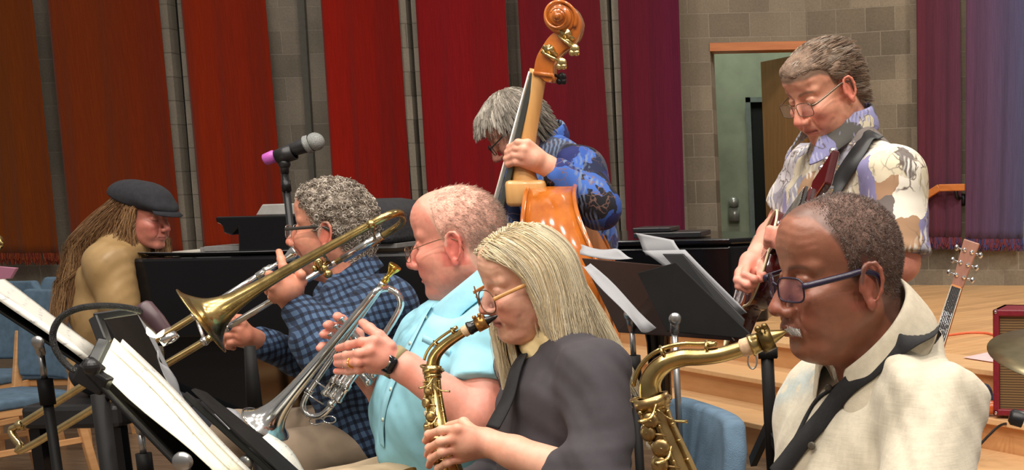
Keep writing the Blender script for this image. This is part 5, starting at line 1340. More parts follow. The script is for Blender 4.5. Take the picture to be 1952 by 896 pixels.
    worn('shirt', pr, .006, m, root, folds=lambda X, Y_, Z: f1(X, Y_, Z) + f2(X, Y_, Z), cuts=[cutter(slf, df, .12), cutter(slv, dn, .12)], it=2)
    up = norm(np.array(fr['o']) - J['neck'] + np.array((.05, .03, .10)))
    mc = patch_mat('tropical_collar', [srgb(140, 140, 184), srgb(206, 196, 170), srgb(136, 136, 178), srgb(90, 88, 84)], 16, .7, (40, srgb(90, 80, 80), .08, 12, srgb(170, 170, 200)))
    collar(root, mc, J['neck'] + up * .036 + np.array((-.008, -.006, 0)), up, (-.80, -.60, 0), J['shn'] - J['shf'], r=.070, h=.050, drop=.055, tip=.085, gap=24, spread=.018)
    eyeglasses(fr, root, mat('fine_wire', srgb(120, 104, 88), .3, .7), 'rect', w=.99, rt=.0009, armr=.0013, dx=.004, dz=-.004)
    rs = np.random.RandomState(41)
    ph = rs.rand(4) * 6
    def flow(q, u, N_, R_):
        # brushed back from the forehead over the top, down at the sides, with a wave
        d = np.stack([-1.1 + 0 * q[:, 0], .15 * np.sign(R_[:, 1]), -.15 - .35 * (q[:, 2] < .05)], 1)
        w = np.sin(R_[:, 0] * 90 + R_[:, 1] * 40 + u * 5) * .55
        front = np.clip((R_[:, 0] - .05) / .03, 0, 1)[:, None]
        return d + N_ * (.16 * (1 - u) + .5 * front * (1 - u)) + np.stack([0 * w, .6 * w, .5 * w], 1) * .6
    straight_hair(p, fr, root, 'strands', .006, 5600, (.020, .036), [srgb(150, 126, 106), srgb(126, 104, 84), srgb(98, 80, 66), srgb(170, 156, 142)], flow, rs, .0008, 9, srgb(128, 106, 90), .0035, 45, .6)
    return fr, J, root

# ---------------------------------------------------------------- 7. the pianist
def pianist():
    Y = 5.0
    p = dict(skin=srgb(186, 118, 100), red=srgb(176, 92, 82), w=.95, nose=.0, nosed=.0, lips=.9, fat=.0, jaw=.95, lip=srgb(150, 84, 78), brow=srgb(120, 90, 60), browa=.5, neck=(-.05, 0, -.17), neckr=.05, scalp=srgb(150, 120, 80), scalpa=.8,
             hl=[(-.13, -.13), (.000, -.13), (.010, -.10), (.022, .0), (.036, .04), (.06, .07), (.085, .085), (.13, .09)])
    fr = frame_of(at(270, 412, Y), -6, 8, 0, .98)
    J = dict(neck=at(240, 462, 5.02), shn=at(208, 505, 4.87), shf=at(238, 510, 5.18), f=(.98, -.1, 0), cd=.10, cf=.0, br=(.11, .15, .16))
    J['hip'] = at(212, 700, 5.05); J['belly'] = at(214, 610, 5.03)
    el_n = at(238, 618, 4.86); wr_n = at(330, 600, 5.0); el_f = at(270, 622, 5.2); wr_f = at(350, 600, 5.15)
    J['arms'] = [(J['shn'], el_n, wr_n), (J['shf'], el_f, wr_f)]
    root = person('pianist with very long fair hair, dark flat cap and tan shirt', (J['hip'][0], J['hip'][1]))
    lg = seated_legs(J['hip'], (1, 0, 0), None, mat('dark_jeans', (.02, .022, .03), .9), root, shoe=M_SHOE)
    make_body(root, p, fr, J, [(loose_hand(el_n, wr_n, (1, 0, -.1), (0, 0, 1.)), .004), (loose_hand(el_f, wr_f, (1, 0, -.1), (0, 0, 1.)), .004)], SKIN, .0035, legs=lg)
    m = mat('tan_sateen', srgb(164, 134, 90), .45, 0, .12, 12, .25, 500, .001)
    pr = torso_prims(J, .008) + [(rc(J['shn'], J['shn'] + (el_n - J['shn']) * .60, .070, .074), .04), (rc(J['neck'], J['shn'], .06, .066), .05), (rc(J['neck'], J['hip'], .09, .11), .06), (rc(J['shf'], el_f, .066, .06), .03)]
    f1 = foldfun((.62, 0, -.78), .010, 58, 61, .7, 5)
    worn('shirt', pr, .007, m, root, folds=f1, it=2)
    worn('undersleeve', [(rc(J['shn'] + (el_n - J['shn']) * .5, el_n, .060, .056), .02), (rc(el_n, wr_n, .056, .04), .02)], .008, mat('grey_sleeve', srgb(104, 98, 92), .85), root, folds=foldfun((0, 0, 1), .004, 60, 62))
    rs = np.random.RandomState(51); pal = [srgb(150, 112, 76), srgb(122, 88, 58), srgb(176, 140, 98), srgb(100, 72, 50)]
    cap, V, F, Nv = put_cap(p, fr, root, srgb(120, 88, 60), .006)
    n = 4200; R0, N0 = pick(V, Nv, F, n, rs, V[:, 2] < .07); t = .008 + .012 * rs.rand(n); S = 20
    bk = np.clip((.01 - R0[:, 0]) / .05 + rs.randn(n) * .3, 0, 1)[:, None]; Rw = fr['R']; down = Rw.T @ np.array([0, 0, -1.]); wb = Rw.T @ np.array([-1., -.25, 0]); ph = rs.rand(n) * 6
    near = (R0[:, 1] < 0)[:, None]
    def dirf(q, u, N_): return down + bk * wb * (.85 * (u < .55) + .25) + np.stack([.22 * np.sin(ph + u * 9), .2 * np.cos(ph * 2 + u * 8), 0 * ph], 1)
    L_ = rs.uniform(.20, .27, n) + bk[:, 0] * rs.uniform(.10, .28, n)
    w2l = lambda w_: Rw.T @ (np.array(w_) - fr['o']) / fr['s']
    P = grow(R0, N0, L_, S, dirf, p, t, [(w2l(J['shn']), (.085,) * 3), (w2l((J['shn'] + J['shf']) / 2 + np.array((-.01, 0, -.08))), (.14, .17, .17)), (w2l(J['neck']), (.09,) * 3)])
    zz = P[:, :, 2]; xm = np.interp(zz, [-.30, -.12, -.04, .03, .07], [.06, .030, .020, .030, .06]) - .02 * rs.rand(n)[:, None]; xm = np.where(~near, xm + .05 * sstep(-.02, -.09, zz), xm); P[:, :, 0] = np.minimum(P[:, :, 0], xm)
    key = np.round(R0[:, 1] * 40).astype(int) * 10000 + np.round(R0[:, 0] * 40).astype(int) * 100 + np.round(R0[:, 2] * 30).astype(int); u, inv = np.unique(key, return_inverse=True); cnt = np.bincount(inv)
    for s_ in range(S):
        M = np.stack([np.bincount(inv, P[:, s_, c]) / cnt for c in range(3)], 1)[inv]; a = .55 * s_ / (S - 1); P[:, s_] = P[:, s_] * (1 - a) + M * a
    strands('long_hair', fr['f'](P), .0011, np.clip(hcols(len(u), pal, rs)[inv] * .6 + hcols(n, pal, rs) * .4, 0, 1), HAIR, cap, 3)
    # flat cap
    cm = mat('charcoal_wool', srgb(40, 40, 46), .95, 0, .2, 60, .5, 300, .002)
    C = [(el((-.010, 0, .078), (.112, .096, .058)), .02), (eltri((.052, 0, .062), (.085, .088, .036), (1, 0, -.38), (0, 1, 0)), .03), (el((-.015, 0, .055), (.101, .088, .045)), .02)]
    V, F = cloth(C, .004, .02, lambda X, Y_, Z: .004 * vnoise(X * 30, Y_ * 30, Z * 30), [plane((0, 0, .042), (-.30, 0, -1))], .02, 2)
    co = link('flat_cap', mesh_np('flat_cap', fr['f'](V), F), cm, root)
    br = MB(); rows = []
    for a in np.linspace(-1.15, 1.15, 21):
        rows.append([(.060 + .052 * math.cos(a), .072 * math.sin(a), .040 + .004 * math.cos(a)), (.072 + .078 * math.cos(a), .084 * math.sin(a), .026 - .010 * math.cos(a))])
    br.sheet([[fr['f'](q) for q in r_] for r_ in rows], .004).build('brim', cm, co, True)
    return fr, J, root
FR1, J1, VS1, TENOR = tenor_player()
FR2, J2, ALTO = alto_player()
FR3, J3, TRUMPETER = trumpet_player()
FR4, J4, TROMB = trombone_player()
FR5, J5, BASSIST = bass_player()
FR6, J6, GUITARIST = guitar_player()
FR7, J7, PIANIST = pianist()
# ---------------------------------------------------------------- instruments
def brass_mat(name, col, rough=.16, wear=.25):
    m, N, L, B = newmat(name); v = coords(N, L)
    L.new(ramp(N, L, noise(N, L, v, 40, 5), [(.3, tuple(c * (1 - wear) for c in col)), (.7, col)]), B.inputs['Base Color'])
    B.inputs['Metallic'].default_value = 1; L.new(ramp(N, L, noise(N, L, v, 25, 4), [(.3, (rough * .7,) * 3), (.7, (rough * 1.5,) * 3)]), B.inputs['Roughness']); return m
M_BRASS = brass_mat('lacquered_brass', srgb(204, 176, 116), .22)
M_BRASS_OLD = brass_mat('worn_brass', srgb(186, 156, 106), .32, .35)
M_SILVER = brass_mat('silver_plate', srgb(226, 226, 224), .12, .15)
M_CHROME = mat('chrome', (.8, .8, .8), .12, 1.0)
M_STEEL = mat('brushed_steel', (.42, .42, .42), .3, .9)
M_EBON = mat('black_ebonite', (.012, .011, .01), .25)
M_PEARL = mat('pearl', srgb(224, 220, 206), .25, 0, .1, 200)
M_CORK = mat('cork', srgb(216, 182, 146), .8, 0, .2, 200)
M_WEB = mat('black_webbing', (.012, .012, .014), .8, 0, .2, 200, .6, 900, .001)
M_BLKPLASTIC = mat('black_plastic', (.012, .012, .013), .4)
def pth(Y, pts): return [np.append(at(q[0], q[1], Y if len(q) < 4 else q[3]), q[2]) for q in pts]
def zring(mb, c, d, r, t, w, seg=20):
    c = np.array(c[:3]); mb.lathe(c - norm(d) * w / 2, d, [(0, r), (0, r + t), (w, r + t), (w, r)], seg)

def keycup(mb, c, nrm, r, h=.006): mb.lathe(c, nrm, [(0, r * .9), (h * .4, r), (h, r * .96), (h * 1.15, r * .5), (h * 1.2, .0004)], 16)

def saxophone(label, mouth, mpc_end, neck, body, bow, scale, bodymat, mpmat, ligmat, cat='saxophone'):
    """mouth..mpc_end mouthpiece; neck, body, bow: lists of world points with radii"""
    root = empty('saxophone', (body[-1][0], body[-1][1], body[-1][2]), label, cat)
    mouth = np.array(mouth); me_ = np.array(mpc_end); d = norm(me_ - mouth); L_ = np.linalg.norm(me_ - mouth)
    mb = MB(); s = scale
    mb.lathe(mouth, d, [(0, .0018 * s), (.006 * s, .0045 * s), (L_ * .45, .0100 * s), (L_ * .9, .0125 * s), (L_ * .92, .0135 * s), (L_, .0135 * s), (L_, .009 * s)], 24); mb.build('mouthpiece', mpmat, root, True)
    lg = MB(); c = mouth + d * L_ * .38; lg.lathe(c, d, [(0, .0122 * s), (0, .0142 * s), (L_ * .34, .0155 * s), (L_ * .34, .013 * s)], 24)
    up = norm(np.cross(np.cross(d, (0, 0, 1)), d)); side_ = np.cross(d, up)
    for q in (.1, .3):
        a = c + d * L_ * q * .9 + up * .0165 * s; lg.tube([a - side_ * .012 * s, a + side_ * .012 * s], .0018 * s, 8).ball(a - side_ * .014 * s, .0042 * s, 10, 8)
    lg.build('ligature', ligmat, root, True)
    cb = MB(); nd = norm(np.array(neck[1][:3]) - np.array(neck[0][:3])); n0 = np.array(neck[0][:3]); cb.lathe(n0 - nd * .004, nd, [(0, neck[0][3] * .95), (.002, neck[0][3] + .002), (.020 * s, neck[0][3] + .0024), (.022 * s, neck[0][3])], 20); cb.build('cork', M_CORK, root, True)
    nk = MB(); ctube(nk, neck, 50, 20); nk.build('neck', M_BRASS, root, True)
    C = curve(neck, 50)
    # octave key over the neck
    T = norm_rows(np.gradient(C[:, :3], axis=0)); up = np.array([norm(np.cross(np.cross(t, (.0, -1, 0)), t)) for t in T])
    upn = np.array([norm(np.array((-t[2], 0, t[0])) * (1 if -t[2] * -.3 + t[0] * 1 > 0 else -1)) for t in T])
    outn = np.array([norm(np.array((t[2], 0, -t[0]))) for t in T]); outn *= np.where((outn[:, 2] - .6 * outn[:, 0]) < 0, -1, 1)[:, None]
    ok = MB(); q = [C[i, :3] + outn[i] * (C[i, 3] + .006 * s) for i in range(14, 47, 3)]; ok.tube(curve(q, 30), .0028 * s, 8)
    for i in (16, 30): ok.tube([C[i, :3] + outn[i] * C[i, 3] + np.array((0, -.008, 0)) * s, C[i, :3] + outn[i] * (C[i, 3] + .009 * s), C[i, :3] + outn[i] * C[i, 3] + np.array((0, .008, 0)) * s], .0022 * s, 8)
    keycup(ok, C[14, :3] + outn[14] * (C[14, 3] + .002), outn[14], .0065 * s)
    e_ = C[49, :3]; td = T[49]; a1 = norm(np.cross(td, (0, 1, 0))); a2 = np.cross(td, a1)
    ok.tube([e_ + (math.cos(a) * a1 + math.sin(a) * a2) * (C[49, 3] + .009 * s) for a in np.linspace(0, 2 * math.pi, 24, endpoint=False)], .0022 * s, 8, closed=True)
    ok.build('octave_key', M_BRASS, root, True)
    bd = MB(); ctube(bd, body, 60, 28); Cb = curve(body, 60)
    t0 = norm(Cb[1, :3] - Cb[0, :3]); zring(bd, Cb[0], t0, Cb[0, 3] - .001, .005 * s, .014 * s); zring(bd, Cb[3], t0, Cb[3, 3] - .001, .003 * s, .008 * s)
    bd.build('body_tube', bodymat, root, True)
    bw = MB(); c2 = curve(bow, 50); bw.tube(c2[:, :3], c2[:, 3], 32, cap=False); bw.build('bow_and_bell', bodymat, root, True)
    # keywork
    Tb = norm_rows(np.gradient(Cb[:, :3], axis=0)); front = norm(np.array((-.82, -.57, 0))); lft = norm(np.array((.35, -.93, 0)))
    rods = MB()
    for dv, r_ in ((norm(lft + front * .2), .004), (norm(front + lft * .35), .0055), (norm(lft - front * .6), .004)):
        q = [Cb[i, :3] + dv * (Cb[i, 3] + r_ * s) for i in range(5, 58)]; rods.tube(q, .0017 * s, 8)
        for i in range(5, 58, 7): rods.tube([Cb[i, :3] + dv * Cb[i, 3] * .9, Cb[i, :3] + dv * (Cb[i, 3] + r_ * s)], .0016 * s, 6).ball(Cb[i, :3] + dv * (Cb[i, 3] + r_ * s), .003 * s, 8, 6)
    rods.build('key_rods', M_BRASS, root, True)
    for j, i in enumerate(range(9, 58, 6)):
        k = MB(); dv = norm(front * (1 if j % 2 else .7) + lft * (.45 if j % 2 else 1.0)); keycup(k, Cb[i, :3] + dv * (Cb[i, 3] + .001), dv, (.0095 + .0009 * j) * s, .007 * s)
        k.tube([Cb[i, :3] + dv * (Cb[i, 3] + .009 * s), Cb[i + 1 if i < 58 else i, :3] + lft * (Cb[i, 3] + .006 * s)], .0016 * s, 6).build('key_cup', M_BRASS_OLD, root, True)
    for i in (14, 20, 26):
        k = MB(); dv = norm(front + lft * .15); c = Cb[i, :3] + dv * (Cb[i, 3] + .003 * s); k.lathe(c, dv, [(0, .006 * s), (.003 * s, .0062 * s), (.0038 * s, .0003)], 14).build('pearl_key', M_PEARL, root, True)
    for (i, sg) in ((6, 1), (9, -1), (24, 1)):
        pk = MB()
        c = Cb[i, :3] + lft * (Cb[i, 3] + .008 * s); w_ = norm(front * sg + lft * .2)
        pk.tube(curve([c - Tb[i] * .014 * s, c + w_ * .012 * s, c + w_ * .030 * s + Tb[i] * .004 * s], 12), [.0015 * s] * 4 + [.0028 * s] * 4 + [.004 * s] * 4, 8, flat=.5)
        pk.build('palm_key', M_BRASS, root, True)
    return root

# tenor
Ym = 1.80
bb = pth(1.78, [(1243, 766, .0200), (1256, 806, .0205), (1278, 860, .0225), (1306, 930, .026), (1345, 1025, .031), (1372, 1090, .035)])
e0 = bb[-1][:3]
bowT = [np.append(e0, .035), np.append(e0 + (.02, -.01, -.05), .038), np.append(e0 + (-.03, -.03, -.095), .041), np.append(e0 + (-.09, -.05, -.06), .046), np.append(e0 + (-.115, -.06, .02), .055), np.append(e0 + (-.15, -.08, .09), .078)]
TSAX = saxophone('large brass tenor saxophone with a metal mouthpiece, played by the man in the cream shirt', at(1499, 632, 1.795), at(1430, 659, 1.79),
    pth(1.79, [(1440, 655, .0105), (1407, 667, .0105), (1371, 677, .0108), (1336, 681, .0114), (1303, 682, .0122), (1270, 692, .0132), (1249, 710, .0142), (1239, 733, .0152), (1241, 760, .0165)]), bb, bowT, 1.15, M_BRASS_OLD, M_BRASS, mat('dark_ligature', srgb(120, 100, 60), .35, .9))
lift = lambda q, t: (-.55, -.75, .35)
st = empty('neck_strap', J1['shn'], 'wide black neck strap across the cream linen shirt', 'strap')
SU = [(1752, 638), (1735, 648), (1708, 664), (1680, 685), (1658, 706), (1632, 724), (1609, 745), (1590, 768), (1572, 792), (1550, 818), (1526, 846), (1500, 880), (1478, 906)]
Ys = project_strap(VS1, SU, .0)[:, 1]; Yk = np.array([Ys[max(0, i - 2):i + 3].min() for i in range(len(SU))]); Yk[:3] = Yk[3]; Yk = np.convolve(np.r_[Yk[0], Yk, Yk[-1]], [.25, .5, .25], 'valid') - .006
sp = np.array([at(u, v, y) for (u, v), y in zip(SU, Yk)])
sp = np.vstack([at(1790, 655, Yk[0] + .10), at(1776, 640, Yk[0] + .04), sp[1:]])
strap('webbing', sp, .031, .0025, M_WEB, st, lift, 80)
sp2 = project_strap(VS1, [(1606, 728), (1588, 742), (1560, 760), (1540, 790), (1520, 830), (1500, 862), (1488, 884)], .004)
strap('cord', sp2, .006, .002, M_WEB, st, lift, 40)

# alto
ab = pth(2.45, [(824, 706, .0140, 2.47), (827, 745, .0145, 2.46), (832, 785, .0165, 2.445), (838, 822, .0185, 2.43), (850, 870, .021, 2.42), (868, 930, .025, 2.41), (884, 985, .029, 2.40)])
e0 = ab[-1][:3]
bowA = [np.append(e0, .029), np.append(e0 + (.012, -.005, -.035), .031), np.append(e0 + (-.02, -.02, -.07), .033), np.append(e0 + (-.07, -.035, -.045), .037), np.append(e0 + (-.095, -.045, .02), .045), np.append(e0 + (-.12, -.055, .075), .062)]
ASAX = saxophone('smaller brass alto saxophone with a black mouthpiece, played by the pale-haired woman', at(948, 602, 2.49), at(893, 627, 2.48),
    pth(2.48, [(897, 625, .0085), (884, 633, .0088), (862, 647, .0094), (842, 663, .0102), (829, 680, .0112), (824, 702, .0124)]), ab, bowA, .95, M_BRASS, M_EBON, mat('brown_gold_ligature', srgb(176, 128, 70), .3, .8))
ast = empty('neck_strap', J2['shn'], 'dark strap hanging down the front of the charcoal top', 'strap')
strap('webbing', curve([J2['neck'] + np.array((-.05, -.05, -.0)), at(985, 700, 2.50), at(968, 760, 2.46), at(940, 815, 2.43)], 30), .034, .003, M_WEB, ast, lambda q, t: (-.5, -.8, .1), 30)

# trumpet
TY = 2.88
tr = empty('trumpet', at(650, 660, TY), 'silver trumpet with a gold mouthpiece, held in both hands by the man in light blue', 'trumpet')
g = MB(); a = at(754, 506, TY); b = at(727, 546, TY); d = norm(b - a); L_ = np.linalg.norm(b - a)
g.lathe(a, d, [(.004, .004), (.0, .0135), (.003, .0140), (.010, .0115), (.018, .0070), (L_ * .55, .0042), (L_ * .6, .0075), (L_ * .75, .0068), (L_, .0055)], 24).build('mouthpiece', brass_mat('gold_plate', srgb(246, 200, 90), .12), tr, True)
g = MB(); ctube(g, pth(TY, [(729, 543, .0068), (690, 600, .0062), (640, 672, .0062), (600, 730, .0062), (583, 757, .0064), (578, 776, .0066), (588, 791, .0068), (608, 793, .0068), (624, 782, .0068), (640, 760, .0066), (662, 730, .0066), (686, 700, .0066)]), 80, 14)
for uv in ((729, 543), (590, 746), (632, 770)):
    p0 = at(uv[0], uv[1], TY); zring(g, p0, norm(at(640, 672, TY) - at(690, 600, TY)), .006, .0028, .012)
g.build('leadpipe', M_SILVER, tr, True)
g = MB(); path = [(672, 722, .0066), (700, 684, .0066), (730, 642, .0068), (754, 604, .0070), (764, 580, .0072), (757, 560, .0074), (738, 550, .0076), (717, 556, .0080), (690, 588, .0086), (650, 636, .0096), (610, 684, .0112), (575, 726, .0138), (548, 758, .0180), (528, 782, .0250), (514, 799, .0370), (506, 809, .0540)]
c = curve([np.append(at(u, v, TY - .03 if i > 6 else TY), r) for i, (u, v, r) in enumerate(path)], 90); g.tube(c[:, :3], c[:, 3], 40, cap=False)
o = g.build('bell', M_SILVER, tr, True); o.modifiers.new('s', 'SOLIDIFY').thickness = .001
ax_ = norm(c[-1, :3] - c[-3, :3]); g = MB(); a1 = norm(np.cross(ax_, (0, 0, 1))); a2 = np.cross(ax_, a1); g.tube([c[-1, :3] + (math.cos(t) * a1 + math.sin(t) * a2) * .0545 for t in np.linspace(0, 2 * math.pi, 48, endpoint=False)], .0016, 8, closed=True).build('bell_rim', M_SILVER, tr, True)
vd = norm(at(715, 715, TY) - at(660, 645, TY))
for i, (u, v) in enumerate(((650, 607), (639, 621), (629, 636))):
    q = at(u, v, TY + .045); g = MB(); g.lathe(q, vd, [(0, .0005), (0, .0088), (.003, .0090), (.004, .0035), (.024, .0032), (.024, .0082), (.028, .0092), (.036, .0092), (.038, .0088), (.128, .0088), (.130, .0096), (.140, .0096), (.142, .003), (.1425, .0003)], 20); g.build('valve', M_SILVER, tr, True)
for (a, b_) in (((642, 652), (672, 700)), ((600, 726), (628, 744)), ((580, 748), (617, 771))): MB().tube([at(a[0], a[1], TY - .015), at(b_[0], b_[1], TY)], .0018, 8).build('brace', M_SILVER, tr, True)
g = MB()
for k, (u0, v0, u1, v1) in enumerate(((676, 690, 628, 762), (688, 697, 640, 770), (664, 686, 618, 752))): g.lathe(at(u0, v0, TY - .012 * (k == 1)), norm(at(u1, v1, TY) - at(u0, v0, TY)), [(0, .006), (.05, .006), (.052, .0085), (.064, .0085), (.066, .007), (.09, .007), (.092, .0088), (.098, .0088), (.1, .004), (.1, .0003)], 16)
g.build('valve_slide', M_SILVER, tr, True)
g = MB(); q = at(604, 803, TY); g.tube([q + np.array((math.cos(t) * .016, 0, math.sin(t) * .008)) for t in np.linspace(0, 2 * math.pi, 20, endpoint=False)], .0016, 8, closed=True); q = at(628, 800, TY); g.tube([q + np.array((math.cos(t) * .014, 0, math.sin(t) * .008)) for t in np.linspace(0, 2 * math.pi, 20, endpoint=False)], .0016, 8, closed=True).build('finger_ring', M_SILVER, tr, True)

# trombone
tb = empty('trombone', at(560, 520, 3.3), 'brass trombone with a long silver slide, played by the curly-haired man', 'trombone')
path = [(638, 501, .0075, 3.36), (700, 466, .0080, 3.36), (748, 438, .0084, 3.36), (766, 424, .0088, 3.33), (768, 412, .0092, 3.28), (757, 406, .0094, 3.22), (735, 413, .0096, 3.18), (690, 437, .0100, 3.17), (620, 475, .0108, 3.16), (550, 514, .0124, 3.15), (500, 543, .0150, 3.14), (460, 567, .0200, 3.13), (430, 585, .0290, 3.125), (408, 598, .0430, 3.12), (394, 606, .0620, 3.115), (384, 612, .0870, 3.11)]
c = curve(pth(0, path), 120); g = MB(); g.tube(c[:, :3], c[:, 3], 44, cap=False); o = g.build('bell', M_BRASS, tb, True); o.modifiers.new('s', 'SOLIDIFY').thickness = .001
ax_ = norm(c[-1, :3] - c[-3, :3]); a1 = norm(np.cross(ax_, (0, 0, 1))); a2 = np.cross(ax_, a1); g = MB(); g.tube([c[-1, :3] + (math.cos(t) * a1 + math.sin(t) * a2) * .0876 for t in np.linspace(0, 2 * math.pi, 60, endpoint=False)], .0018, 8, closed=True).build('bell_rim', M_BRASS, tb, True)
g = MB(); A = at(560, 484, 3.41); Bq = at(36, 812, 3.30); A2 = at(640, 500, 3.36); B2 = at(58, 850, 3.28)
d = norm(Bq - A); g.tube([A + d * .06, A + (Bq - A) * .46], .0082, 16); g.tube([A2, A2 + (B2 - A2) * .40], .0080, 16)
g.build('inner_slide', M_SILVER, tb, True)
g = MB(); m_ = (Bq - A); m2_ = (B2 - A2)
lo = curve([A + m_ * .26, A + m_ * .6, A + m_ * .97, A + m_ * 1.0 + np.array((-.02, 0, -.012)), B2 + np.array((-.025, 0, .004)), B2, A2 + m2_ * .6, A2 + m2_ * .40], 70); g.tube(lo, .0092, 14); g.ball(A + m_ * .995, .014, 12, 8).build('outer_slide', brass_mat('slide_brass', srgb(222, 196, 140), .15), tb, True)
g = MB(); g.lathe(A - d * .012, d, [(.004, .005), (0, .0175), (.004, .0185), (.014, .0165), (.028, .0110), (.05, .0068), (.075, .0058), (.078, .0105), (.12, .0100)], 24).build('mouthpiece', M_SILVER, tb, True)
for t_, nm, mm in ((.10, 'brace', M_SILVER), (.28, 'brace', M_SILVER), (.36, 'brace', M_CHROME)):
    q1 = A + m_ * t_; w_ = (q1 - A2).dot(norm(m2_)); q2 = A2 + norm(m2_) * w_; MB().tube([q1, q2], .0045, 10).ball(q1, .012, 12, 8).ball(q2, .012, 12, 8).build(nm, mm, tb, True)
for (u, v, y, u2, v2, y2) in ((612, 480, 3.16, 632, 505, 3.36), (708, 428, 3.17, 715, 457, 3.36)): MB().tube([at(u, v, y), at(u2, v2, y2)], .0042, 8).ball(at(u, v, y), .012).build('brace', M_BRASS, tb, True)
g = MB()
for (u, v, r) in ((607, 500, .012), (618, 512, .010), (625, 522, .011), (600, 512, .009)): g.ball(at(u, v, 3.26), r, 12, 8)
g.tube([at(600, 515, 3.27), at(628, 498, 3.30)], .006, 8).tube([at(612, 520, 3.27), at(607, 498, 3.24)], .005, 8).build('slide_lock', M_BRASS, tb, True)
g = MB(); g.lathe(at(666, 486, 3.36), norm(at(708, 461, 3.36) - at(666, 486, 3.36)), [(-.02, .0095), (-.02, .011), (.10, .011), (.10, .0095)], 20).build('tuning_sleeve', M_SILVER, tb, True)

# double bass
BY = 3.74
M_MAPLE = wood_mat('varnished_maple', srgb(150, 74, 22), srgb(204, 118, 44), (5, 5, 1), .16, coat=.8, gs=2.2)
M_NECK = wood_mat('blond_neck', srgb(196, 142, 80), srgb(216, 166, 104), (8, 8, 1), .3, coat=.3)
db = empty('double_bass', at(1010, 900, BY) * np.array((1, 1, 0)) + np.array((0, 0, .1)), 'glossy orange-brown double bass with scroll and brass tuners', 'double bass')
top = at(1012, 356, BY); bot = at(1046, 884, BY); up = norm(top - bot); fr_ = norm(np.array((-1, -.12, 0)) - up * np.dot(np.array((-1, -.12, 0)), up)); sd_ = np.cross(up, fr_)
ol = [(0, .030), (.015, .075), (.05, .13), (.10, .185), (.17, .228), (.26, .248), (.35, .235), (.43, .200), (.50, .178), (.57, .182), (.64, .215), (.72, .265), (.82, .315), (.92, .325), (1.0, .290), (1.06, .22), (1.10, .12), (1.115, .0)]
oc = curve([(l, w, 0) for l, w in ol], 60); half = [(q[0], max(q[1], 0)) for q in oc]
loop = [(l, w) for l, w in half] + [(l, -w) for l, w in half[::-1][1:]]
g = MB(); rows = []; nL = len(loop)
dep = lambda l: .125 + .075 * sstep(0, .26, l)
for kk, (sc, fo) in enumerate(((0.0, .022), (.5, .019), (.85, .008), (.97, .001), (1.0, 0.0), (1.0, -.5), (1.0, -1.0), (.97, -1.01), (.85, -1.04), (.5, -1.08), (0, -1.1))):
    row = []
    for l, w in loop:
        lc = l if sc == 1.0 else .5 + (l - .5) * sc
        off = fo if fo >= 0 else fo * dep(l)
        row.append(top - up * lc + sd_ * w * sc + fr_ * off)
    rows.append(row)
g.sheet(rows).build('body', M_MAPLE, db, True)
for off in (0.004, None):
    g = MB(); g.tube([top - up * l + sd_ * w * 1.012 + fr_ * (off if off else -dep(l)) for l, w in loop], .0065, 8, closed=True).build('plate_edge', M_MAPLE, db, True)
ntop = at(1021, 134, BY); nbot = at(987, 345, BY)
g = MB(); cN = curve([np.append(ntop, .024), np.append(ntop * .7 + nbot * .3, .0235), np.append(nbot * .75 + ntop * .25, .026), np.append(nbot + np.array((.012, 0, 0)), .036), np.append(nbot + np.array((.03, 0, -.05)), .045)], 24); g.tube(cN[:, :3] + np.array((.008, 0, 0)), cN[:, 3], 20, flat=1.0).build('neck', M_NECK, db, True)
g = MB(); g.box((-.035, -.05, -.06), (.075, .05, .012)); V = np.array(g.v) @ np.stack([-fr_, sd_, up]) + at(991, 352, BY); g.v = [tuple(q) for q in V]; g.build('neck_heel', M_NECK, db, True, bevel=.012)
fb0 = at(1013, 138, BY); fb1 = at(941, 448, BY); fd = norm(fb1 - fb0); fn = norm(fr_ - fd * fr_.dot(fd)); g = MB()
for q in (0,): g.add([fb0 - sd_ * .022 + fn * 0, fb0 + sd_ * .022, fb1 + sd_ * .042, fb1 - sd_ * .042] + [p_ - fn * .016 for p_ in (fb0 - sd_ * .022, fb0 + sd_ * .022, fb1 + sd_ * .042, fb1 - sd_ * .042)], [(0, 1, 2, 3), (4, 7, 6, 5), (0, 4, 5, 1), (1, 5, 6, 2), (2, 6, 7, 3), (3, 7, 4, 0)])
g.build('fingerboard', mat('ebony', srgb(60, 62, 58), .3), db, False, bevel=.003)
for k in range(4):
    s_ = (k - 1.5) / 1.5; a = fb0 + sd_ * s_ * .015 + fn * .004; b = fb1 + fd * .30 + sd_ * s_ * .045 + fn * .030; MB().tube([a, b], .0024, 6).build('string', mat('pale_string', srgb(214, 210, 200), .35, .3), db, True)
brd = fb1 + fd * .30; g = MB(); g.box((-.008, -.06, -.13), (.008, .06, .0)); V = np.array(g.v) @ np.stack([fd * -1, sd_, fn]) + brd + fn * .03; g.v = [tuple(q) for q in V]; g.build('bridge', M_NECK, db, bevel=.003)
MB().tube([bot - up * .0 + fr_ * -.08, np.array((bot[0] + .06, bot[1], .02))], .006, 10).build('endpin', M_STEEL, db, True)
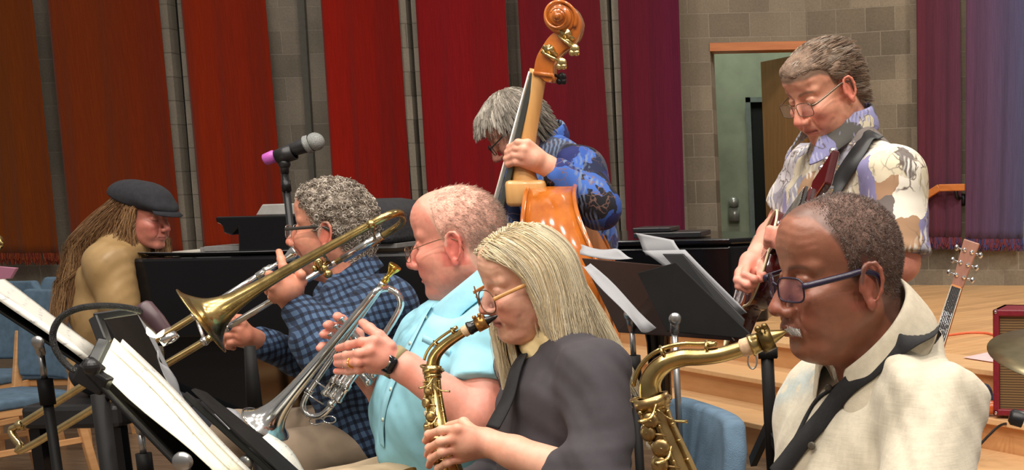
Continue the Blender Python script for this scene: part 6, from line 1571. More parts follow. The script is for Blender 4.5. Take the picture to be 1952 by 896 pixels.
# scroll, in the side plane
SP = lambda u, v, o_=0: at(u, v, BY) + np.array((0, 1, 0)) * o_
pts = [(1023, 140), (1023, 126), (1028, 107), (1038, 90), (1047, 76), (1058, 65), (1071, 60), (1084, 57), (1090, 45), (1086, 22), (1072, 10), (1086, 11), (1098, 18), (1106, 30), (1111, 45), (1109, 62), (1102, 78), (1090, 90), (1076, 100), (1066, 112), (1059, 126), (1058, 142), (1056, 157), (1044, 157), (1036, 150)]
g = MB(); pc = curve([(u, v, 0) for u, v in pts], 90, closed=True); A_ = [SP(q[0], q[1], -.024) for q in pc]; Bb = [SP(q[0], q[1], .024) for q in pc]; n = len(A_)
g.add(A_ + Bb, [tuple(range(n)), tuple(range(n, 2 * n))[::-1]] + [(i, n + i, n + (i + 1) % n, (i + 1) % n) for i in range(n)]); pb = g.build('pegbox', M_MAPLE, db, True, bevel=.004)
sc_ = at(1071, 35, BY); yx = np.array((0, 1.0, 0)); g = MB()
for r_, w_ in ((.043, .030), (.034, .036), (.024, .044), (.015, .054), (.008, .062)): g.lathe(sc_ - yx * w_, yx, [(0, .0003), (0, r_ * .9), (.003, r_), (2 * w_ - .003, r_), (2 * w_, r_ * .9), (2 * w_, .0003)], 36)
g.build('scroll', M_MAPLE, db, True)
sp_ = [sc_ + np.array((math.cos(t), 0, math.sin(t))) * (.045 - .0052 * t / 1.57) - yx * (.030 + .004 * t) for t in np.linspace(-.6, 9.0, 70)]
MB().tube(sp_, np.linspace(.005, .002, 70), 8).build('scroll_edge', M_MAPLE, pb, True)
MB().tube([SP(1022, 141, -.026), SP(1058, 145, -.026), SP(1060, 156, -.02)], .006, 8).build('pegbox_edge', M_MAPLE, pb, True)
for (gx, gy, kx, ky, dark) in ((1084, 67, 1101, 96, 0), (1052, 97, 1077, 122, 0), (1070, 142, 1071, 148, 1)):
    g = MB(); gm = brass_mat('tuner_brass', srgb(232, 206, 140), .2)
    if not dark:
        dq = norm(SP(kx, ky) - SP(gx - 14, gy + 0)); a = SP(gx - 14, gy + 2, -.030); b = SP(gx + 12, gy + 20, -.030); g.bar(a, b, .010, .004, up=(0, 1, 0)).bar(a + (0.004, 0, .012), b + (.004, 0, .012), .012, .003, up=(0, 1, 0))
        g.lathe(SP(gx, gy, -.026), (0, -1, 0), [(0, .014), (.004, .0145), (.008, .013), (.009, .006), (.014, .005), (.015, .0003)], 24)
        g.tube([SP(gx - 14, gy + 4, -.036), SP(kx, ky, -.036)], .0042, 10)
    else: g.tube([SP(1056, 143, 0), SP(kx, ky, 0)], .004, 8)
    kc = SP(kx, ky, -.036 if not dark else 0); g.ball(kc, (.013, .006, .014), 14, 10).ball(kc + np.array((.004, 0, -.010)), (.009, .006, .009), 12, 8).ball(kc + np.array((-.008, 0, -.010)), (.009, .006, .009), 12, 8)
    g.build('tuning_machine', gm if not dark else M_DARKMETAL, db, True)

# electric guitar of the standing player
def guitar_body(root, c, up_, nrm, L_, W, thick, mtop, mside, hole=False):
    up_ = norm(up_); nrm = norm(nrm - up_ * nrm.dot(up_)); s = np.cross(up_, nrm)
    ol = [(0, .03), (.01, .09), (.05, .135), (.11, .150), (.18, .138), (.235, .122), (.29, .135), (.36, .180), (.42, .195), (.47, .175), (.495, .10), (.50, 0)]
    oc = curve([(l * L_ / .5, w * W / .195, 0) for l, w in ol], 40); half = [(q[0], max(q[1], 0)) for q in oc]; loop = half + [(l, -w) for l, w in half[::-1][1:]]
    rows = []
    for sc, fo in ((0, .5), (.97, .5), (1, .46), (1, 0), (1, -.46), (.97, -.5), (0, -.5)):
        rows.append([c - up_ * (l if sc >= 1 else L_ * .5 + (l - L_ * .5) * sc) + s * w * sc + nrm * fo * thick for l, w in loop])
    MB().sheet(rows).build('body', mtop, root, True)
    MB().tube([c - up_ * l + s * w + nrm * thick * .5 for l, w in loop], .003, 6, closed=True).build('binding', mside, root, True)
    return s
eg = empty('electric_guitar', at(1480, 560, 2.95), 'dark red electric guitar with chrome tuners, strapped to the man in the tropical shirt', 'guitar')
hd = at(1562, 356, 2.74); nb = at(1492, 462, 3.02); ua = norm(hd - nb); en = np.array((-.94, -.10, .30)); en = norm(en - ua * en.dot(ua))
M_CHERRY = mat('cherry_lacquer', srgb(74, 16, 18), .15, 0, .3, 10, coat=.6)
es = guitar_body(eg, nb - ua * .03, ua, en, .40, .15, .045, M_CHERRY, mat('cream_binding', srgb(222, 208, 170), .4))
MB().bar(nb - ua * .05, hd - ua * .05, .045, .022, up=en).build('neck', M_CHERRY, eg, bevel=.006)
MB().bar(nb - ua * .12 + en * .016, hd - ua * .06 + en * .016, .044, .006, up=en).build('fingerboard', M_EBON, eg)
MB().bar(hd - ua * .06, hd + ua * .10, .078, .016, up=en).build('headstock', M_CHERRY, eg, bevel=.004)
for k in range(6):
    sg = -1 if k < 3 else 1; q = hd + ua * (-.025 + .042 * (k % 3)) + es * sg * .045; MB().ball(q + es * sg * .010, (.008, .010, .008)).tube([q - es * sg * .022 - en * .010, q + es * sg * .01], .004, 8).lathe(q - es * sg * .018 - en * .006, -en, [(0, .008), (.012, .008), (.013, .0003)], 12).build('tuner', M_CHROME, eg, True)
for k in range(6): MB().tube([hd - ua * .06 + es * (k - 2.5) * .0065 + en * .022, nb - ua * .36 + es * (k - 2.5) * .010 + en * .034], .0011, 5).build('string', M_CHROME, eg, True)
MB().bar(nb - ua * .35 + en * .028 - es * .045, nb - ua * .35 + en * .028 + es * .045, .02, .02, up=en).bar(nb - ua * .20 + en * .030 - es * .04, nb - ua * .20 + en * .030 + es * .04, .035, .012, up=en).build('pickup', M_CHROME, eg, bevel=.002)
for q in (.26, .33): MB().lathe(nb - ua * q + es * .09 + en * .025, en, [(0, .012), (.018, .010), (.019, .0003)], 14).build('knob', M_CHROME, eg, True)
gv = [o for o in GUITARIST.children if o.name.startswith('shirt')][0]; Vg = np.empty(len(gv.data.vertices) * 3, np.float32); gv.data.vertices.foreach_get('co', Vg); Vg = Vg.reshape(-1, 3)
gs = project_strap(Vg, [(1672, 254), (1655, 262), (1640, 284), (1622, 312), (1604, 340), (1588, 368), (1574, 396)], .006)
strap('strap', gs, .052, .003, mat('black_leather_strap', (.02, .021, .022), .45), eg, lambda q, t: (-.7, -.7, .3), 50)

# ---------------------------------------------------------------- the grand piano
M_PIANO = mat('piano_black', (.004, .004, .005), .12, 0, .1, 5, coat=.25, spec=.3)
pn = empty('grand_piano', (-1.9, 5.4, 0), 'black grand piano across the back of the band', 'piano')
zt = at(300, 492, 4.9)[2]; x0 = at(241, 500, 4.9)[0]; x1 = at(1442, 500, 4.9)[0] + .02
ol = [(x0, 4.9), (x0 + .9, 4.9), (x0 + 1.25, 4.93), (x0 + 1.6, 5.0), (x0 + 1.95, 4.98), (x1 - .12, 4.97), (x1, 5.08), (x1 + .02, 5.3), (x1 - .08, 5.6), (x1 - .4, 6.05), (x1 - .9, 6.3), (x0 + .9, 6.35), (x0, 6.35)]
g = MB(); g.prism([(x, y, zt - .30) for x, y in ol], (0, 0, .30)); g.build('case', M_PIANO, pn, bevel=.012)
ol2 = [(x + (.012 if i < 1 else 0), y - .015 if y < 5.2 else y, 0) for i, (x, y) in enumerate(ol) if x > x0 + .5 or i == -1]
xm = x0 + 1.30
g = MB(); g.prism([(xm, 4.885, zt + .004), *[(x, y - .015 if y < 5.2 else y + .01, zt + .004) for x, y in ol if x > xm], (xm, 6.36, zt + .004)], (0, 0, .022)); g.build('lid', M_PIANO, pn, bevel=.006)
# cheeks and the raised desk, seen from the side
zc = at(480, 412, 5.0)[2]; xa = at(450, 450, 5.0)[0]; xb = at(640, 450, 5.0)[0]
prof = [(xa, zt), (xa + .01, zt + .10), (xa - .015, zc - .07), (xa - .045, zc - .06), (xa - .05, zc - .03), (xa - .07, zc - .02), (xa - .07, zc), (xb, zc), (xb, zt)]
g = MB(); g.prism([(x, 5.0, z) for x, z in prof], (0, 1.3, 0)); g.build('raised_front', M_PIANO, pn, bevel=.006)
MB().box((x0 + .06, 4.96, .30), (at(462, 600, 4.96)[0], 6.2, zt - .29)).build('under_piano_dark', M_PIANO, pn, bevel=.01)  # added black box, fills in the darkness beneath the piano case
g = MB(); g.box((x0 - .02, 5.02, zt - .34), (x0 + .30, 6.25, zt - .22)); g.build('keybed', M_PIANO, pn, bevel=.01)
g = MB(); g.box((x0 + .02, 5.08, zt + .0), (x0 + .16, 6.2, zt + .012)).build('keyboard', mat('ivory_keys', srgb(228, 224, 212), .3), pn)
for (x, y) in ((x0 + .25, 5.15), (x0 + .25, 6.15), (x1 - .5, 5.5)):
    MB().lathe((x, y, zt - .3), (0, 0, -1), [(0, .07), (.05, .06), (.12, .05), (zt - .38, .04), (zt - .36, .05), (zt - .32, .04), (zt - .31, .0005)], 20).build('leg', M_PIANO, pn, True)
MB().box((x0 + .5, 5.5, .05), (x0 + .62, 5.8, .12)).bar((x0 + .5, 5.55, .1), (x0 + .55, 5.6, zt - .3), .03, .03).bar((x0 + .5, 5.75, .1), (x0 + .55, 5.7, zt - .3), .03, .03).build('pedal_lyre', M_PIANO, pn)
def papers(name, P, label, m=None, wav=.004, cat='sheet music', thick=.0012, group=None):
    """a sheet through four corners (TL, TR, BR, BL), gently curled"""
    P = [np.array(q, float) for q in P]; nrm = norm(np.cross(P[1] - P[0], P[3] - P[0])); rows = []
    for j in range(9):
        t = j / 8; rows.append([(P[0] * (1 - s) + P[1] * s) * (1 - t) + (P[3] * (1 - s) + P[2] * s) * t + nrm * wav * (math.sin(s * 3.1) * 1.2 + math.sin(t * 6 + s * 3)) for s in np.linspace(0, 1, 9)])
    o = MB().sheet(rows, thick).build(name, m or M_PAPER, None, True)
    return tagthing(o, label, cat, group)
def paper_mat(name, col=srgb(226, 224, 214), staves=True):
    m, N, L, B = newmat(name); v = coords(N, L); n = noise(N, L, v, 6, 3)
    c = ramp(N, L, n, [(.3, tuple(q * .94 for q in col)), (.7, col)])
    if staves:
        t = N.new('ShaderNodeTexCoord'); s = N.new('ShaderNodeSeparateXYZ'); L.new(t.outputs['Generated'], s.inputs[0])
        w = N.new('ShaderNodeTexNoise'); w.inputs['Scale'].default_value = 30; L.new(t.outputs['Generated'], w.inputs['Vector'])
        a = N.new('ShaderNodeMath'); a.operation = 'MULTIPLY'; a.inputs[1].default_value = 58; L.new(s.outputs['Z'], a.inputs[0])
        b = N.new('ShaderNodeMath'); b.operation = 'SINE'; L.new(a.outputs[0], b.inputs[0])
        msk = ramp(N, L, b.outputs[0], [(.5, (0, 0, 0)), (.9, (1, 1, 1))]); g2 = ramp(N, L, w.outputs['Fac'], [(.56, (0, 0, 0)), (.62, (.7, .7, .7))])
        c = mixc(N, L, mixc(N, L, 1.0, msk, g2, 'MULTIPLY'), c, (.25, .25, .27))
    L.new(c, B.inputs['Base Color']); B.inputs['Roughness'].default_value = .7; return m
M_PAPER = paper_mat('music_paper'); M_PAPER_SHADED = paper_mat('plain_paper_shaded', srgb(150, 151, 155), False); M_CREAM = paper_mat('cream_paper', srgb(236, 232, 206))  # the plain grey has the shade of the centre-stand page backs in its colour
papers('sheet_music', [(x0 + .05, 5.02, zt + .002), (x0 + .62, 5.02, zt + .002), (x0 + .62, 4.93, zt + .018), (x0 + .02, 4.93, zt + .020)], 'white open music lying on the piano below the pianist with the cap', M_PAPER_SHADED, .002)
bk_ = MB().box((x0 + .20, 5.05, zt + .012), (x0 + .95, 5.3, zt + .030)).box((x0 + .22, 5.04, zt + .015), (x0 + .5, 5.26, zt + .034)).build('music_book', mat('grey_book', srgb(120, 118, 116), .6), None, bevel=.002); tagthing(bk_, 'flat dark music book on the piano in front of the pianist', 'book')
q = at(487, 412, 5.1); gc = MB().prism([(q[0], 5.1, zc + .001), (q[0] + .03, 5.1, zc + .042), (q[0] + .26, 5.1, zc + .045), (q[0] + .29, 5.1, zc + .001)], (0, .25, 0)).build('grey_case', mat('grey_case', srgb(158, 156, 152), .5), None, bevel=.004); tagthing(gc, 'small pale grey case on top of the piano, left of the curly-haired man', 'case')
q0 = at(684, 385, 5.1); q1 = at(775, 470, 5.1); g = MB(); pr_ = [(q0[0] - .12, zc), (q0[0] - .07, q0[2] - .0), (q0[0] + .02, q0[2] + .012), (q0[0] + .09, q0[2] + .0), (q0[0] + .14, q0[2] - .04), (q1[0] - .02, q1[2] + .04), (q1[0] - .02, zt + .03), (q0[0] - .12, zt + .03)]
g.prism([(x, 5.02, z) for x, z in pr_], (0, .5, 0)); o = g.build('instrument_bag', mat('black_nylon', (.02, .02, .024), .85, 0, .2, 20, .5, 60, .01), None, True, bevel=.02); tagthing(o, 'soft black bag on the piano behind the trombone tuning bow', 'bag')
# right hand end: black folders on the lid
o = MB().box((at(1212, 455, 5.1)[0], 5.05, zt + .03), (at(1340, 455, 5.1)[0], 5.35, zt + .05)).box((at(1208, 448, 5.1)[0], 5.08, zt + .052), (at(1280, 448, 5.1)[0], 5.33, zt + .068)).build('black_folder', mat('folder_black', (.012, .012, .014), .35), None, bevel=.003); tagthing(o, 'flat black folders stacked on the tail of the piano', 'folder')
# piano bench
pb_ = empty('piano_bench', (J7['hip'][0], J7['hip'][1], 0), 'black padded piano bench beneath the pianist', 'bench'); hz = J7['hip'][2] - .10; hx, hy = J7['hip'][0], J7['hip'][1]
MB().box((hx - .18, hy - .3, hz - .09), (hx + .18, hy + .3, hz)).build('cushion', M_BLKPLASTIC, pb_, bevel=.02)
for a in (-1, 1):
    for b in (-1, 1): MB().box((hx + a * .15 - .02, hy + b * .26 - .02, 0), (hx + a * .15 + .02, hy + b * .26 + .02, hz - .09)).build('leg', M_PIANO, pb_)

# ---------------------------------------------------------------- microphone
mic = empty('microphone', at(565, 287, 3.7), 'silver-headed black vocal microphone with a purple tail above the curly-haired man', 'microphone')
a = at(601, 270, 3.7); b = at(504, 305, 3.7); d = norm(b - a); L_ = np.linalg.norm(b - a)
MB().ball(a, .0245, 20, 14).lathe(a, d, [(.012, .0235), (.024, .0245), (.026, .0245), (.030, .020)], 24).build('grille', mat('grey_mesh', srgb(150, 152, 150), .45, .5, .2, 300, .8, 700, .003), mic, True)
MB().lathe(a, d, [(.024, .0195), (.03, .0205), (.06, .018), (L_ * .80, .0145), (L_ * .80, .013)], 24).build('handle', M_BLKPLASTIC, mic, True)
MB().lathe(a, d, [(L_ * .76, .0135), (L_ * .80, .0175), (L_ * .98, .0155), (L_, .013), (L_, .0003)], 24).build('tail', mat('purple_band', srgb(176, 84, 168), .45), mic, True)
ms = empty('microphone_stand', (at(545, 500, 3.7)[0], 3.7, 0), 'straight black microphone stand behind the curly-haired man', 'microphone stand')
g = MB(); c = at(541, 296, 3.7); g.lathe(c - d * .03, d, [(0, .019), (0, .0225), (.05, .0205), (.05, .017)], 20); e_ = at(543, 330, 3.7); g.tube([c + np.array((0, 0, -.018)), e_], .011, 12).ball(at(542, 312, 3.7), .016).build('clip', M_BLKPLASTIC, ms, True)
f_ = np.array((e_[0], e_[1], .02)); MB().tube([e_, f_], .0095, 12).lathe(e_ - (0, 0, .02), (0, 0, -1), [(0, .010), (0, .0125), (.03, .0125), (.03, .010)], 12).build('pole', M_DARKMETAL, ms, True)
MB().lathe(f_ + (0, 0, .02), (0, 0, -1), [(0, .02), (.01, .12), (.035, .13), (.04, .0005)], 30).build('base', M_DARKMETAL, ms, True)

# ---------------------------------------------------------------- music stands
M_DESK = mat('stand_black', (.010, .0095, .0095), .55, 0, .15, 12, spec=.15); M_DESK_REFL = mat('stand_wood_reflection', srgb(50, 34, 28), .4, 0, .15, 12, spec=.35)  # second desk colour: brown reflection of the wood painted onto a black desk
def tripod(st, x, y, zlow=.0, ang0=.4, m=None):
    for k in range(3):
        a = ang0 + k * 2.094; MB().tube([(x, y, zlow + .22), (x + math.cos(a) * .13, y + math.sin(a) * .13, zlow + .09), (x + math.cos(a) * .26, y + math.sin(a) * .26, zlow + .012)], .009, 10).build('leg', m or M_DESK, st, True)
def music_stand(label, corners, knob, pole_top, pole_bot=None, desk=None, silver=.07, ledge=True, kr=.014, pr=.011, thick=.006):
    P = [np.array(q, float) for q in corners]; c = sum(P) / 4; foot = np.array((pole_top[0], pole_top[1], 0)) if pole_bot is None else np.array(pole_bot)
    st = empty('music_stand', foot, label, 'music stand', 'music stands of the band')
    nrm = norm(np.cross(P[1] - P[0], P[3] - P[0])); dm = desk or M_DESK
    mb = MB(); mb.prism(P, nrm * thick); mb.build('desk', dm, st, bevel=.002)
    if ledge:
        e_ = norm(P[2] - P[1]); outn = nrm if nrm[2] > 0 else -nrm
        MB().prism([P[3], P[2], P[2] + outn * .045, P[3] + outn * .045], e_ * .004).build('ledge', dm, st)
    pt = np.array(pole_top, float)
    MB().tube([knob, pt], .010, 10).tube([pt, pt + (foot - pt) * silver], pr * .62, 12).build('upper_tube', M_STEEL, st, True)
    MB().tube([pt + (foot - pt) * silver, foot], pr, 14).lathe(pt + (foot - pt) * silver, (0, 0, -1), [(-.01, .008), (-.01, pr * 1.5), (.05, pr * 1.5), (.05, pr)], 16).build('pole', M_DESK, st, True)
    MB().ball(knob, (kr, kr * .6, kr), 18, 12).build('knob', M_STEEL, st, True)
    tripod(st, foot[0], foot[1]); return st
A_ = lambda u, v, y: at(u, v, y)
# far left stand, seen along its edge
S1 = music_stand('black music stand at the far left, seen edge-on with lit white music', [A_(-60, 552, 2.9), A_(-52, 516, 3.3), A_(182, 682, 3.28), A_(166, 700, 2.9)], A_(72, 652, 2.88), A_(78, 672, 3.0), None)
papers('sheet_music', [A_(-70, 522, 2.88), A_(-58, 496, 3.3), A_(178, 668, 3.27), A_(160, 688, 2.88)], 'white music on the far left stand, seen edge-on', M_PAPER, .002, thick=.012, group=None)
# near stand with the clip lamp
S2 = music_stand('black music stand in the lower left corner with the gooseneck lamp clipped on', [A_(168, 708, 1.92), A_(196, 668, 2.28), A_(510, 940, 2.28), A_(402, 950, 1.92)], A_(348, 880, 1.90), A_(352, 905, 2.0), None, kr=.015)
for i, (du, dv) in enumerate(((0, 0), (26, -8), (46, -6))):
    lab = ['nearest cream music sheet under the clip lamp', 'middle music sheet under the clip lamp', 'rearmost music sheet under the clip lamp'][i]
    y = 1.95 + i * .11
    papers('sheet_music', [A_(188 + du * .7, 704 + dv, y), A_(196 + du * .8, 654 + dv * 1.1, y + .16), A_(462 + du * .7, 918 + dv, y + .16), A_(424 + du * .6, 918, y)], lab, M_CREAM if i < 2 else M_PAPER, .003, thick=.002)
# clip lamp
cl = empty('clip_lamp', A_(175, 708, 1.95), 'gooseneck clip lamp lighting the music at the lower left', 'lamp')
g = MB(); ctube(g, pth(1.95, [(168, 716, .0048), (135, 702, .0048), (108, 670, .0048), (101, 636, .0048), (116, 606, .0048), (150, 588, .0048), (200, 583, .0048), (250, 588, .0048), (286, 600, .005, 1.97)]), 120, 12)
o = g.build('gooseneck', mat('gooseneck_rubber', (.03, .03, .03), .3, .5, .2, 80, 1.0, 700, .004), cl, True)
a = A_(280, 592, 1.97); b = A_(312, 632, 1.97); d = norm(b - a); L_ = np.linalg.norm(b - a)
MB().lathe(a - d * .012, d, [(0, .0005), (0, .009), (.005, .0135), (L_ * .8, .0145), (L_ + .012, .0125)], 20, False).build('lamp_head', mat('plum_shell', srgb(74, 52, 58), .4), cl, True)
MB().lathe(b + d * .008, d, [(0, .008), (0, .0135), (.010, .0135), (.010, .008)], 20).build('lamp_ring', M_CHROME, cl, True)
m_, N_, L__, B_ = newmat('led'); B_.inputs['Emission Color'].default_value = (1, .96, .7, 1); B_.inputs['Emission Strength'].default_value = 6
qd = norm(A_(300, 760, 2.05) - b); MB().lathe(A_(296, 628, 1.97), qd, [(0, .012), (.006, .012), (.0062, .0003)], 16).build('led', m_, cl, True)
ld = bpy.data.lights.new('clip_lamp_light', 'SPOT'); ld.energy = 5.5; ld.spot_size = 2.5; ld.spot_blend = .8; ld.shadow_soft_size = .012; ld.color = (1, .98, .72)
lo_ = bpy.data.objects.new('clip_lamp_light', ld); COL.objects.link(lo_); lo_.location = A_(298, 648, 1.97); lo_.rotation_euler = (Vector(A_(300, 740, 2.05)) - lo_.location).to_track_quat('-Z', 'Y').to_euler()
g = MB(); g.bar(A_(150, 706, 1.93), A_(205, 738, 1.93), .03, .022, up=(0, 1, 0)).bar(A_(160, 690, 1.93), A_(190, 714, 1.93), .024, .02, up=(0, 1, 0)).ball(A_(175, 700, 1.90), .012).build('clamp', M_BLKPLASTIC, cl, bevel=.004)
g = MB(); g.bar(A_(182, 606, 2.02), A_(200, 652, 2.0), .016, .014, up=(0, 1, 0)).bar(A_(200, 650, 2.0), A_(176, 700, 1.97), .016, .014, up=(0, 1, 0)).bar(A_(180, 604, 2.02), A_(262, 592, 2.04), .012, .012, up=(0, 1, 0)).build('bracket_arm', M_BLKPLASTIC, cl, bevel=.002)
# dark stand behind the lamp
S3 = music_stand('black music stand behind the gooseneck lamp head, its back towards us', [A_(200, 606, 2.75), A_(258, 590, 2.95), A_(352, 775, 2.95), A_(310, 800, 2.75)], A_(268, 812, 2.83), A_(268, 822, 2.85), None, thick=.01)
papers('sheet_music', [A_(254, 588, 2.99), A_(264, 588, 3.02), A_(366, 790, 3.02), A_(350, 788, 2.99)], 'pale edge of music on the stand behind the lamp head', M_PAPER_SHADED, .001)
papers('sheet_music', [A_(300, 668, 2.5), A_(322, 702, 2.62), A_(360, 790, 2.62), A_(340, 790, 2.5)], 'loose white sheet below the slide of the trombone', M_PAPER_SHADED, .004)
# stand in front of the trumpet bell
S4 = music_stand('black music stand with crumpled white sheets beneath the trumpet bell', [A_(356, 746, 2.5), A_(396, 776, 2.8), A_(650, 960, 2.8), A_(590, 960, 2.5)], A_(470, 880, 2.55), A_(472, 900, 2.6), None, thick=.012)
g = MB(); P_ = [A_(362, 742, 2.46), A_(384, 750, 2.5), A_(480, 826, 2.5), A_(575, 912, 2.5), A_(560, 925, 2.46), A_(460, 840, 2.46)]; g.prism(P_, (0, .02, 0)); o = g.build('black_folder', M_DESK, None, bevel=.002); tagthing(o, 'thin black folder leaning on the stand beneath the trumpet bell', 'folder')
papers('sheet_music', [A_(405, 790, 2.55), A_(422, 776, 2.75), A_(500, 830, 2.75), A_(480, 845, 2.55)], 'white crumpled sheet showing above the black folder', M_PAPER_SHADED, .012)
papers('sheet_music', [A_(490, 838, 2.55), A_(512, 826, 2.72), A_(620, 930, 2.72), A_(590, 950, 2.55)], 'white sheet just below the trumpet bell', M_PAPER, .008)
papers('sheet_music', [A_(330, 768, 2.35), A_(352, 772, 2.5), A_(500, 930, 2.5), A_(450, 940, 2.35)], 'white sheet between the lit music and the black folder', M_PAPER, .004)
# trombonist's pole
tp = empty('music_stand', (A_(484, 790, 3.0)[0], 3.0, 0), 'slim black stand pole left of the trumpet bell', 'music stand', 'music stands of the band')
MB().tube([A_(476, 660, 3.0), A_(487, 800, 3.0)], [.012, .019], 12).tube([A_(487, 800, 3.0), (A_(490, 800, 3.0)[0], 3.0, .2)], .014, 12).build('pole', M_DESK, tp, True); tripod(tp, A_(490, 800, 3.0)[0], 3.0)
tq = empty('music_stand', (A_(200, 800, 2.6)[0], 2.6, 0), 'thick black stand column at the lower left', 'music stand', 'music stands of the band')
MB().tube([A_(190, 752, 2.6), (A_(205, 896, 2.6)[0], 2.6, .2)], .0165, 14).tube([A_(190, 760, 2.6), A_(250, 745, 2.6)], .008, 10).build('pole', M_DESK, tq, True); tripod(tq, A_(205, 896, 2.6)[0], 2.6)
# centre stands, backs towards us
S5 = music_stand('music stand desk painted reflection-brown left of the front black one, half hidden by it', [A_(1108, 492, 3.2), A_(1284, 508, 3.0), A_(1400, 650, 2.92), A_(1178, 634, 3.12)], A_(1200, 600, 3.05), A_(1205, 628, 3.1), None, desk=M_DESK_REFL, ledge=False)
S6 = music_stand('black music stand right of centre with a round silver knob on its back', [A_(1214, 520, 2.86), A_(1288, 500, 2.80), A_(1442, 648, 2.70), A_(1270, 632, 2.78)], A_(1287, 608, 2.72), A_(1286, 632, 2.74), np.array((A_(1288, 700, 2.74)[0], 2.74, 0)), silver=.30, kr=.0135, ledge=False)
P_ = [A_(1262, 484, 2.90), A_(1302, 484, 2.88), A_(1420, 610, 2.78), A_(1412, 640, 2.77), A_(1380, 615, 2.79)]; g = MB(); g.prism(P_, (0, .012, 0)); o = g.build('black_folder', mat('grey_black_folder', (.010, .010, .011), .5, spec=.3), None, bevel=.002); tagthing(o, 'open black folder behind the silver-knobbed music stand', 'folder')
papers('sheet_music', [A_(1212, 444, 3.02), A_(1284, 458, 2.96), A_(1312, 500, 2.92), A_(1232, 486, 3.0)], 'upright white sheet with painted grey shade and a torn top on the front centre stand', M_PAPER_SHADED, .002)
papers('sheet_music', [A_(1225, 478, 2.99), A_(1306, 476, 2.93), A_(1424, 596, 2.83), A_(1400, 604, 2.86)], 'long pale sheet running down the edge of the front centre stand', M_PAPER_SHADED, .001)
papers('sheet_music', [A_(1108, 466, 3.3), A_(1172, 474, 3.25), A_(1206, 492, 3.2), A_(1106, 486, 3.25)], 'pale sheets lying along the top of the reflection-brown stand', M_PAPER_SHADED, .004)
papers('sheet_music', [A_(1110, 506, 2.96), A_(1126, 502, 2.98), A_(1252, 624, 2.9), A_(1222, 634, 2.88)], 'long sheet greyed with painted shade hanging at a slant beside the pale-haired woman', M_PAPER_SHADED, .004)
# stand pole next to the guitarist
gq = empty('guitar_stand', (A_(1470, 800, 2.3)[0], 2.3, 0), 'black stand with a small hanging ring between the tenor saxophone neck and the cream shirt', 'stand')
MB().tube([A_(1462, 668, 2.3), A_(1468, 800, 2.3), A_(1474, 900, 2.3)], .0115, 12).tube([A_(1474, 900, 2.3), (A_(1476, 900, 2.3)[0], 2.3, .15)], .011, 12).box(A_(1446, 664, 2.3) - (0, .012, .0), A_(1482, 682, 2.3) + (0, .012, 0)).build('pole', M_DESK, gq, True)
MB().bar(A_(1472, 800, 2.3), A_(1435, 880, 2.45), .012, .02).bar(A_(1472, 830, 2.3), A_(1508, 900, 2.2), .012, .02).build('brace', M_DESK, gq)
c = A_(1434, 688, 2.28); MB().tube([c + np.array((math.cos(t) * .008, 0, math.sin(t) * .014)) for t in np.linspace(0, 2 * math.pi, 24, endpoint=False)], .0014, 6, closed=True).tube([c + (0, 0, .014), A_(1448, 672, 2.29)], .0015, 6).build('ring', M_STEEL, gq, True); tripod(gq, A_(1476, 900, 2.3)[0], 2.3)

# ---------------------------------------------------------------- chairs
M_BLUE = mat('blue_upholstery', srgb(88, 112, 132), .95, 0, .16, 25, .6, 400, .002); M_CHWOOD = wood_mat('beech_frame', srgb(196, 142, 92), srgb(220, 170, 118), (1, 1, 10), .4)
def chair(loc, rz, label, group=None):
    """origin on the floor, facing local +x"""
    r = empty('chair', loc, label, 'chair', group); r.rotation_euler = (0, 0, rz)
    def put(mb, name, m, sm=False, bv=0.0):
        me = bpy.data.meshes.new(name); me.from_pydata(mb.v, [], mb.f); me.update(); o = bpy.data.objects.new(name, me); COL.objects.link(o); me.materials.append(m); o.parent = r
        if sm: me.polygons.foreach_set('use_smooth', np.ones(len(me.polygons), dtype=bool))
        if bv: b = o.modifiers.new('b', 'BEVEL'); b.width = bv; b.segments = 3; b.limit_method = 'ANGLE'
        return o
    rows = []
    for t in np.linspace(0, 1, 9):
        z = .50 + t * .43; hw = .225 * (1 - .10 * abs(t - .45) - (.55 * max(0, t - .80) / .2) ** 2 * .5 - (.4 * max(0, .15 - t) / .15) ** 2 * .4)
        rows.append([(-.20 - .07 * t - .035 * (1 - (s) ** 2) - 0 * s, s * hw, z) for s in np.linspace(-1, 1, 11)])
    put(MB().sheet(rows, .045), 'backrest', M_BLUE, True, .015)
    rows = [[(x, s * (.24 - .02 * (x < -.1)), .445 + .018 * (1 - s * s) * (1 - (x / .24) ** 2)) for s in np.linspace(-1, 1, 11)] for x in np.linspace(-.22, .24, 9)]
    put(MB().sheet(rows, -.05), 'seat', M_BLUE, True, .015)
    put(MB().box((-.21, -.225, .36), (.22, .225, .40)), 'seat_rail', M_CHWOOD, bv=.006)
    for s in (-1, 1):
        put(MB().bar((.20, s * .235, .40), (.215, s * .245, 0), .035, .035, up=(1, 0, 0)), 'leg', M_CHWOOD, bv=.006)
        put(MB().bar((-.26, s * .235, .72), (-.20, s * .235, .42), .04, .028, up=(0, 1, 0)).bar((-.20, s * .235, .45), (-.26, s * .245, 0), .04, .03, up=(0, 1, 0)), 'leg', M_CHWOOD, bv=.006)
        put(MB().bar((-.22, s * .235, .20), (.20, s * .240, .20), .02, .03), 'stretcher', M_CHWOOD, bv=.004)
    return r
CG = None
xx = lambda u, y: (u - U0) / F_PX * y * 1.0
def cloc(u, v, y): q = at(u, v, y); return (q[0], q[1], 0)
chair(cloc(-6, 700, 6.3), math.radians(-118), 'blue upholstered chair with beech legs under the left woven hanging, nearest the music stand')
chair(cloc(-50, 700, 7.1), math.radians(-100), 'blue upholstered chair at the left edge, behind the nearer one')
chair(cloc(-200, 700, 6.4), math.radians(-60), 'blue upholstered chair at the left edge with its seat showing below the lit stand')
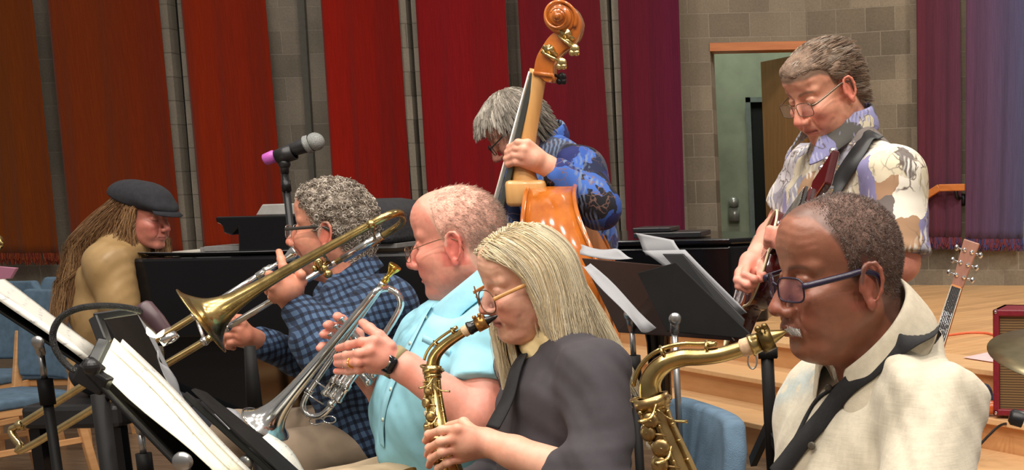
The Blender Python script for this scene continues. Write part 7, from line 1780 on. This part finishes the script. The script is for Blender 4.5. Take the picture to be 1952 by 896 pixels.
chair(cloc(110, 700, 7.4), math.radians(-90), 'blue upholstered chair low behind the gooseneck lamp, left of the pianist')
ch_n = lambda hip, f, lab: chair((hip[0] + f[0] * .06, hip[1] + f[1] * .06, 0), math.atan2(f[1], f[0]), lab)
ch_n(J1['hip'], (-.9, -.4), 'blue chair beneath the foreground man in the cream shirt').scale = (1, 1, .92); ch_n(J2['hip'] + np.array((-.01, .0, 0)), (-.90, -.44), 'blue chair beneath the woman in the charcoal top, its back beside the tenor saxophone').scale = (1, 1, .97)
ch_n(J3['hip'], (-1, -.1), 'blue chair beneath the man in the light blue shirt'); ch_n(J4['hip'], (-1, -.15), 'blue chair beneath the man in the navy check shirt')

# ---------------------------------------------------------------- right-hand side: guitar, amplifier, cymbal, bits on the stage
ag = empty('acoustic_guitar', A_(1770, 740, 5.7), 'acoustic guitar standing on the steps, its headstock above the cream shirt', 'guitar')
ht = A_(1848, 484, 5.6); hb = A_(1824, 546, 5.6); nb = A_(1786, 664, 5.6); ua = norm(hb - nb); an = norm(np.array((-.35, -.92, .05)) - ua * np.dot(np.array((-.35, -.92, .05)), ua)); s = np.cross(ua, an)
M_ROSE = wood_mat('rosewood_face', srgb(150, 104, 88), srgb(176, 128, 108), (8, 8, 1), .35)
g = MB(); a = hb; b = hb + ua * .20; w0, w1 = .026, .036; g.prism([a - s * w0, a + s * w0, b + s * w1, b - s * w1], -an * .016); g.build('headstock', M_ROSE, ag, bevel=.004)
g = MB(); g.prism([nb - ua * .10 - s * .029, nb - ua * .10 + s * .029, hb + s * .023, hb - s * .023], -an * .022); g.build('neck', M_ORWOOD, ag, bevel=.004)
g = MB(); g.prism([nb - ua * .15 - s * .028, nb - ua * .15 + s * .028, hb + s * .0215, hb - s * .0215], an * .006); g.build('fingerboard', mat('dull_ebony', (.02, .018, .017), .65), ag)
g = MB()
for k in range(1, 15): q = hb + (nb - ua * .10 - hb) * (1 - 2 ** (-k / 12)) * 1.75; g.bar(q - s * .023 + an * .0065, q + s * .023 + an * .0065, .0022, .002, up=an)
g.build('frets', M_CHROME, ag)
for sg in (-1, 1): MB().bar(hb + s * sg * .0225 + an * .0045, nb - ua * .12 + s * sg * .0285 + an * .0045, .003, .004, up=an).build('binding', mat('ivory_binding', srgb(226, 220, 204), .4), ag)
MB().bar(hb - s * .022 + an * .006, hb + s * .022 + an * .006, .008, .006, up=an).build('nut', mat('orange_nut', srgb(226, 150, 90), .5), ag)
for k in range(6): MB().tube([hb + s * (k - 2.5) * .007 + an * .009, nb - ua * .55 + s * (k - 2.5) * .010 + an * .014], .0009, 5).build('string', M_CHROME, ag, True)
for k in range(6):
    sg = -1 if k < 3 else 1; q = hb + ua * (.045 + .055 * (k % 3)); MB().lathe(q + s * sg * .017, an, [(0, .010), (.004, .009), (.005, .005), (.012, .004), (.013, .0003)], 14).tube([q + s * sg * .02 - an * .008, q + s * sg * .048 - an * .008], .0045, 8).ball(q + s * sg * .055 - an * .008, (.010, .008, .013)).build('tuner', M_CHROME, ag, True)
guitar_body(ag, nb - ua * .10 - an * .05, ua, an, .50, .20, .10, M_ORWOOD, mat('ivory_edge', srgb(226, 220, 204), .4))

M_TOLEX = mat('maroon_vinyl', srgb(120, 26, 40), .4, 0, .15, 40, .4, 500, .001)
am = empty('amplifier', A_(1945, 797, 5.75), 'maroon guitar amplifier with a brown grille on the steps at the right edge', 'amplifier'); fa = -.30; Ra = np.array([[math.cos(fa), -math.sin(fa), 0], [math.sin(fa), math.cos(fa), 0], [0, 0, 1]])
o0 = A_(1893, 797, 5.70); o0[2] = .345; HH = A_(1893, 590, 5.70)[2] - .345; WW = .52
def ab(mb, lo_, hi_): V = np.array([[x, y, z] for x in (lo_[0], hi_[0]) for y in (lo_[1], hi_[1]) for z in (lo_[2], hi_[2])]) @ Ra.T + o0; mb.add(V, [(0, 1, 3, 2), (4, 6, 7, 5), (0, 4, 5, 1), (2, 3, 7, 6), (0, 2, 6, 4), (1, 5, 7, 3)]); return mb
g = MB(); ab(g, (0, 0, 0), (WW, .24, .03)); ab(g, (0, 0, HH - .03), (WW, .24, HH)); ab(g, (0, 0, 0), (.028, .24, HH)); ab(g, (WW - .028, 0, 0), (WW, .24, HH)); ab(g, (0, .2, 0), (WW, .24, HH)); g.build('cabinet', M_TOLEX, am, bevel=.006)
m, N, L, B = newmat('brown_grille'); w = N.new('ShaderNodeTexWave'); w.bands_direction = 'Z'; w.inputs['Scale'].default_value = 28; w.inputs['Distortion'].default_value = .6; L.new(coords(N, L), w.inputs['Vector']); L.new(ramp(N, L, w.outputs['Fac'], [(.2, srgb(74, 54, 32)), (.8, srgb(124, 96, 58))]), B.inputs['Base Color']); B.inputs['Roughness'].default_value = .8
g = MB(); ab(g, (.028, .018, .03), (WW - .028, .03, HH - .03)); g.build('grille', m, am)
g = MB(); [g.add(*(lambda mm: (mm.v, mm.f))(MB().ball(np.array((x, .012, z)) @ Ra.T + o0, .014, 12, 8))) for x in (.012, WW - .012) for z in (.012, HH - .012)]; g.build('corner_cap', M_CHROME, am, True)
g = MB(); ab(g, (.03, .01, -.0), (.07, .05, .012)); g.build('foot', M_BLKPLASTIC, am)
cb = MB(); cb.tube(curve([A_(1925, 806, 5.66), A_(1905, 812, 5.6), A_(1885, 830, 5.55), A_(1868, 848, 5.5), A_(1850, 868, 5.48)], 30), .006, 8); tagthing(cb.build('cable', M_BLKPLASTIC, None, True), 'black cable trailing off the step below the maroon amplifier', 'cable')
zs = .487
def onstage(u, v, z=zs): d = at(u, v, 1.0) - CAM; t = (z - CAM[2]) / d[2]; return CAM + d * t
cb = MB(); cb.tube(curve([onstage(1800, 640), onstage(1822, 637), onstage(1850, 634), onstage(1880, 635), onstage(1910, 640), onstage(1990, 636)], 50), .007, 8); tagthing(cb.build('cable', mat('orange_rubber', srgb(226, 110, 74), .5), None, True), 'orange cable across the stage boards behind the maroon amplifier', 'cable')
pz = MB(); pz.sheet([[onstage(1836, 681, zs), onstage(1895, 690, zs)], [onstage(1862, 676, zs + .004), onstage(1900, 668, zs + .02)]], .002); tagthing(pz.build('paper', mat('pinkish_paper', srgb(226, 190, 190), .6), None), 'pale pink paper lying on the stage left of the amplifier', 'paper')
def onz(u, v, z): return onstage(u, v, z)
q = onz(1858, 765, .345); rs_ = np.random.RandomState(3)
V, F = cloth([(el(q + (0, .02, .03), (.05, .04, .035)), .02), (el(q + (.02, .06, .06), (.03, .03, .03)), .02), (el(q + (-.03, .0, .015), (.04, .03, .02)), .02)], .005, .02, lambda X, Y_, Z: .012 * vnoise(X * 50, Y_ * 50, Z * 50)); tagthing(link('cloth', mesh_np('cloth', V, F), mat('red_cloth', srgb(180, 44, 54), .8)), 'crumpled red cloth on the step left of the maroon amplifier', 'cloth')
q = onz(1875, 790, .335); g = MB(); g.lathe(q + (-.03, -.02, .036), (1, -.1, 0), [(0, .0005), (.003, .028), (.03, .036), (.07, .030), (.10, .036), (.125, .024), (.13, .0005)], 24); tagthing(g.build('wooden_shaker', mat('orange_lacquer', srgb(214, 104, 44), .2, coat=.6), None, True), 'glossy orange turned wooden piece on the step beside the amplifier', 'instrument')
q = onz(1862, 752, .49); MB_ = MB().tube([onz(1842, 748, .50), onz(1876, 758, .50)], .012, 12); tagthing(MB_.build('metal_tube', M_STEEL, None, True), 'short silver tube lying at the stage edge left of the amplifier', 'tube')
q = onz(1880, 775, .335); V, F = cloth([(el(q + (0, .06, .05), (.035, .03, .05)), .02), (el(q + (.01, .05, .02), (.05, .03, .025)), .02)], .006, .02, lambda X, Y_, Z: .008 * vnoise(X * 50, Y_ * 50, Z * 50)); tagthing(link('cloth', mesh_np('cloth', V, F), mat('navy_cloth', srgb(38, 42, 66), .8)), 'small navy cloth tucked against the left side of the amplifier', 'cloth')
cy = empty('cymbal', (A_(2085, 680, 2.8)[0], 2.8, 0), 'thin brass cymbal reaching in at the right edge', 'cymbal'); c = A_(2085, 679, 2.8); ax = norm(np.array((.10, -.17, .97)))
MB().lathe(c, ax, [(-.006, .2300), (-.0045, .2305), (.004, .16), (.012, .08), (.016, .05), (.032, .02), (.034, .006), (.030, .006), (.012, .05), (.008, .08), (.0, .16), (-.006, .2300)], 64).build('plate', mat('cymbal_bronze', srgb(150, 140, 110), .3, .9, .15, 30), cy, True)
MB().tube([c, (c[0], c[1], .02)], .01, 10).build('rod', M_CHROME, cy, True); tripod(cy, c[0], c[1], 0, .2, M_CHROME)
g = MB(); g.lathe((A_(1950, 770, 4.6)[0], 4.6, A_(1950, 800, 4.6)[2]), (-1, 0, .3), [(0, .03), (.04, .03), (.05, .02), (.051, .0004)], 14).tube([(A_(1962, 800, 4.6)[0], 4.6, A_(1950, 800, 4.6)[2] - .01), (A_(1975, 800, 4.6)[0], 4.6, .0)], .01, 8); tagthing(g.build('drum_hardware', M_BLKPLASTIC, None, True), 'dark end of a drum stand at the lower right edge', 'drum hardware')
# left edge scraps
g = MB().prism([A_(-40, 505, 2.9), A_(31, 511, 2.9), A_(19, 531, 2.9), A_(-40, 536, 2.9)], (0, .01, 0)); tagthing(g.build('pink_folder', mat('dusty_pink', srgb(150, 96, 118), .5), None, bevel=.001), 'corner of a dusty pink folder at the left edge', 'folder')
g = MB().lathe(A_(-12, 462, 2.9), (1, 0, -.25), [(0, .02), (.012, .017), (.016, .006), (.02, .004), (.0205, .0002)], 20); tagthing(g.build('brass_bell_tip', M_BRASS, None, True), 'sliver of a brass instrument at the left edge', 'brass instrument')
